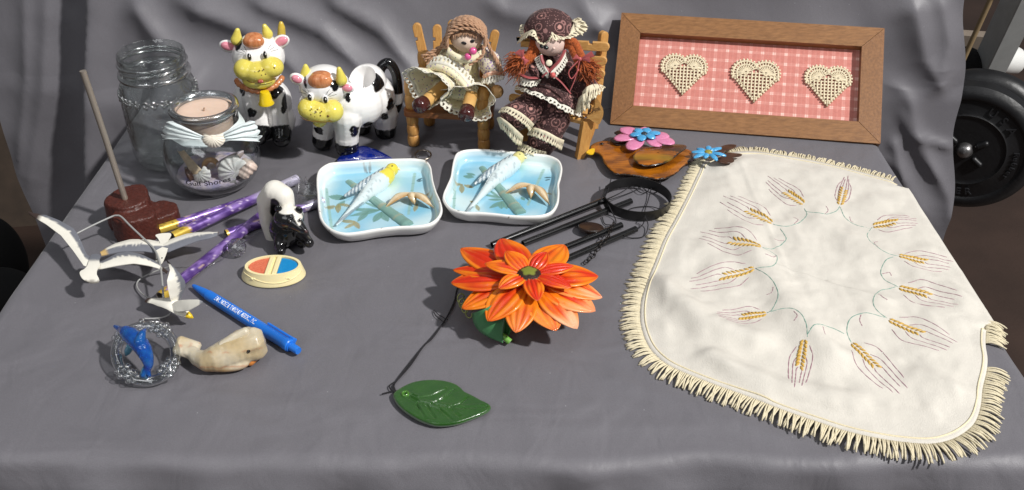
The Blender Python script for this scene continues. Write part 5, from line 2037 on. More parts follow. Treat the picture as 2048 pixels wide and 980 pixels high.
# ================================================================ framed crochet hearts
BL = P(1220, 250)
BR = P(1760, 290)
Wv = (BR - BL)
Wv.z = 0
best = None
for s in np.linspace(.98, 1.14, 321):
    T = Q(1243, 28, s)
    e = abs((T - BL).normalized().dot(Wv.normalized()))
    if best is None or e < best[0]: best = (e, T)
TL = best[1]
fx = Wv.normalized()
fz = (TL - BL)
FH = fz.length
fz = (fz - fx * fz.dot(fx)).normalized()
FW = Wv.length
print('frame top-left', TL, 'height', FH)
fn = fx.cross(fz)                 # out of the picture: away from the backing
if fn.y > 0: fn = -fn
FM = Matrix((fx, fz, fn)).transposed().to_4x4()
FM.translation = BL + Vector((0, 0, .0008))
pf = thing('framed_picture', 'stained wood frame with three crocheted hearts on pink plaid paper', 'picture frame', BL)
D, WR = .017, .0245
fwx = wood('frame_wood_long', (150, 106, 64), (116, 78, 44), (5, 26, 26), .4)
fwz = wood('frame_wood_short', (146, 102, 62), (112, 74, 42), (26, 26, 5), .4)
for (pts, mt) in (([(0, 0), (FW, 0), (FW - WR, WR), (WR, WR)], fwx), ([(WR, FH - WR), (FW - WR, FH - WR), (FW, FH), (0, FH)], fwx),
                  ([(0, .0), (WR, WR), (WR, FH - WR), (0, FH)], fwz), ([(FW - WR, WR), (FW, 0), (FW, FH), (FW - WR, FH - WR)], fwz)):
    ce_ = np.mean(pts, 0)
    pts = [tuple(np.array(p) + (ce_ - np.array(p)) / np.linalg.norm(ce_ - np.array(p)) * .0003) for p in pts]
    part('frame_rail', G().prism(pts, -D + .002, .002, FM, .0012, seg=2), mt, pf, smooth=30)
bk = -.0085
n1, n2 = 300, 130
us = np.linspace(WR - .002, FW - WR + .002, n1)
vs_ = np.linspace(WR - .002, FH - WR + .002, n2)
U, V_ = np.meshgrid(us, vs_, indexing='ij')
pl = [FM @ Vector((u, v, bk)) for u, v in zip(U.ravel(), V_.ravel())]
pa_, pb2, pc2 = np.array(c(196, 122, 111)), np.array(c(218, 158, 147)), np.array(c(246, 216, 204))


def stripe(x, period, w, gap=.0):
    f = (x / period) % 1.0
    a_ = np.exp(-((f - .5 + gap) / w) ** 4)
    b_ = np.exp(-((f - .5 - gap) / w) ** 4)
    return np.maximum(a_, b_)


su = stripe(U.ravel(), .0134, .055, .075)
sv = stripe(V_.ravel(), .0124, .055, .075)
thin = stripe(U.ravel() + .0067, .0134, .04) * .25
k1 = np.clip(su * .55 + sv * .55 + thin, 0, 1)[:, None]
k2 = (su * sv)[:, None]
pcol = pa_ * (1 - k1) + pb2 * k1
pcol = pcol * (1 - k2) + pc2 * k2
part('plaid_paper', G().grid(pl, n1, n2, col=pcol), M('plaid', attr=True, rough=.8, var=.1, vs=300), pf, smooth=180)
cro = M('crochet_cotton', c(226, 212, 182), .9, var=.2, vs=600, bump=.0003, bs=900)


def heart(cx0, cz0, s, rot):
    """crocheted heart: two fans of trebles, a filet mesh below, a bobble edge"""
    g = G()
    ca, sa = math.cos(rot), math.sin(rot)

    def T(x, z, y=0.0):
        return FM @ Vector((cx0 + (x * ca - z * sa) * s, cz0 + (x * sa + z * ca) * s, bk + .0022 + y))

    def ln(a, b, r=.0010, y0=0, y1=0):
        q = [T(a[0] + (b[0] - a[0]) * t, a[1] + (b[1] - a[1]) * t, y0 + (y1 - y0) * t + .0004 * math.sin(t * PI * 5)) for t in np.linspace(0, 1, 6)]
        r *= .82
        g.tube(q, [r, r * 1.15, r, r * 1.15, r, r * 1.1], 6)
    C1, C2 = (-.30, .20), (.30, .20)
    tips = []
    for ce, a0, a1 in ((C1, math.radians(28), math.radians(205)), (C2, math.radians(152), math.radians(-25))):
        arc, arc2 = [], []
        for k in range(13):
            a = a0 + (a1 - a0) * k / 12
            p0 = (ce[0] + .06 * math.cos(a), ce[1] + .06 * math.sin(a))
            p1 = (ce[0] + .27 * math.cos(a), ce[1] + .27 * math.sin(a))
            ln(p0, p1, .0009)
            arc.append(p1)
            arc2.append((ce[0] + .38 * math.cos(a), ce[1] + .38 * math.sin(a)))
        g.tube([T(*p) for p in arc], .0011, 6)
        for p, q in zip(arc, arc2): ln(p, q, .0009)
        g.tube([T(*p) for p in arc2], .0012, 6)
        ring = [(ce[0] + .065 * math.cos(w), ce[1] + .065 * math.sin(w)) for w in np.linspace(0, 2 * PI, 13)[:-1]]
        g.tube([T(*p) for p in ring], .0010, 6, closed=True)
        tips += arc2
    # filet mesh: bars and posts clipped to the V
    def half(z): return max(0.0, .62 * (z + .70) / .76)
    for z in np.arange(-.58, .20, .110):
        w = min(half(z), .60)
        ln((-w, z), (w, z), .00115)
    for x in np.arange(-.55, .56, .110):
        z0 = -.70 + abs(x) / .62 * .76
        z1 = .10 if abs(x) > .14 else .26
        if z1 > z0 + .05: ln((x, z0), (x, z1), .00115, .0006, .0006)
    # bobbled edge
    for i in range(11):
        t = i / 10
        for sg in (-1, 1):
            x = sg * .66 * (t)
            z = -.74 + .80 * t
            g.ell(T(x * 1.03, z), .0015, None, 8, 6)
            if i < 10: ln((x * .95, z + .04), (sg * .66 * (t + .1) * .95, z + .12), .0009)
    for p in tips:
        dx_, dz_ = p[0] - (C1[0] if p[0] < 0 else C2[0]), p[1] - .20
        g.ell(T(p[0] + dx_ * .13, p[1] + dz_ * .13), .0015, None, 8, 6)
    return g


FI = FM.inverted()


def onframe(x, y):
    """point of the backing seen at a place of the photograph"""
    o_ = Vector((0, 0, H))
    d_ = P(x, y) - o_
    t = (FM.translation + fn * bk - o_).dot(fn) / d_.dot(fn)
    return FI @ (o_ + d_ * t)


for (x, y, s) in ((1367, 147, 65), (1510, 160, 67), (1655, 170, 63)):
    q = onframe(x, y)
    part('crochet_heart', heart(q.x, q.y, R(s, y, 1.04) * 1.0, rnd.uniform(-.03, .03)), cro, pf, smooth=180)

# ================================================================ bird dishes
glaze = M('dish_glaze', attr=True, rough=.13, coat=.35)
dish_w = np.array(c(238, 238, 234))
BLUE1, BLUE2, PALE = np.array(c(164, 208, 224)), np.array(c(118, 184, 212)), np.array(c(218, 232, 230))
SAGE, SAGE2, TANL, OCH = np.array(c(104, 146, 134)), np.array(c(146, 182, 174)), np.array(c(152, 144, 100)), np.array(c(188, 142, 78))
INK = np.array(c(52, 74, 84))


def crop2(x, y): return (610 + x / 3.793, 270 + y / 3.793)


def leafshape(g_, a, b, w, zup, colA, colB, cl=None):
    """raised, folded leaf"""
    a, b = Vector(a), Vector(b)
    d_ = b - a
    s_ = Vector((0, 0, 1)).cross(d_).normalized()
    V, Cc = [], []
    for i in range(15):
        t = i / 14
        wd = w * math.sin(PI * min(1, t * 1.02 + .04)) ** .75 * (1 - .25 * t)
        for j in range(7):
            v = -1 + 2 * j / 6
            p = a.lerp(b, t) + s_ * wd * v + Vector((0, 0, zup * math.sin(PI * t) + .0022 * (1 - v * v) + (.0 if abs(v) < .2 else .0)))
            V.append(p)
            k = abs(v)
            Cc.append(np.array(colA) * (1 - k) + np.array(colB) * k)
    g_.grid(V, 15, 7, 0, np.array(Cc))


def dish(label, rim, tail, wingt, body, head, stalk, lc, ltips, sprigs, canes, yhead, yk=1.0):
    zr, zf = .0150, .0042
    rimp = [P(*crop2(*p), zr) for p in rim]
    O = np.array([tuple(p) for p in spline(rimp, 320, True)])
    ctr = O.mean(0)
    base = Vector((ctr[0], ctr[1], 0))
    t = thing('bird_dish', label, 'dish', base, 'square ceramic bird dishes')

    def ring(k, z): r_ = ctr + (O - ctr) * k; r_[:, 2] = z; return r_
    nr = 110
    rows = [ring(max(k, .001), zf) for k in np.linspace(0, .86, nr)]
    for k, z in ((.885, zf + .0004), (.907, zf + .0018), (.924, zf + .0042), (.938, zf + .0072), (.950, zr - .0020), (.960, zr - .0003), (.975, zr + .0006), (.992, zr + .0002), (1.0, zr - .0015), (.985, zr - .004), (.960, .0075), (.925, .0034), (.88, .0007), (.82, 0), (.4, 0), (.01, .0)):
        rows.append(ring(k, z))
    V = np.vstack(rows)
    N_ = len(O)
    # painted ground
    x, y = V[:, 0], V[:, 1]
    n1 = nzarr(V * np.array([1, 1, 0]), 26, ctr[0] * 40)
    n2 = nzarr(V * np.array([1, 1, 0]), 11, ctr[1] * 60)
    k1 = smooth01(n2 * 1.3 + .5)[:, None]
    k2 = smooth01(n1 * 1.2 + .30)[:, None]
    col = BLUE1 * (1 - k1) + BLUE2 * k1
    col = col * (1 - k2 * .75) + PALE * k2 * .75

    def stroke(pts, w0, w1, colr, op=1.0, px_=True):
        nonlocal col
        q = [P(*crop2(*p), zf) for p in pts]
        d_, al = segd(x, y, q)
        w = w0 + (w1 - w0) * al
        k = (smooth01((w - d_) / .0004 + .5) * op)[:, None]
        col = col * (1 - k) + np.array(colr) * k

    def leaf2(a, b, w, colr, op=.85):
        nonlocal col
        A_, B_ = P(*crop2(*a), zf), P(*crop2(*b), zf)
        d_, al = segd(x, y, [A_, B_])
        wd = w * 1.2 * np.sin(PI * np.clip(al * .94 + .04, 0, 1)) ** .8
        k = (smooth01((wd - d_) / .0005 + .4) * op)[:, None]
        col = col * (1 - k) + np.array(colr) * k
        k = (smooth01((.0005 - d_) / .0004) * .22)[:, None]
        col = col * (1 - k) + INK * k

    for a, b in canes:
        stroke([a, b], .0016, .0013, SAGE2, .8)
        for s in np.linspace(.08, .92, 6):
            m_ = (a[0] + (b[0] - a[0]) * s, a[1] + (b[1] - a[1]) * s)
            stroke([(m_[0] - 12, m_[1] + 2), (m_[0] + 12, m_[1] - 2)], .0003, .0003, SAGE, .9)
    for a, b, w, cc in sprigs:
        leaf2(a, b, w, cc)
    k = np.zeros(len(V))
    idx = np.arange(len(V)) // N_
    wall = idx >= nr + 4
    wk = np.where(idx >= nr + 5, 1.0, np.where(idx >= nr + 3, .55, np.where(idx >= nr, .22, 0)))[:, None]
    col = col * (1 - wk) + dish_w * wk
    chip = (nzarr(V, 260) > .62) & (idx >= nr + 6) & (idx <= nr + 9)
    col[chip] = np.array(c(120, 100, 80))
    part('tray', G().grid(V, len(rows), N_, 0, col, cv=True), glaze, t, smooth=180)
    # raised bamboo stalk
    a, b = P(*crop2(*stalk[0]), zf), P(*crop2(*stalk[1]), zf)
    n = 44
    pts = [a.lerp(b, i / (n - 1)) for i in range(n)]
    rs = [(.0042 + .0036 * i / (n - 1)) * (1 + .10 * math.exp(-(((i / 43 * 4.2) % 1 - .5) / .10) ** 2)) * (1 if 0 < i < n - 1 else .8) for i in range(n)]
    cc = [SAGE * (1 - .55 * abs(noise.noise(Vector((i * .31, 2, 1)))) * 1.2) * .55 + SAGE2 * .45 + (OCH - SAGE) * (.28 if .44 < ((i / 43 * 4.2) % 1) < .56 else .0) for i in range(n)]
    g = G().tube(pts, [r * .86 for r in rs], 14, 0, np.clip(np.array(cc), 0, 1), flat=.6, up=(0, 0, 1))
    part('bamboo_stalk', g, glaze, t, smooth=60)
    # raised leaves
    L0 = P(*crop2(*lc), zf + .006)
    for tp in ltips:
        g = G()
        leafshape(g, L0, P(*crop2(*tp), zf + .0015), .0058, .0055, np.array(c(222, 206, 174)), OCH * .72)
        part('raised_leaf', g, glaze, t, smooth=180)
    # budgerigar in relief
    hd, bd, tl_, wt = (P(*crop2(*head), zf + .0090), P(*crop2(*body), zf + .0045), P(*crop2(*tail), zf + .0030), P(*crop2(*wingt), zf + .0060))
    b1 = hd.lerp(bd, .35)
    prims = [('c', [hd, hd.lerp(bd, .22)], [.0070, .0064]), ('c', [hd.lerp(bd, .22), b1 + (hd - bd).cross(Vector((0, 0, 1))).normalized() * .001, bd.lerp(b1, .3), bd, bd.lerp(tl_, .30), bd.lerp(tl_, .62), tl_], [.0064, .0092, .0108, .0098, .0058, .0030, .0013])]
    up_ = Vector((0, 0, 1))
    side_ = (hd - bd).cross(up_).normalized()
    wing_prims = [('c', [b1 + Vector((0, 0, .005)) - side_ * .001, bd.lerp(wt, .25) + Vector((0, 0, .0045)) - side_ * .0025, wt], [.0045, .0052, .0014])]
    Vs, fs = blob(prims, .0009, 4)
    ax_ = (hd - tl_)
    Lx = ax_.length
    ax_.normalize()

    def bcol(V):
        s = ((V - np.array(tl_)) @ np.array(ax_)) / Lx
        l = (V - np.array(tl_)) @ np.array(side_)
        r_ = nzarr(V, 500)
        base_ = np.array(c(206, 220, 222)) * np.ones((len(V), 1))
        belly = smooth01((l - .001) / .004)[:, None]
        base_ = base_ * (1 - .6 * belly) + np.array(c(158, 206, 220)) * .6 * belly
        hk = smooth01((s - (yhead - .025 * r_)) / .02)[:, None] * yk
        out = base_ * (1 - hk) + np.array(c(222, 206, 76)) * hk
        fe = smooth01(nzarr(V * np.array([1, 1, .5]), 330, 3) * 1.4 - .05)[:, None] * smooth01((s - .3) / .2)[:, None] * smooth01((yhead - .03 - s) / .03)[:, None] * .62
        out = out * (1 - fe) + np.array(c(128, 140, 148)) * fe
        bars = ((np.sin(s * 150 + 2 * r_) > .45) & (l > .001) & (l < .0062) & (s > .55) & (s < yhead - .04))[:, None] * .75
        out = out * (1 - bars) + np.array(c(74, 92, 112)) * bars
        tk = ((s < .42) & (np.abs(l + .0006 + .25 * (.42 - s) * .0) < .0010))[:, None] * .6
        out = out * (1 - tk) + np.array(c(60, 78, 98)) * tk
        eye = (np.linalg.norm(V - np.array(hd + Vector((.001, -.003, .0058))), axis=1) < .0009)[:, None]
        return np.where(eye, np.array([.02, .02, .02]), out)
    bird = part('budgerigar', G().add(Vs, fs), glaze, t, smooth=180, colfn=bcol)
    Vs, fs = blob(wing_prims, .0008, 4)

    def wcol(V):
        s = ((V - np.array(wt)) @ np.array((b1 - wt).normalized())) / (b1 - wt).length
        l = (V - np.array(wt)) @ np.array(side_)
        m_ = smooth01(np.sin(s * 46 + np.abs(l) * 1500) * .7 + .9 * nzarr(V, 420) + .45)[:, None]
        return np.array(c(112, 130, 142)) * (1 - m_) + np.array(c(196, 206, 208)) * m_
    part('wing', G().add(Vs, fs), glaze, bird, smooth=180, colfn=wcol)
    be = hd + (hd - bd).normalized() * .004 + side_ * .005
    part('beak', G().tube([be, be + side_ * .0025 - Vector((0, 0, .001))], [.0018, .0004], 8), M('beak_ochre', c(200, 180, 90), .2), bird)
    return t


rim1 = [(88, 300), (110, 255), (165, 218), (220, 206), (360, 196), (500, 185), (640, 180), (760, 177), (850, 178), (920, 194), (955, 235), (966, 290), (976, 350), (1000, 430), (1030, 500), (1044, 570), (1020, 630), (960, 676), (860, 696), (700, 703), (550, 720), (400, 745), (290, 752), (190, 722), (122, 655), (98, 570), (90, 450), (84, 370)]
dish('square pale blue dish whose parakeet has a bright yellow head', rim1, (238, 682), (302, 462), (520, 395), (660, 262), ((325, 350), (790, 690)), (800, 448), ((612, 558), (833, 540), (978, 562)),
     [((310, 480), (180, 465), .0042, SAGE), ((300, 500), (230, 560), .0028, SAGE), ((150, 556), (240, 540), .0026, TANL), ((250, 590), (255, 520), .0024, TANL), ((355, 545), (260, 520), .0022, TANL),
      ((560, 570), (350, 565), .0028, SAGE), ((580, 565), (340, 615), .0030, SAGE), ((480, 580), (400, 655), .0028, SAGE), ((580, 585), (520, 660), .0034, SAGE), ((580, 585), (630, 655), .0034, SAGE), ((585, 560), (450, 510), .0018, SAGE),
      ((380, 660), (270, 650), .0026, TANL), ((380, 665), (300, 710), .0022, TANL), ((370, 650), (412, 712), .0024, TANL), ((500, 240), (490, 295), .0010, INK), ((440, 262), (478, 292), .0010, INK), ((890, 325), (845, 350), .0012, INK), ((890, 345), (850, 355), .0012, INK), ((950, 440), (900, 470), .0014, TANL), ((985, 480), (915, 500), .0018, TANL), ((830, 580), (850, 520), .0020, TANL)],
     [((160, 410), (205, 720)), ((832, 292), (785, 600))], .80)
rim2 = [(1125, 185), (1150, 135), (1210, 112), (1320, 105), (1450, 113), (1600, 126), (1740, 138), (1850, 152), (1925, 186), (1953, 240), (1946, 310), (1930, 370), (1932, 440), (1922, 520), (1880, 585), (1800, 616), (1680, 622), (1560, 617), (1440, 603), (1320, 594), (1200, 590), (1100, 560), (1048, 500), (1045, 450), (1070, 390), (1100, 320), (1112, 250)]
dish('square pale blue dish whose parakeet is mostly grey and white', rim2, (1222, 592), (1288, 372), (1480, 290), (1622, 172), ((1340, 245), (1640, 600)), (1720, 385), ((1518, 456), (1712, 492), (1858, 540)),
     [((1280, 320), (1200, 312), .0032, SAGE), ((1290, 305), (1225, 290), .0022, SAGE), ((1120, 372), (1200, 378), .0024, TANL), ((1190, 440), (1190, 375), .0024, TANL), ((1275, 400), (1205, 378), .0024, TANL),
      ((1510, 480), (1350, 450), .0020, SAGE), ((1510, 490), (1390, 490), .0020, SAGE), ((1510, 500), (1400, 555), .0028, SAGE), ((1490, 505), (1490, 560), .0030, SAGE), ((1520, 500), (1530, 560), .0030, SAGE), ((1470, 470), (1400, 420), .0016, SAGE),
      ((1310, 520), (1250, 500), .0020, TANL), ((1300, 530), (1320, 575), .0018, TANL), ((1870, 320), (1815, 325), .0012, INK), ((1860, 335), (1820, 345), .0012, INK), ((1640, 470), (1665, 495), .0018, SAGE), ((1870, 450), (1830, 440), .0014, TANL)],
     [((1148, 230), (1128, 565)), ((1810, 262), (1690, 530))], .90, .7)

# ================================================================ flower wind chime
fw = thing('flower_chime', 'black tube wind chime topped by a big orange painted metal flower', 'wind chime', P(1080, 560))
tube_m = M('tube_black', c(16, 16, 17), .2, spec=.6, coat=.4)
for (x0, y0, z0, x1, y1, z1) in ((984, 490, .0035, 1210, 400, .0085), (1046, 487, .0035, 1262, 402, .0038), (1110, 503, .0035, 1243, 450, .0036), (1118, 524, .0035, 1272, 458, .0036)):
    a, b = P(x0, y0, z0), P(x1, y1, z1)
    d_ = (b - a).normalized()
    r = .0031
    g = G().tube([a, b], r, 18, caps=False)
    for e, s in ((a, 1), (b, -1)):
        g.tube([e + d_ * s * .02, e + d_ * s * .0002], [r * .8] * 2, 18, caps=False)
        g.grid([p for rr in (r, r * .8) for p in [e + (d_.orthogonal().normalized() * math.cos(w) + d_.cross(d_.orthogonal().normalized()) * math.sin(w)) * rr for w in np.linspace(0, 2 * PI, 19)[:-1]]], 2, 18, cv=True)
    tb_ = part('tube', g, tube_m, fw, smooth=40)
    h = b - d_ * .012
    part('tube_hole', G().lathe([(0, .0003), (.0010, .0003), (.0013, 0)], 10, h + Vector((0, -.0012, r * .93))), M('hole_dark', c(5, 5, 5), .9), tb_)
rc = P(1274, 398, .0075)
R1 = R(68, 398, rc.y)
vy_ = (P(1274, 350, .0110) - P(1274, 437, .003)).length / 2
g = G()
til = Euler((math.radians(3), math.radians(2), 0)).to_matrix()
n = 64
ringm = M('ring_black', c(20, 19, 19), .35, bump=.0001, bs=400)
V = []
for i in range(n):
    w = 2 * PI * i / n
    for (dr, z) in ((0, -.0052), (.0008, -.0052), (.0008, .0056), (0, .0056)):
        V.append(rc + til @ Vector(((R1 - dr) * math.cos(w), (R1 * .90 - dr) * math.sin(w), z)))
part('ring', G().grid(V, n, 4, cu=True, cv=True), ringm, fw, smooth=40)
cordm = M('cord_black', c(24, 22, 26), .8)


def cord(pts, r=.0005, n=40):
    part('cord', G().tube(spline([P(*p) for p in pts], n), r, 6), cordm, fw, smooth=180)


cord([(1212, 372, .013), (1206, 390, .014), (1200, 404, .012), (1190, 402, .004)])
cord([(1208, 388, .012), (1218, 412, .010), (1228, 432, .003), (1232, 444, .001), (1228, 452, .004)])
cord([(1222, 358, .013), (1216, 380, .010), (1207, 400, .011)])
cord([(1292, 436, .008), (1296, 452, .003), (1288, 472, .001), (1266, 476, .0008), (1250, 473, .003), (1248, 470, .006)])
cord([(1290, 436, .009), (1286, 448, .003), (1276, 458, .004), (1268, 462, .006)])
cord([(1330, 422, .006), (1306, 414, .001), (1284, 413, .001), (1262, 417, .001), (1250, 426, .001)])
cord([(1288, 355, .013), (1302, 372, .006), (1297, 398, .002), (1290, 420, .003), (1290, 436, .009)])
cord([(1262, 356, .012), (1268, 374, .004), (1284, 386, .003), (1297, 380, .002), (1300, 362, .010)])
cord([(1300, 360, .011), (1288, 376, .003), (1304, 386, .002), (1322, 378, .003), (1320, 362, .012)])
cord([(1285, 354, .013), (1262, 372, .003), (1240, 386, .002), (1214, 398, .004)])
cord([(1300, 358, .012), (1276, 378, .003), (1230, 396, .006), (1200, 404, .012)])
cord([(1170, 432, .004), (1174, 444, .003), (1176, 450, .003)], n=14)
cord([(1204, 434, .001), (1210, 448, .001), (1226, 450, .003)], n=20)
cord([(1155, 452, .002), (1160, 460, .003), (1172, 458, .006)], n=14)
# clapper
cc_ = P(1182, 456, .0045)
g = G().lathe([(0, -.0018), (.0118, -.0018), (.0124, -.0008), (.0124, .0010), (.0116, .0018), (0, .0020)], 40, cc_, Euler((math.radians(-12), .06, 0)).to_matrix())
part('clapper', g, M('clapper_wood', c(52, 34, 26), .35, rgb2=c(30, 22, 18), vs=80, coat=.2), fw, smooth=40)
# chain
pts = resample(spline([P(*p) for p in [(1226, 448, .006), (1212, 478, .0095), (1200, 492, .006), (1186, 512, .003), (1172, 524, .002)]], 40), 14)
for i, p in enumerate(pts):
    d_ = Vector(pts[min(i + 1, 13)] - pts[max(i - 1, 0)]).normalized()
    up_ = Vector((0, 0, 1)) if i % 2 else Vector((0, 0, 1)).cross(d_).normalized()
    s_ = d_.cross(up_).normalized()
    g = G().tube([Vector(p) + d_ * .0034 * math.cos(w) + s_ * .0020 * math.sin(w) for w in np.linspace(0, 2 * PI, 13)[:-1]], .00045, 6, closed=True)
    part('chain_link', g, M('chain_dark', c(50, 46, 44), .4, .8), fw, smooth=180)

# the flower
pet_m = M('petal_paint', attr=True, rough=.36, coat=.12, var=.08, vs=150)
RED, ORG, YEL, PAL = np.array(c(206, 46, 14)), np.array(c(232, 104, 14)), np.array(c(236, 152, 26)), np.array(c(240, 186, 150))


def petal(base, tip, width, arch, cup=.0015, mix=.5, pale=.0, seed=0, n=30, q=19, sweep=0.0):
    base, tip = Vector(base), Vector(tip)
    d_ = tip - base
    L = d_.length
    s_ = d_.cross(Vector((0, 0, 1))).normalized()
    up_ = s_.cross(d_).normalized()
    V, Cc = [], []
    for i in range(n):
        t = i / (n - 1)
        w = width * (math.sin(PI * min(t ** 1.05, 1)) ** .72 * .96 + .24 * (1 - t)) if t < .999 else 0
        for j in range(q):
            v = -1 + 2 * j / (q - 1)
            rid = .0008 * math.cos(v * PI * 4.4) * math.sin(PI * t) * (1 if abs(v) < .92 else .3)
            p = base + d_ * t + s_ * (w * v + sweep * math.sin(PI * t)) + up_ * (arch * .75 * math.sin(PI * t ** .9) - cup * v * v * math.sin(PI * t) * 1.6 + rid)
            V.append(p)
            nn = noise.noise(Vector((t * 2.2 + seed, v * 1.6, seed * 1.7)))
            st = .10 * math.cos(v * PI * 4.4)
            k = float(smooth01(mix - .06 + .85 * nn + 1.6 * st + .55 * (abs(v) - .5) + .25 * (t - .5)))
            col = RED * (1 - k) + (ORG * .55 + YEL * .45) * k
            ln_ = max(0, math.cos(v * PI * 4.4 + PI)) ** 6 * math.sin(PI * min(t * 1.15, 1)) * (.5 + .5 * noise.noise(Vector((t * 6, v * 9, seed))))
            col = col * (1 - .38 * ln_)
            e = float(smooth01((t - .82 + .1 * nn) / .15)) * .35
            col = col * (1 - e) + RED * e
            if pale:
                k = float(smooth01((t - .45 + .4 * nn) / .5)) * pale
                col = col * (1 - k) + PAL * k
            Cc.append(col)
    g = G().grid(V, n, q, 0, np.array(Cc))
    return g


def fpt(x, y, z): return P(x, y, z)


fc = fpt(1058, 556, .040)
flower = None
outer_tips = [  # x, y, z, width px, mix, pale: lower petals lighter, part paint, part light put into the colour
    (1002, 478, .040, 29, .12, 0), (1128, 490, .038, 30, .75, 0), (922, 497, .032, 30, .45, 0), (1196, 553, .034, 33, .40, 0), (902, 566, .030, 33, .35, 0), (1098, 500, .036, 25, .6, 0),
    (1204, 596, .028, 28, .95, .55), (1190, 623, .027, 33, .85, .35), (924, 618, .026, 29, .70, 0), (976, 643, .027, 31, .55, 0), (1032, 666, .025, 29, .85, .1), (1112, 662, .025, 32, .90, .1), (1154, 658, .024, 28, .80, .75), (906, 540, .030, 20, .5, .0)]
# the hub carries the petals
hubg = G()
hubg.lathe([(0, .0046), (.006, .0044), (.0092, .0030), (.0108, .0008), (.0112, -.0010), (0, -.0012)], 36, fc + Vector((0, 0, .0065)))
V_ = hubg.all()


def hubcol(V):
    r = np.hypot(V[:, 0] - fc.x, V[:, 1] - fc.y)
    ang = np.arctan2(V[:, 1] - fc.y, V[:, 0] - fc.x)
    edge = .0108 + .0006 * np.sin(ang * 13) + .0004 * np.sin(ang * 29)
    k = smooth01((r - .0052 - .0008 * np.sin(ang * 5)) / .0016)[:, None]
    col = np.array(c(122, 128, 48)) * (1 - k) + np.array(c(44, 28, 18)) * k
    k = smooth01((r - edge) / .0006)[:, None]
    return col * (1 - k) + np.array(c(232, 140, 30)) * k


hub_rows = []
hg = G()
for i in range(14):
    r = .0132 * i / 13
    for k in range(60):
        w = 2 * PI * k / 60
        hub_rows.append(fc + Vector((max(r, 1e-5) * math.cos(w), max(r, 1e-5) * math.sin(w) * 1.0, .0082 - .0042 * (i / 13) ** 2.2)))
hg.grid(hub_rows, 14, 60, cv=True)
flower = part('flower', hg, M('hub_paint', attr=True, rough=.45, bump=.0003, bs=900, coat=.1), fw, smooth=180, colfn=hubcol)
for i, (x, y, z, wd, mx_, pale) in enumerate(outer_tips):
    tip = fpt(x, y, z)
    b_ = fc.lerp(tip, .16)
    b_.z = fc.z - .003 - .0016 * (i % 3)
    w = R(wd, y, tip.y) * 1.10
    o = part('petal', petal(b_, tip, w, .0050, .0010, mx_, pale, i + .3, sweep=rnd.uniform(-.001, .001)), pet_m, flower, smooth=180)
    solid(o, .0006)
inner_tips = [(1012, 503, .0505, 20, .55), (1093, 505, .0500, 19, .15), (970, 528, .0460, 20, .65), (1147, 533, .0460, 20, .12), (1142, 576, .0430, 20, .05), (998, 578, .0430, 20, .50), (1075, 602, .0415, 19, .10)]
for i, (x, y, z, wd, mx_) in enumerate(inner_tips):
    tip = fpt(x, y, z)
    b_ = fc.lerp(tip, .12)
    b_.z = fc.z + .0035
    o = part('petal', petal(b_, tip, R(wd, y, tip.y), .0042, .0010, mx_, 0, i + 20.3), pet_m, flower, smooth=180)
    solid(o, .0006)
# green stem leaf curling under the flower
gv = M('leaf_paint', c(66, 124, 78), .35, rgb2=c(78, 136, 88), vs=40, coat=.2)
a = [fpt(*p) for p in [(944, 626, .022), (947, 645, .016), (958, 662, .010), (980, 676, .006), (1006, 686, .003)]]
b = [fpt(*p) for p in [(990, 606, .034), (1004, 618, .030), (1010, 636, .024), (1006, 660, .014), (1006, 686, .003)]]
A, B = spline(a, 24), spline(b, 24)
V = []
for i in range(24):
    for j in range(9):
        t = j / 8
        V.append(A[i].lerp(B[i], t) + Vector((0, -.006, .003)) * math.sin(PI * t) * (1 - i / 23))
solid(part('leaf', G().grid(V, 24, 9), gv, fw, smooth=180), .0007)
a = [fpt(*p) for p in [(1004, 632, .026), (1006, 655, .014), (1006, 676, .005)]]
b = [fpt(*p) for p in [(1024, 630, .024), (1026, 650, .014), (1016, 672, .005)]]
A, B = spline(a, 14), spline(b, 14)
V = [A[i].lerp(B[i], j / 5) + Vector((0, .004 * math.sin(PI * j / 5), 0)) for i in range(14) for j in range(6)]
solid(part('leaf', G().grid(V, 14, 6), M('leaf_dark', c(40, 96, 36), .4), fw, smooth=180), .0007)
part('stem_stub', G().tube([fpt(1002, 668, .008), fpt(1012, 677, .0055), fpt(1020, 684, .0032)], [.0022, .0026, .0028], 12), M('stem_green', c(110, 166, 70), .4), fw, smooth=60)
g = G()
for i, (x, y) in enumerate(((922, 594), (925, 603), (930, 612), (938, 622))):
    p = fpt(x, y, .020 - .003 * i)
    g.tube([p + Vector((.0028 * math.cos(w), .001 * math.sin(w) - .0008 * w, .0036 * math.sin(w))) for w in np.linspace(0, 6.6, 16)], .0006, 6)
part('wire_curl', g, M('wire_olive', c(150, 156, 96), .4, .4), fw, smooth=180)
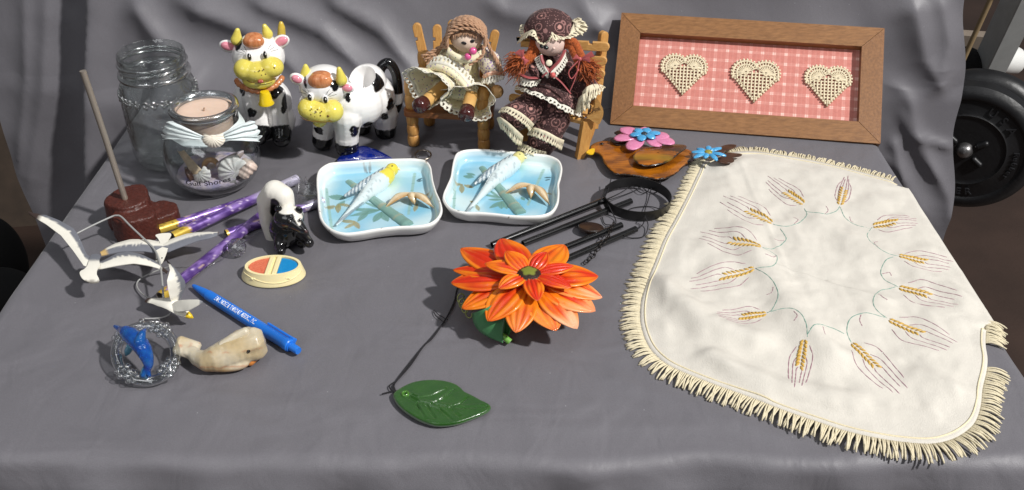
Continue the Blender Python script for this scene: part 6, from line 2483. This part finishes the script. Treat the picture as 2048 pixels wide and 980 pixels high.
# cord to the leaf
for off in (0, 3):
    cord([(1000, 560, .012), (952, 566, .004), (918, 572, .0010), (908, 604 + off, .0008), (890, 640, .0008), (866, 672 + off, .0008), (846, 694, .0008), (820, 726 + off * 2, .0008), (790, 766, .0010), (790 - off, 780, .0015)], .0006, 60)
cord([(764, 788, .0008), (778, 784, .001), (792, 781, .0018)], .0006, 12)
cord([(792, 781, .0018), (782, 779, .0012), (779, 772, .0008), (788, 764, .001)], .0005, 16)
cord([(896, 640, .0008), (878, 630, .0008), (868, 620, .0008), (872, 632, .0008), (890, 646, .0008)], .00035, 30)
lp = [(140, 470), (165, 440), (200, 415), (265, 380), (330, 350), (420, 328), (520, 318), (600, 318), (680, 325), (745, 338), (800, 355), (845, 378), (880, 405), (905, 430), (930, 452), (985, 478), (1050, 512), (1110, 545), (1165, 570), (1207, 600), (1200, 630), (1170, 658), (1080, 702), (950, 752), (880, 775), (820, 790), (750, 800), (680, 806), (620, 804), (560, 795), (460, 762), (400, 735), (340, 700), (280, 660), (230, 620), (190, 580), (165, 545), (145, 505)]
lpx = [(760 + x / 5.446, 700 + y / 5.446) for x, y in lp]
lz = .0042
O = np.array([tuple(p) for p in spline([P(x, y, lz) for x, y in lpx], 120, True)])
ctr = O.mean(0)
nr = 40


def lring(k, z): r_ = ctr + (O - ctr) * k; r_[:, 2] = z; return r_


rows = [lring(max(k, .001), lz) for k in np.linspace(0, .95, nr)] + [lring(.975, lz - .0002), lring(.992, lz - .0009), lring(1, lz - .002), lring(.995, .0012), lring(.97, .0002), lring(.5, 0), lring(.01, 0)]
V = np.vstack(rows)


def lpt(x, y): return P(760 + x / 5.446, 700 + y / 5.446, lz)


veins = [([(275, 480), (420, 560), (620, 590), (760, 620), (900, 625), (1170, 610)], .0006), ([(560, 580), (690, 520), (800, 430)], .0004), ([(760, 615), (880, 580), (960, 510)], .0004), ([(420, 555), (400, 590), (500, 750)], .0004), ([(500, 590), (600, 740)], .0004),
         ([(500, 600), (650, 640), (720, 700), (800, 770)], .0004), ([(780, 640), (870, 730)], .0003), ([(340, 480), (420, 515), (560, 495), (720, 420)], .0004), ([(300, 520), (390, 570), (430, 640)], .0003)]
top = np.arange(len(V)) < nr * len(O)
hgt = np.zeros(len(V))
for pts, w in veins:
    d_, al = segd(V[:, 0], V[:, 1], [lpt(*p) for p in pts])
    hgt += -.0011 * np.exp(-(d_ / (w * 1.6)) ** 2) + .0003 * np.exp(-((d_ - w * 3) / (w * 1.5)) ** 2)
hole = lpt(275, 480)
dh = np.hypot(V[:, 0] - hole.x, V[:, 1] - hole.y)
hgt += .0009 * np.exp(-((dh - .0022) / .0009) ** 2) - .003 * np.exp(-(dh / .0012) ** 4)
V[:, 2] += np.where(top, hgt, 0)
lf = part('glass_leaf', G().grid(V, len(rows), len(O), cv=True), M('leaf_glass', c(30, 80, 14), .3, rgb2=c(42, 92, 18), vs=120, trans=.25, coat=.25, bump=.0003, bs=600), fw, smooth=180)
part('leaf_eyelet', G().lathe([(.0014, .0), (.0016, .0012), (.0026, .0016), (.0032, .0006), (.0034, -.0004)], 24, hole), M('eyelet_glass', c(70, 120, 40), .08, coat=1), fw, smooth=180)

# ================================================================ painted metal bird plaque
bd_ = thing('bird_plaque', 'flat brown metal bird with pink and blue metal flowers at its back and tail', 'bird plaque', P(1290, 330))


def c3(x, y): return (1170 + x / 4.2594, 230 + y / 4.2594)


def sheet(pts, z, th, rings=10, rim=.9, dome=.0, n=100):
    O = np.array([tuple(p) for p in spline([P(*c3(*p), z) if not isinstance(p, Vector) else p for p in pts], n, True)])
    ctr = O.mean(0)
    rows = []
    for k in list(np.linspace(.001, .96, rings)) + [.985, 1.0]:
        r_ = ctr + (O - ctr) * k
        r_[:, 2] += dome * (1 - k * k) - (.0004 if k > .98 else 0) - (.0006 if k == 1 else 0)
        rows.append(r_)
    lo = ctr + (O - ctr) * .995
    lo[:, 2] -= th
    rows.append(lo)
    l2 = ctr + (O - ctr) * .001
    l2[:, 2] += dome - th
    rows.append(l2)
    return G().grid(np.vstack(rows), len(rows), n, cv=True), O, ctr


rustm = M('enamel_brown', attr=True, rough=.22, coat=.5, bump=.00025, bs=180)
outl = [(42, 262), (75, 235), (120, 220), (175, 216), (230, 225), (300, 248), (400, 262), (520, 268), (640, 268), (760, 272), (860, 282), (905, 300), (920, 330), (905, 370), (870, 410), (830, 445), (780, 490), (730, 520), (650, 540), (560, 535), (470, 520), (380, 505), (270, 498), (205, 460), (160, 400), (135, 345), (95, 320), (60, 315), (45, 290)]


def woodcol(dark_edge, sc, O):
    def f(V):
        a = nzarr(V * np.array([1, 2.2, 0]), 45)
        b = nzarr(V * np.array([.6, 3, 0]), 170)
        e = nzarr(V, 260)
        k = smooth01(a * .9 + b * .5 + .5)[:, None]
        col = np.array(c(176, 104, 22)) * (1 - k) + np.array(c(112, 62, 14)) * k
        d_, _ = segd(V[:, 0], V[:, 1], np.vstack([O, O[:1]]))
        q = smooth01((dark_edge + .0012 * e - d_) / .0012)[:, None]
        return col * (1 - q) + np.array(c(34, 24, 18)) * q
    return f


g, O, _ = sheet(outl, .0090, .0016, 26, dome=.0015, n=160)
part('body', g, rustm, bd_, smooth=60, colfn=woodcol(.0016, 1, O))
wl = [(410, 345), (440, 310), (500, 285), (600, 265), (700, 250), (800, 246), (865, 258), (850, 290), (800, 325), (760, 360), (700, 395), (620, 420), (540, 430), (470, 418), (425, 390)]
g, O, _ = sheet(wl, .0165, .0012, 22, dome=.0015, n=120)


def wingcol(V):
    col = woodcol(.0018, 1, O)(V)
    a = np.array(P(*c3(640, 345), .0165))
    d_, al = segd(V[:, 0], V[:, 1], [P(*c3(440, 360), .0165), P(*c3(700, 370), .0165)])
    k = smooth01((.010 - d_) / .008)[:, None] * .55
    col = col * (1 - k) + np.array(c(150, 120, 24)) * k
    s = smooth01((V[:, 1] - P(*c3(700, 320), .0165).y + .25 * (V[:, 0] - P(*c3(700, 320), .0165).x) + .003 * nzarr(V * np.array([3, .6, 0]), 220)) / .006)[:, None]
    return col * (1 - s * .85) + np.array(c(58, 40, 26)) * s * .85


part('wing', g, rustm, bd_, smooth=60, colfn=wingcol)
g, O, _ = sheet([(10, 318), (30, 298), (52, 286), (80, 284), (84, 300), (74, 322), (60, 330), (36, 330)], .0100, .0014, 6, n=40)
part('beak', g, M('beak_enamel', c(226, 184, 30), .3, coat=.3), bd_, smooth=60)
part('eye', G().lathe([(0, .0009), (.0015, .0007), (.0019, 0)], 14, P(*c3(143, 244), .0104)), M('enamel_black', c(20, 15, 12), .2), bd_, smooth=60)
part('standoff', G().tube([P(*c3(620, 350), .0075), P(*c3(620, 350), .0150)], .004, 12), MATS['enamel_black'], bd_)
g, O, _ = sheet([(250, 150), (262, 138), (290, 128), (320, 130), (350, 150), (420, 190), (340, 240), (270, 250), (215, 215), (222, 196), (260, 190), (300, 180)], .0125, .0012, 8, n=60)
part('back_leaf', g, M('enamel_dark', c(44, 30, 24), .3, coat=.3, var=.3, vs=100), bd_, smooth=60)
for pts in ([(1080, 330), (1130, 290), (1170, 262), (1230, 248), (1288, 252), (1280, 272), (1240, 290), (1200, 300), (1180, 320), (1130, 350)], [(1110, 370), (1160, 350), (1210, 318), (1270, 322), (1338, 330), (1320, 348), (1262, 360), (1272, 388), (1240, 404), (1200, 408), (1140, 395)]):
    g, O, _ = sheet(pts, .0110, .0010, 8, n=60)
    part('tail_leaf', g, M('enamel_rust', c(70, 44, 30), .35, coat=.3, var=.45, vs=120), bd_, smooth=60)
pinkp, bluep = M('enamel_pink', c(222, 140, 176), .28, rgb2=c(206, 122, 160), vs=260, coat=.3, bump=.0003, bs=500), M('enamel_blue', c(84, 166, 212), .25, rgb2=c(66, 148, 200), vs=260, coat=.3, bump=.0003, bs=400)


def round_petal(base, tip, w, arch=.0012, n=18, q=9, blunt=.55):
    base, tip = Vector(base), Vector(tip)
    d_ = tip - base
    s_ = d_.cross(Vector((0, 0, 1))).normalized()
    V = []
    for i in range(n):
        t = i / (n - 1)
        wd = w * (math.sin(PI * min(1, .12 + .88 * t) * 1.0) ** blunt if t < .999 else 0.02) * (.45 + .75 * t)
        for j in range(q):
            v = -1 + 2 * j / (q - 1)
            V.append(base + d_ * t + s_ * wd * v + Vector((0, 0, arch * math.sin(PI * t) - .0012 * v * v)))
    return G().grid(V, n, q)


def pflower(nm, ctrp, tips, w, mat, hubr, hubm, parent, arch=.0015, blunt=.55):
    hub = part(nm, G().lathe([(0, .0016), (hubr * .6, .0014), (hubr, .0004), (hubr * 1.02, -.0008), (0, -.001)], 20, ctrp + Vector((0, 0, .0010))), hubm, parent, smooth=60)
    for tp in tips:
        tip = P(*c3(tp[0], tp[1]), tp[2])
        b_ = ctrp.lerp(tip, .12)
        solid(part('petal', round_petal(b_, tip, w * (tp[3] if len(tp) > 3 else 1), arch, blunt=blunt), mat, hub, smooth=180), .0007)


pc_ = P(*c3(510, 178), .0185)
pflower('pink_flower', pc_, [(300, 115, .021), (248, 200, .0175), (375, 290, .0165), (640, 262, .0185), (760, 240, .0200), (716, 182, .0215), (510, 105, .0225, .8)], .0102, pinkp, .004, pinkp, bd_)
pc_ = P(*c3(505, 165), .0225)
pflower('blue_flower', pc_, [(430, 118, .0235), (386, 168, .0220), (470, 214, .0215), (592, 196, .0225), (640, 150, .0240), (540, 112, .0245)], .0058, bluep, .0036, M('hub_dark', c(40, 52, 60), .4, bump=.0005, bs=600), bd_)
pc_ = P(*c3(1050, 320), .0170)
pflower('blue_flower', pc_, [(910, 316, .017), (955, 285, .0175), (1052, 262, .0185), (1160, 278, .0180), (1200, 345, .0165), (1125, 384, .0155), (1020, 364, .0155), (926, 362, .0155), (1105, 285, .018, .6)], .0036, bluep, .0042, M('hub_olive', c(150, 140, 60), .4, bump=.0005, bs=600), bd_, blunt=.7)

# ================================================================ fringed linen cloth
lc_ = P(1600, 600)
ln = thing('linen_mat', 'cream linen table mat embroidered with wheat ears and edged with fringe', 'table mat', lc_)
inner = [(1408, 326), (1440, 313), (1470, 306), (1510, 305), (1560, 312), (1620, 322), (1680, 336), (1720, 346), (1760, 357), (1790, 366), (1806, 376),
         (1830, 408), (1858, 444), (1884, 478), (1908, 512), (1935, 552), (1955, 582), (1972, 606), (1976, 625), (1972, 650), (1970, 690), (1974, 720), (1972, 745), (1964, 780), (1960, 815), (1950, 845), (1930, 866), (1900, 882), (1860, 890), (1800, 886), (1740, 876),
         (1690, 864), (1640, 848), (1570, 824), (1500, 797), (1420, 768), (1360, 744), (1325, 725), (1300, 700), (1286, 670), (1280, 640), (1282, 605), (1292, 570), (1310, 525), (1328, 480), (1350, 440), (1374, 394), (1395, 350)]
O2 = [P(x, y, 0) for x, y in inner]
O2 = np.array([tuple(p) for p in spline(O2, 320, True)])
# along the back right the mat is pulled over the table's edge
hang = (O2[:, 0] > XR - .012) & (O2[:, 1] > .655) & (O2[:, 1] < .93)


def mat_z(x, y, k=1.0):
    z = .0034
    z += .0090 * math.exp(-(sd1(x, y, [(.13, .72), (.16, .66), (.20, .64)]) / .014) ** 2)
    z += .0085 * math.exp(-(sd1(x, y, [(.22, .80), (.235, .70), (.26, .62)]) / .016) ** 2)
    z += .0065 * math.exp(-(sd1(x, y, [(.16, .62), (.20, .585), (.26, .57)]) / .013) ** 2)
    z += .0035 * math.exp(-(sd1(x, y, [(.30, .82), (.345, .76), (.40, .70)]) / .012) ** 2)
    z += .0045 * math.exp(-(sd1(x, y, [(.32, .60), (.36, .57), (.37, .54)]) / .010) ** 2)
    z += .0030 * noise.noise(Vector((x * 24, y * 20, 3))) + .0016 * noise.noise(Vector((x * 55, y * 48, 7))) + .0006 * noise.noise(Vector((x * 130, y * 110, 5)))
    z += .0012 * math.exp(-(sd1(x, y, [(.245, .94), (.25, .72)]) / .0022) ** 2) * .8
    z += .0012 * math.exp(-(sd1(x, y, [(.245, .745), (.40, .655)]) / .0022) ** 2) * .9
    return max(z, .0012) * k


def mat_pt(x, y, off=0.0):
    xx, dz = fold(x, -9, XR + .0015, .006)
    ed = float(np.min(np.hypot(O2[:, 0] - x, O2[:, 1] - y)))
    k = min(1, ed / .02) * .85 + .15
    yy, dzf = fold(y, YF - .001, 9, .009)
    zz = max(mat_z(x, y), .0008) * k if dz < .004 else .0015
    tz = table_z(min(x, XR), max(y, YF))
    return Vector((xx + (zz * .4 if dz > .004 else 0), yy, max(zz + tz, .0008) - dz - dzf + off))


OX = O2.copy()
OX[hang, 0] += .022
rings = 64
ctr2 = O2.mean(0)
V = []
for r in range(rings + 1):
    t = max((r / rings), 1e-4)
    for p in OX:
        q = ctr2 + (p - ctr2) * t
        V.append(mat_pt(q[0], q[1]))
linen_m = M('linen', c(209, 204, 194), .85, var=.09, vs=45, detail=10, bump=.00035, bs=900, sheen=.1)
g = G().grid(V, rings + 1, len(OX), cv=True)
solid(part('linen_sheet', g, linen_m, ln, smooth=180), .0009)
# hem stitching
hem = [mat_pt(*(ctr2 + (p - ctr2) * .975)[:2], .0009) for p in OX]
part('hem_cord', G().tube(hem, .0008, 6, closed=True), M('hem_thread', c(224, 212, 180), .85, var=.1, vs=800, bump=.0003, bs=1200), ln, smooth=180)
# fringe strands
fr_m = M('fringe_cotton', c(214, 203, 174), .9, var=.12, vs=500, bump=.0003, bs=900)
variants = []
for k in range(11):
    L = .0172 * (1 + rnd.uniform(-.14, .10))
    bx_, bz = rnd.uniform(-.003, .003), rnd.uniform(.0006, .0018)
    pts = spline([(0, 0, .0005), (L * .3, bx_ * .2, .0010 + bz * .6), (L * .65, bx_ * .6, .0010 + bz * .5), (L, bx_, -.0004)], 7)
    variants.append(mesh_of('fringe_strand', G().tube(pts, [.00066, .00080, .00072, .00080, .00072, .00080, .0006], 5), fr_m, 180))
O3 = np.vstack([O2, O2[:1]])
Ls = np.r_[0, np.cumsum(np.linalg.norm(np.diff(O3, axis=0), axis=1))]
strands = []
s = 0.0
while s < Ls[-1]:
    i = int(np.searchsorted(Ls, s, 'right') - 1)
    i = min(i, len(O2) - 1)
    t = (s - Ls[i]) / max(Ls[i + 1] - Ls[i], 1e-9)
    p = O3[i] * (1 - t) + O3[i + 1] * t
    d_ = Vector(O3[i + 1] - O3[i]).normalized()
    nrm = Vector((d_.y, -d_.x, 0))
    if nrm.dot(Vector(p - ctr2)) < 0: nrm = -nrm
    on = not (hang[i] and p[1] < .915 and p[1] > .672)
    if on and not (p[0] > XR - .03 and .600 < p[1] < .640):
        strands.append((Vector(p), nrm))
    s += .00150
print('strands', len(strands))
strands.sort(key=lambda q: q[0].y)
extra = G()
for k, (p, nrm) in enumerate(strands):
    back = p.y > .86
    a_ = rnd.uniform(-.06, .06) + .16 * noise.noise(p * 40)
    d_ = Matrix.Rotation(a_, 3, 'Z') @ nrm
    z0 = mat_pt(p.x, p.y).z
    over = p.x + d_.x * .02 > XR + .001
    tip_drop = (-.004 if over else 0) + rnd.uniform(-.0003, .0006)
    o_ = Vector((p.x, p.y, z0 - .0006)) - d_ * .001
    o_.y = max(o_.y, YF - .002)
    M_ = frame_M(o_, d_ + Vector((0, 0, -z0 * 30 * .8 + tip_drop * 30)), z=(0, 0, 1))
    sc_ = rnd.uniform(.9, 1.08) * (.78 if back else 1.0)
    M_ = M_ @ Matrix.Diagonal((sc_, 1, 1, 1))
    if k < 300:
        inst('fringe_strand', variants[(k * 5) % 11], ln, M_)
    else:
        me = variants[(k * 5) % 11]
        extra.add([M_ @ v.co for v in me.vertices], [tuple(f.vertices) for f in me.polygons])
if extra.n: part('fringe_strand', extra, fr_m, ln, smooth=180, kind='stuff')

# embroidery: raised stitches lying on the linen
gold_t = M('thread_gold', c(196, 158, 70), .6, var=.15, vs=500)
plum_t = M('thread_plum', c(160, 126, 134), .65, var=.12, vs=500)
green_t = M('thread_green', c(116, 154, 140), .65, var=.12, vs=500)


def stitch(g, pts, r, n=10, m=0, broken=False):
    P2 = [P(x, y, .002) for x, y in pts]
    q = resample(spline(P2, 24), n)
    L = [mat_pt(p[0], p[1], .0007) for p in q]
    g.tube(L, [r * (.8 + .4 * abs(math.sin(i * 2.1))) for i in range(n)], 5, m)


ears = [((1608, 412), (1535, 361)), ((1679, 414), (1693, 357)), ((1545, 452), (1446, 401)), ((1744, 454), (1837, 444)), ((1521, 509), (1402, 470)), ((1794, 519), (1905, 531)), ((1509, 545), (1378, 569)), ((1796, 575), (1917, 610)),
        ((1533, 632), (1430, 642)), ((1775, 641), (1906, 697)), ((1606, 691), (1591, 783)), ((1702, 686), (1803, 783))]
for k, (b_, t_) in enumerate(ears):
    b_, t_ = np.array(b_, float), np.array(t_, float)
    d_ = t_ - b_
    L = np.hypot(*d_)
    u_ = d_ / L
    # across, allowing for the slant of the table in the photograph
    w_ = np.array([-u_[1], u_[0]]) * np.array([1.0, .72])
    g = G()
    gl = .46 if L > 80 else .55
    ngr = 8
    for i in range(ngr):
        s = .02 + gl * i / (ngr - 1)
        for sd in (-1, 1):
            if i == ngr - 1 and sd == 1: continue
            a = b_ + d_ * s + w_ * sd * 2.0
            e = b_ + d_ * (s + .075) + w_ * sd * (6.5 + 2.5 * math.sin(PI * i / ngr))
            p = [mat_pt(*P(*q, .002)[:2], .0008) for q in (a, (a + e) / 2, e)]
            g.tube(p, [.0006, .0014, .0006], 6, 0)
    for j, sp in enumerate((-1, -.6, -.25, .25, .6, 1)):
        wd = 26 * (L / 105) * sp
        s0 = .12 if abs(sp) > .8 else (.3 if abs(sp) > .5 else .5)
        s1 = (.86, .98, .93, 1.0, .94, .82)[j] + rnd.uniform(-.04, .04)
        pts = [b_ + d_ * s0 + w_ * wd * .55, b_ + d_ * (s0 * .6 + .25) + w_ * wd * 1.0, b_ + d_ * .68 + w_ * wd * (.95 if L < 80 else .86), b_ + d_ * s1 + w_ * wd * (.55 if L < 80 else .74)]
        stitch(g, [tuple(p) for p in pts], .00052, 16, 1)
    part('wheat_ear', g, [gold_t, plum_t], ln, smooth=180)


def c5(x, y): return (1220 + x / 2.4734, 270 + y / 2.4734)
def c6(x, y): return (1220 + x / 2.333, 560 + y / 2.333)


vines = [[c5(960, 370), c5(972, 405), c5(930, 448), c5(870, 468), c5(805, 455)], [c5(840, 476), c5(862, 505), c5(868, 530), c5(820, 570), c5(748, 588)], [c5(748, 588), c5(810, 610), c5(822, 640), c5(790, 684), c5(716, 684)],
         [c5(716, 684), c5(775, 730), c5(812, 780), c5(826, 830), c5(800, 880), c5(775, 893)], [c6(740, 160), c6(830, 165), c6(880, 195), c6(908, 250), c6(914, 300)], [c6(914, 290), c6(950, 250), c6(1020, 238), c6(1090, 258)],
         [c6(1125, 295), c6(1104, 245), c6(1120, 190), c6(1190, 168), c6(1280, 182)], [c6(1290, 185), c6(1240, 150), c6(1226, 100), c6(1260, 55), c6(1330, 35)], [c5(1425, 755), c5(1360, 720), c5(1338, 680), c5(1360, 640), c5(1395, 625)],
         [c5(1420, 620), c5(1340, 595), c5(1285, 545), c5(1270, 500), c5(1295, 460)], [c5(1290, 468), c5(1220, 445), c5(1160, 410), c5(1138, 365)], [c5(1136, 360), c5(1110, 390), c5(1050, 402), c5(970, 385)]]
for v in vines:
    g = G()
    stitch(g, v, .00048, 26)
    part('vine_stem', g, green_t, ln, smooth=180)
for a in ([c5(905, 415), c5(928, 430), c5(908, 455)], [c5(1065, 365), c5(1076, 385), c5(1060, 402)], [c5(1185, 405), c5(1192, 425), c5(1205, 430)], [c5(1322, 538), c5(1302, 550), c5(1318, 575)], [c5(1345, 690), c5(1380, 685), c5(1392, 698)], [c5(1325, 795), c5(1340, 815), c5(1368, 830)],
          [c5(810, 527), c5(840, 533), c5(858, 532)], [c5(760, 628), c5(800, 632), c5(818, 620)], [c5(770, 808), c5(795, 805), c5(802, 785)], [c6(850, 182), c6(866, 205), c6(852, 225)], [c6(985, 250), c6(990, 270), c6(996, 288)], [c6(1168, 175), c6(1162, 200), c6(1175, 222)]):
    g = G()
    stitch(g, a, .00048, 12)
    part('tendril', g, plum_t, ln, smooth=180)

# ================================================================ beyond the table: barbell plates, post, pole, bags


def far(x, y, t): return Vector(((x - 1024) / F * t, (CP - (y - 490) / F * SP) * t, H - (SP + (y - 490) / F * CP) * t))


rub = M('plate_rubber', c(26, 26, 28), .42, var=.2, vs=20, spec=.5, bump=.0006, bs=90)
pc1 = far(1930, 298, 1.80)
axis = Vector((-.46, -.88, -.02)).normalized()
exu = Vector((1, 0, 0))
exu = (exu - axis * exu.dot(axis)).normalized()
ezu = axis.cross(exu)
if ezu.z < 0: ezu = -ezu
def plate_M(o): 
    m_ = Matrix((exu, axis.cross(exu), axis)).transposed().to_4x4()
    m_.translation = o
    return m_
yu = axis.cross(exu)
rp_ = .121
wt = thing('weight_plate', 'front black rubber weight plate with raised lettering and steel hub', 'weight plate', pc1, 'weight plates on the bar beside the table')
Mp = plate_M(pc1)
M3 = Mp.to_3x3()
part('disc', G().lathe([(.012, .004), (.060, .004), (.064, .004), (.068, .0065), (.071, .004), (.096, .004), (.099, .0068), (.102, .0075), (.108, .0072), (.114, .004), (rp_, -.003), (rp_, -.028), (.112, -.034), (.0, -.034)], 96, pc1, M3), rub, wt, smooth=40)
for k, a in enumerate((35, 145, 215, 325)):
    a = math.radians(a)
    e1, e2 = Vector((math.cos(a) * .024, math.sin(a) * .024, .006)), Vector((math.cos(a) * .037, math.sin(a) * .037, .006))
    g = G().tube([Mp @ e1, Mp @ e2], .0055, 10, flat=1)
    g.ell(Mp @ e2, .0055, None, 10, 8)
    g.ell(Mp @ e1, .0055, None, 10, 8)
    part('hub_lug', g, rub, wt, smooth=60)
hubm = M('hub_steel', c(150, 148, 148), .35, .9, var=.2, vs=80)
part('hub', G().lathe([(0, .020), (.008, .0185), (.0125, .014), (.014, .008), (.015, .004), (.015, .0)], 32, pc1, M3), hubm, wt, smooth=60)
txt_m = M('plate_letters', c(40, 40, 43), .45)


def arc_text(s, r, size, a_mid, spread, name='lettering', flip=False):
    g = G()
    for k, ch in enumerate(s):
        if ch == ' ': continue
        a = a_mid - spread * (k - (len(s) - 1) / 2) * (-1 if flip else 1)
        V, fs = text_geo(ch, size, .0012, .0002)
        rot = Matrix.Rotation(a - PI / 2 + (PI if flip else 0), 4, 'Z')
        o_ = Vector((r * math.cos(a), r * math.sin(a), .0052))
        m_ = Mp @ Matrix.Translation(o_) @ rot
        g.add([m_ @ Vector(p) for p in V], fs)
    part(name, g, txt_m, wt, smooth=0)


arc_text('USA', .084, .021, math.radians(56), .27)
arc_text('Rubber', .084, .013, math.radians(-8), .115, flip=False)
arc_text('WEIDER', .084, .018, math.radians(-100), .19, flip=True)
pc2 = pc1 - axis * .052 + Vector((.010, .0, .004))
w2 = solo('weight_plate', G().lathe([(.0, .012), (.098, .012), (.108, .010), (.118, .002), (.122, -.008), (.122, -.018), (.116, -.026), (0, -.026)], 96, pc2, M3), rub,
          'black rubber weight plate standing close behind the lettered one', 'weight plate', 'weight plates on the bar beside the table', smooth=40, loc=pc2)
bar_end = pc1 - axis * .3
solo('barbell_bar', G().tube([pc1 - axis * .07, bar_end], .0125, 20), hubm, 'steel bar carrying the two black weight plates', 'barbell')
# steel post
p0, p1 = far(1974, 142, 1.98), far(2072, -62, 1.72)
post = thing('steel_post', 'light grey square steel post leaning behind the weight plates', 'post', p0)
zz_ = (p1 - p0).normalized()
xx_ = Vector((1, .22, 0)); xx_ = (xx_ - zz_ * xx_.dot(zz_)).normalized()
PMx = Matrix((xx_, zz_.cross(xx_), zz_)).transposed().to_4x4()
PMx.translation = p0
Lp = (p1 - p0).length
part('tube', G().box((.046, .05, Lp + .4), PMx @ Matrix.Translation((0, 0, Lp / 2 + .2)), .002), M('paint_grey', c(190, 193, 192), .4, var=.08, vs=40), post, smooth=30)
part('foot_cap', G().box((.054, .058, .04), PMx @ Matrix.Translation((.001, 0, -.012)), .003), M('cap_black', c(30, 32, 42), .5), post, smooth=30)
solo('wooden_pole', G().tube([far(1908, 160, 1.88), far(1990, -20, 1.75)], .0048, 12), M('pole_tan', c(150, 128, 96), .6, var=.1, vs=60), 'thin tan wooden pole slanting behind the drape', 'pole')
# white roll behind the post
a, b = far(1988, 118, 2.08), far(2030, 122, 2.12)
wp = G().tube([a, a.lerp(b, .5), b.lerp(a, .1), b], [.028, .031, .030, .016], 20)
solo('white_jug', wp, M('white_plastic', c(235, 235, 232), .4), 'white plastic container lying on the floor behind the post', 'container')
g = G().box((.16, .02, .06), Matrix.Translation(far(1938, 88, 2.15)) @ Euler((.2, 0, -.2)).to_matrix().to_4x4(), .004)
solo('cardboard_box', g, M('box_tan', c(128, 116, 104), .8, var=.15, vs=30), 'pale box edge showing between the drape and the pole', 'box', smooth=30)
g = G()
Vs, fs = blob([('e', far(1925, 138, 1.98), (.045, .04, .045)), ('e', far(1940, 128, 2.0), (.03, .03, .03))], .004, 4)
solo('black_bag', G().add(Vs, fs), M('cloth_black', c(14, 13, 14), .9), 'black bag in the gap above the weight plates', 'bag', smooth=180)
# under the left side of the table
Vs, fs = blob([('e', far(-6, 520, 2.0), (.055, .06, .10)), ('e', far(-4, 590, 1.9), (.075, .06, .05))], .006, 4)
solo('black_duffel', G().add(Vs, fs), M('cloth_black', c(14, 13, 14), .9), 'black duffel standing on the floor under the table edge', 'bag', smooth=180)
a = far(-40, 300, 2.5)
g = G().box((.30, .03, .5), Matrix.Translation(far(40, 440, 2.35)) @ Euler((-.3, 0, .15)).to_matrix().to_4x4(), .006)
solo('fibre_board', g, M('board_brown', c(62, 50, 40), .8, var=.25, vs=25), 'brown fibre board leaning in the dark behind the drape', 'board', smooth=30)
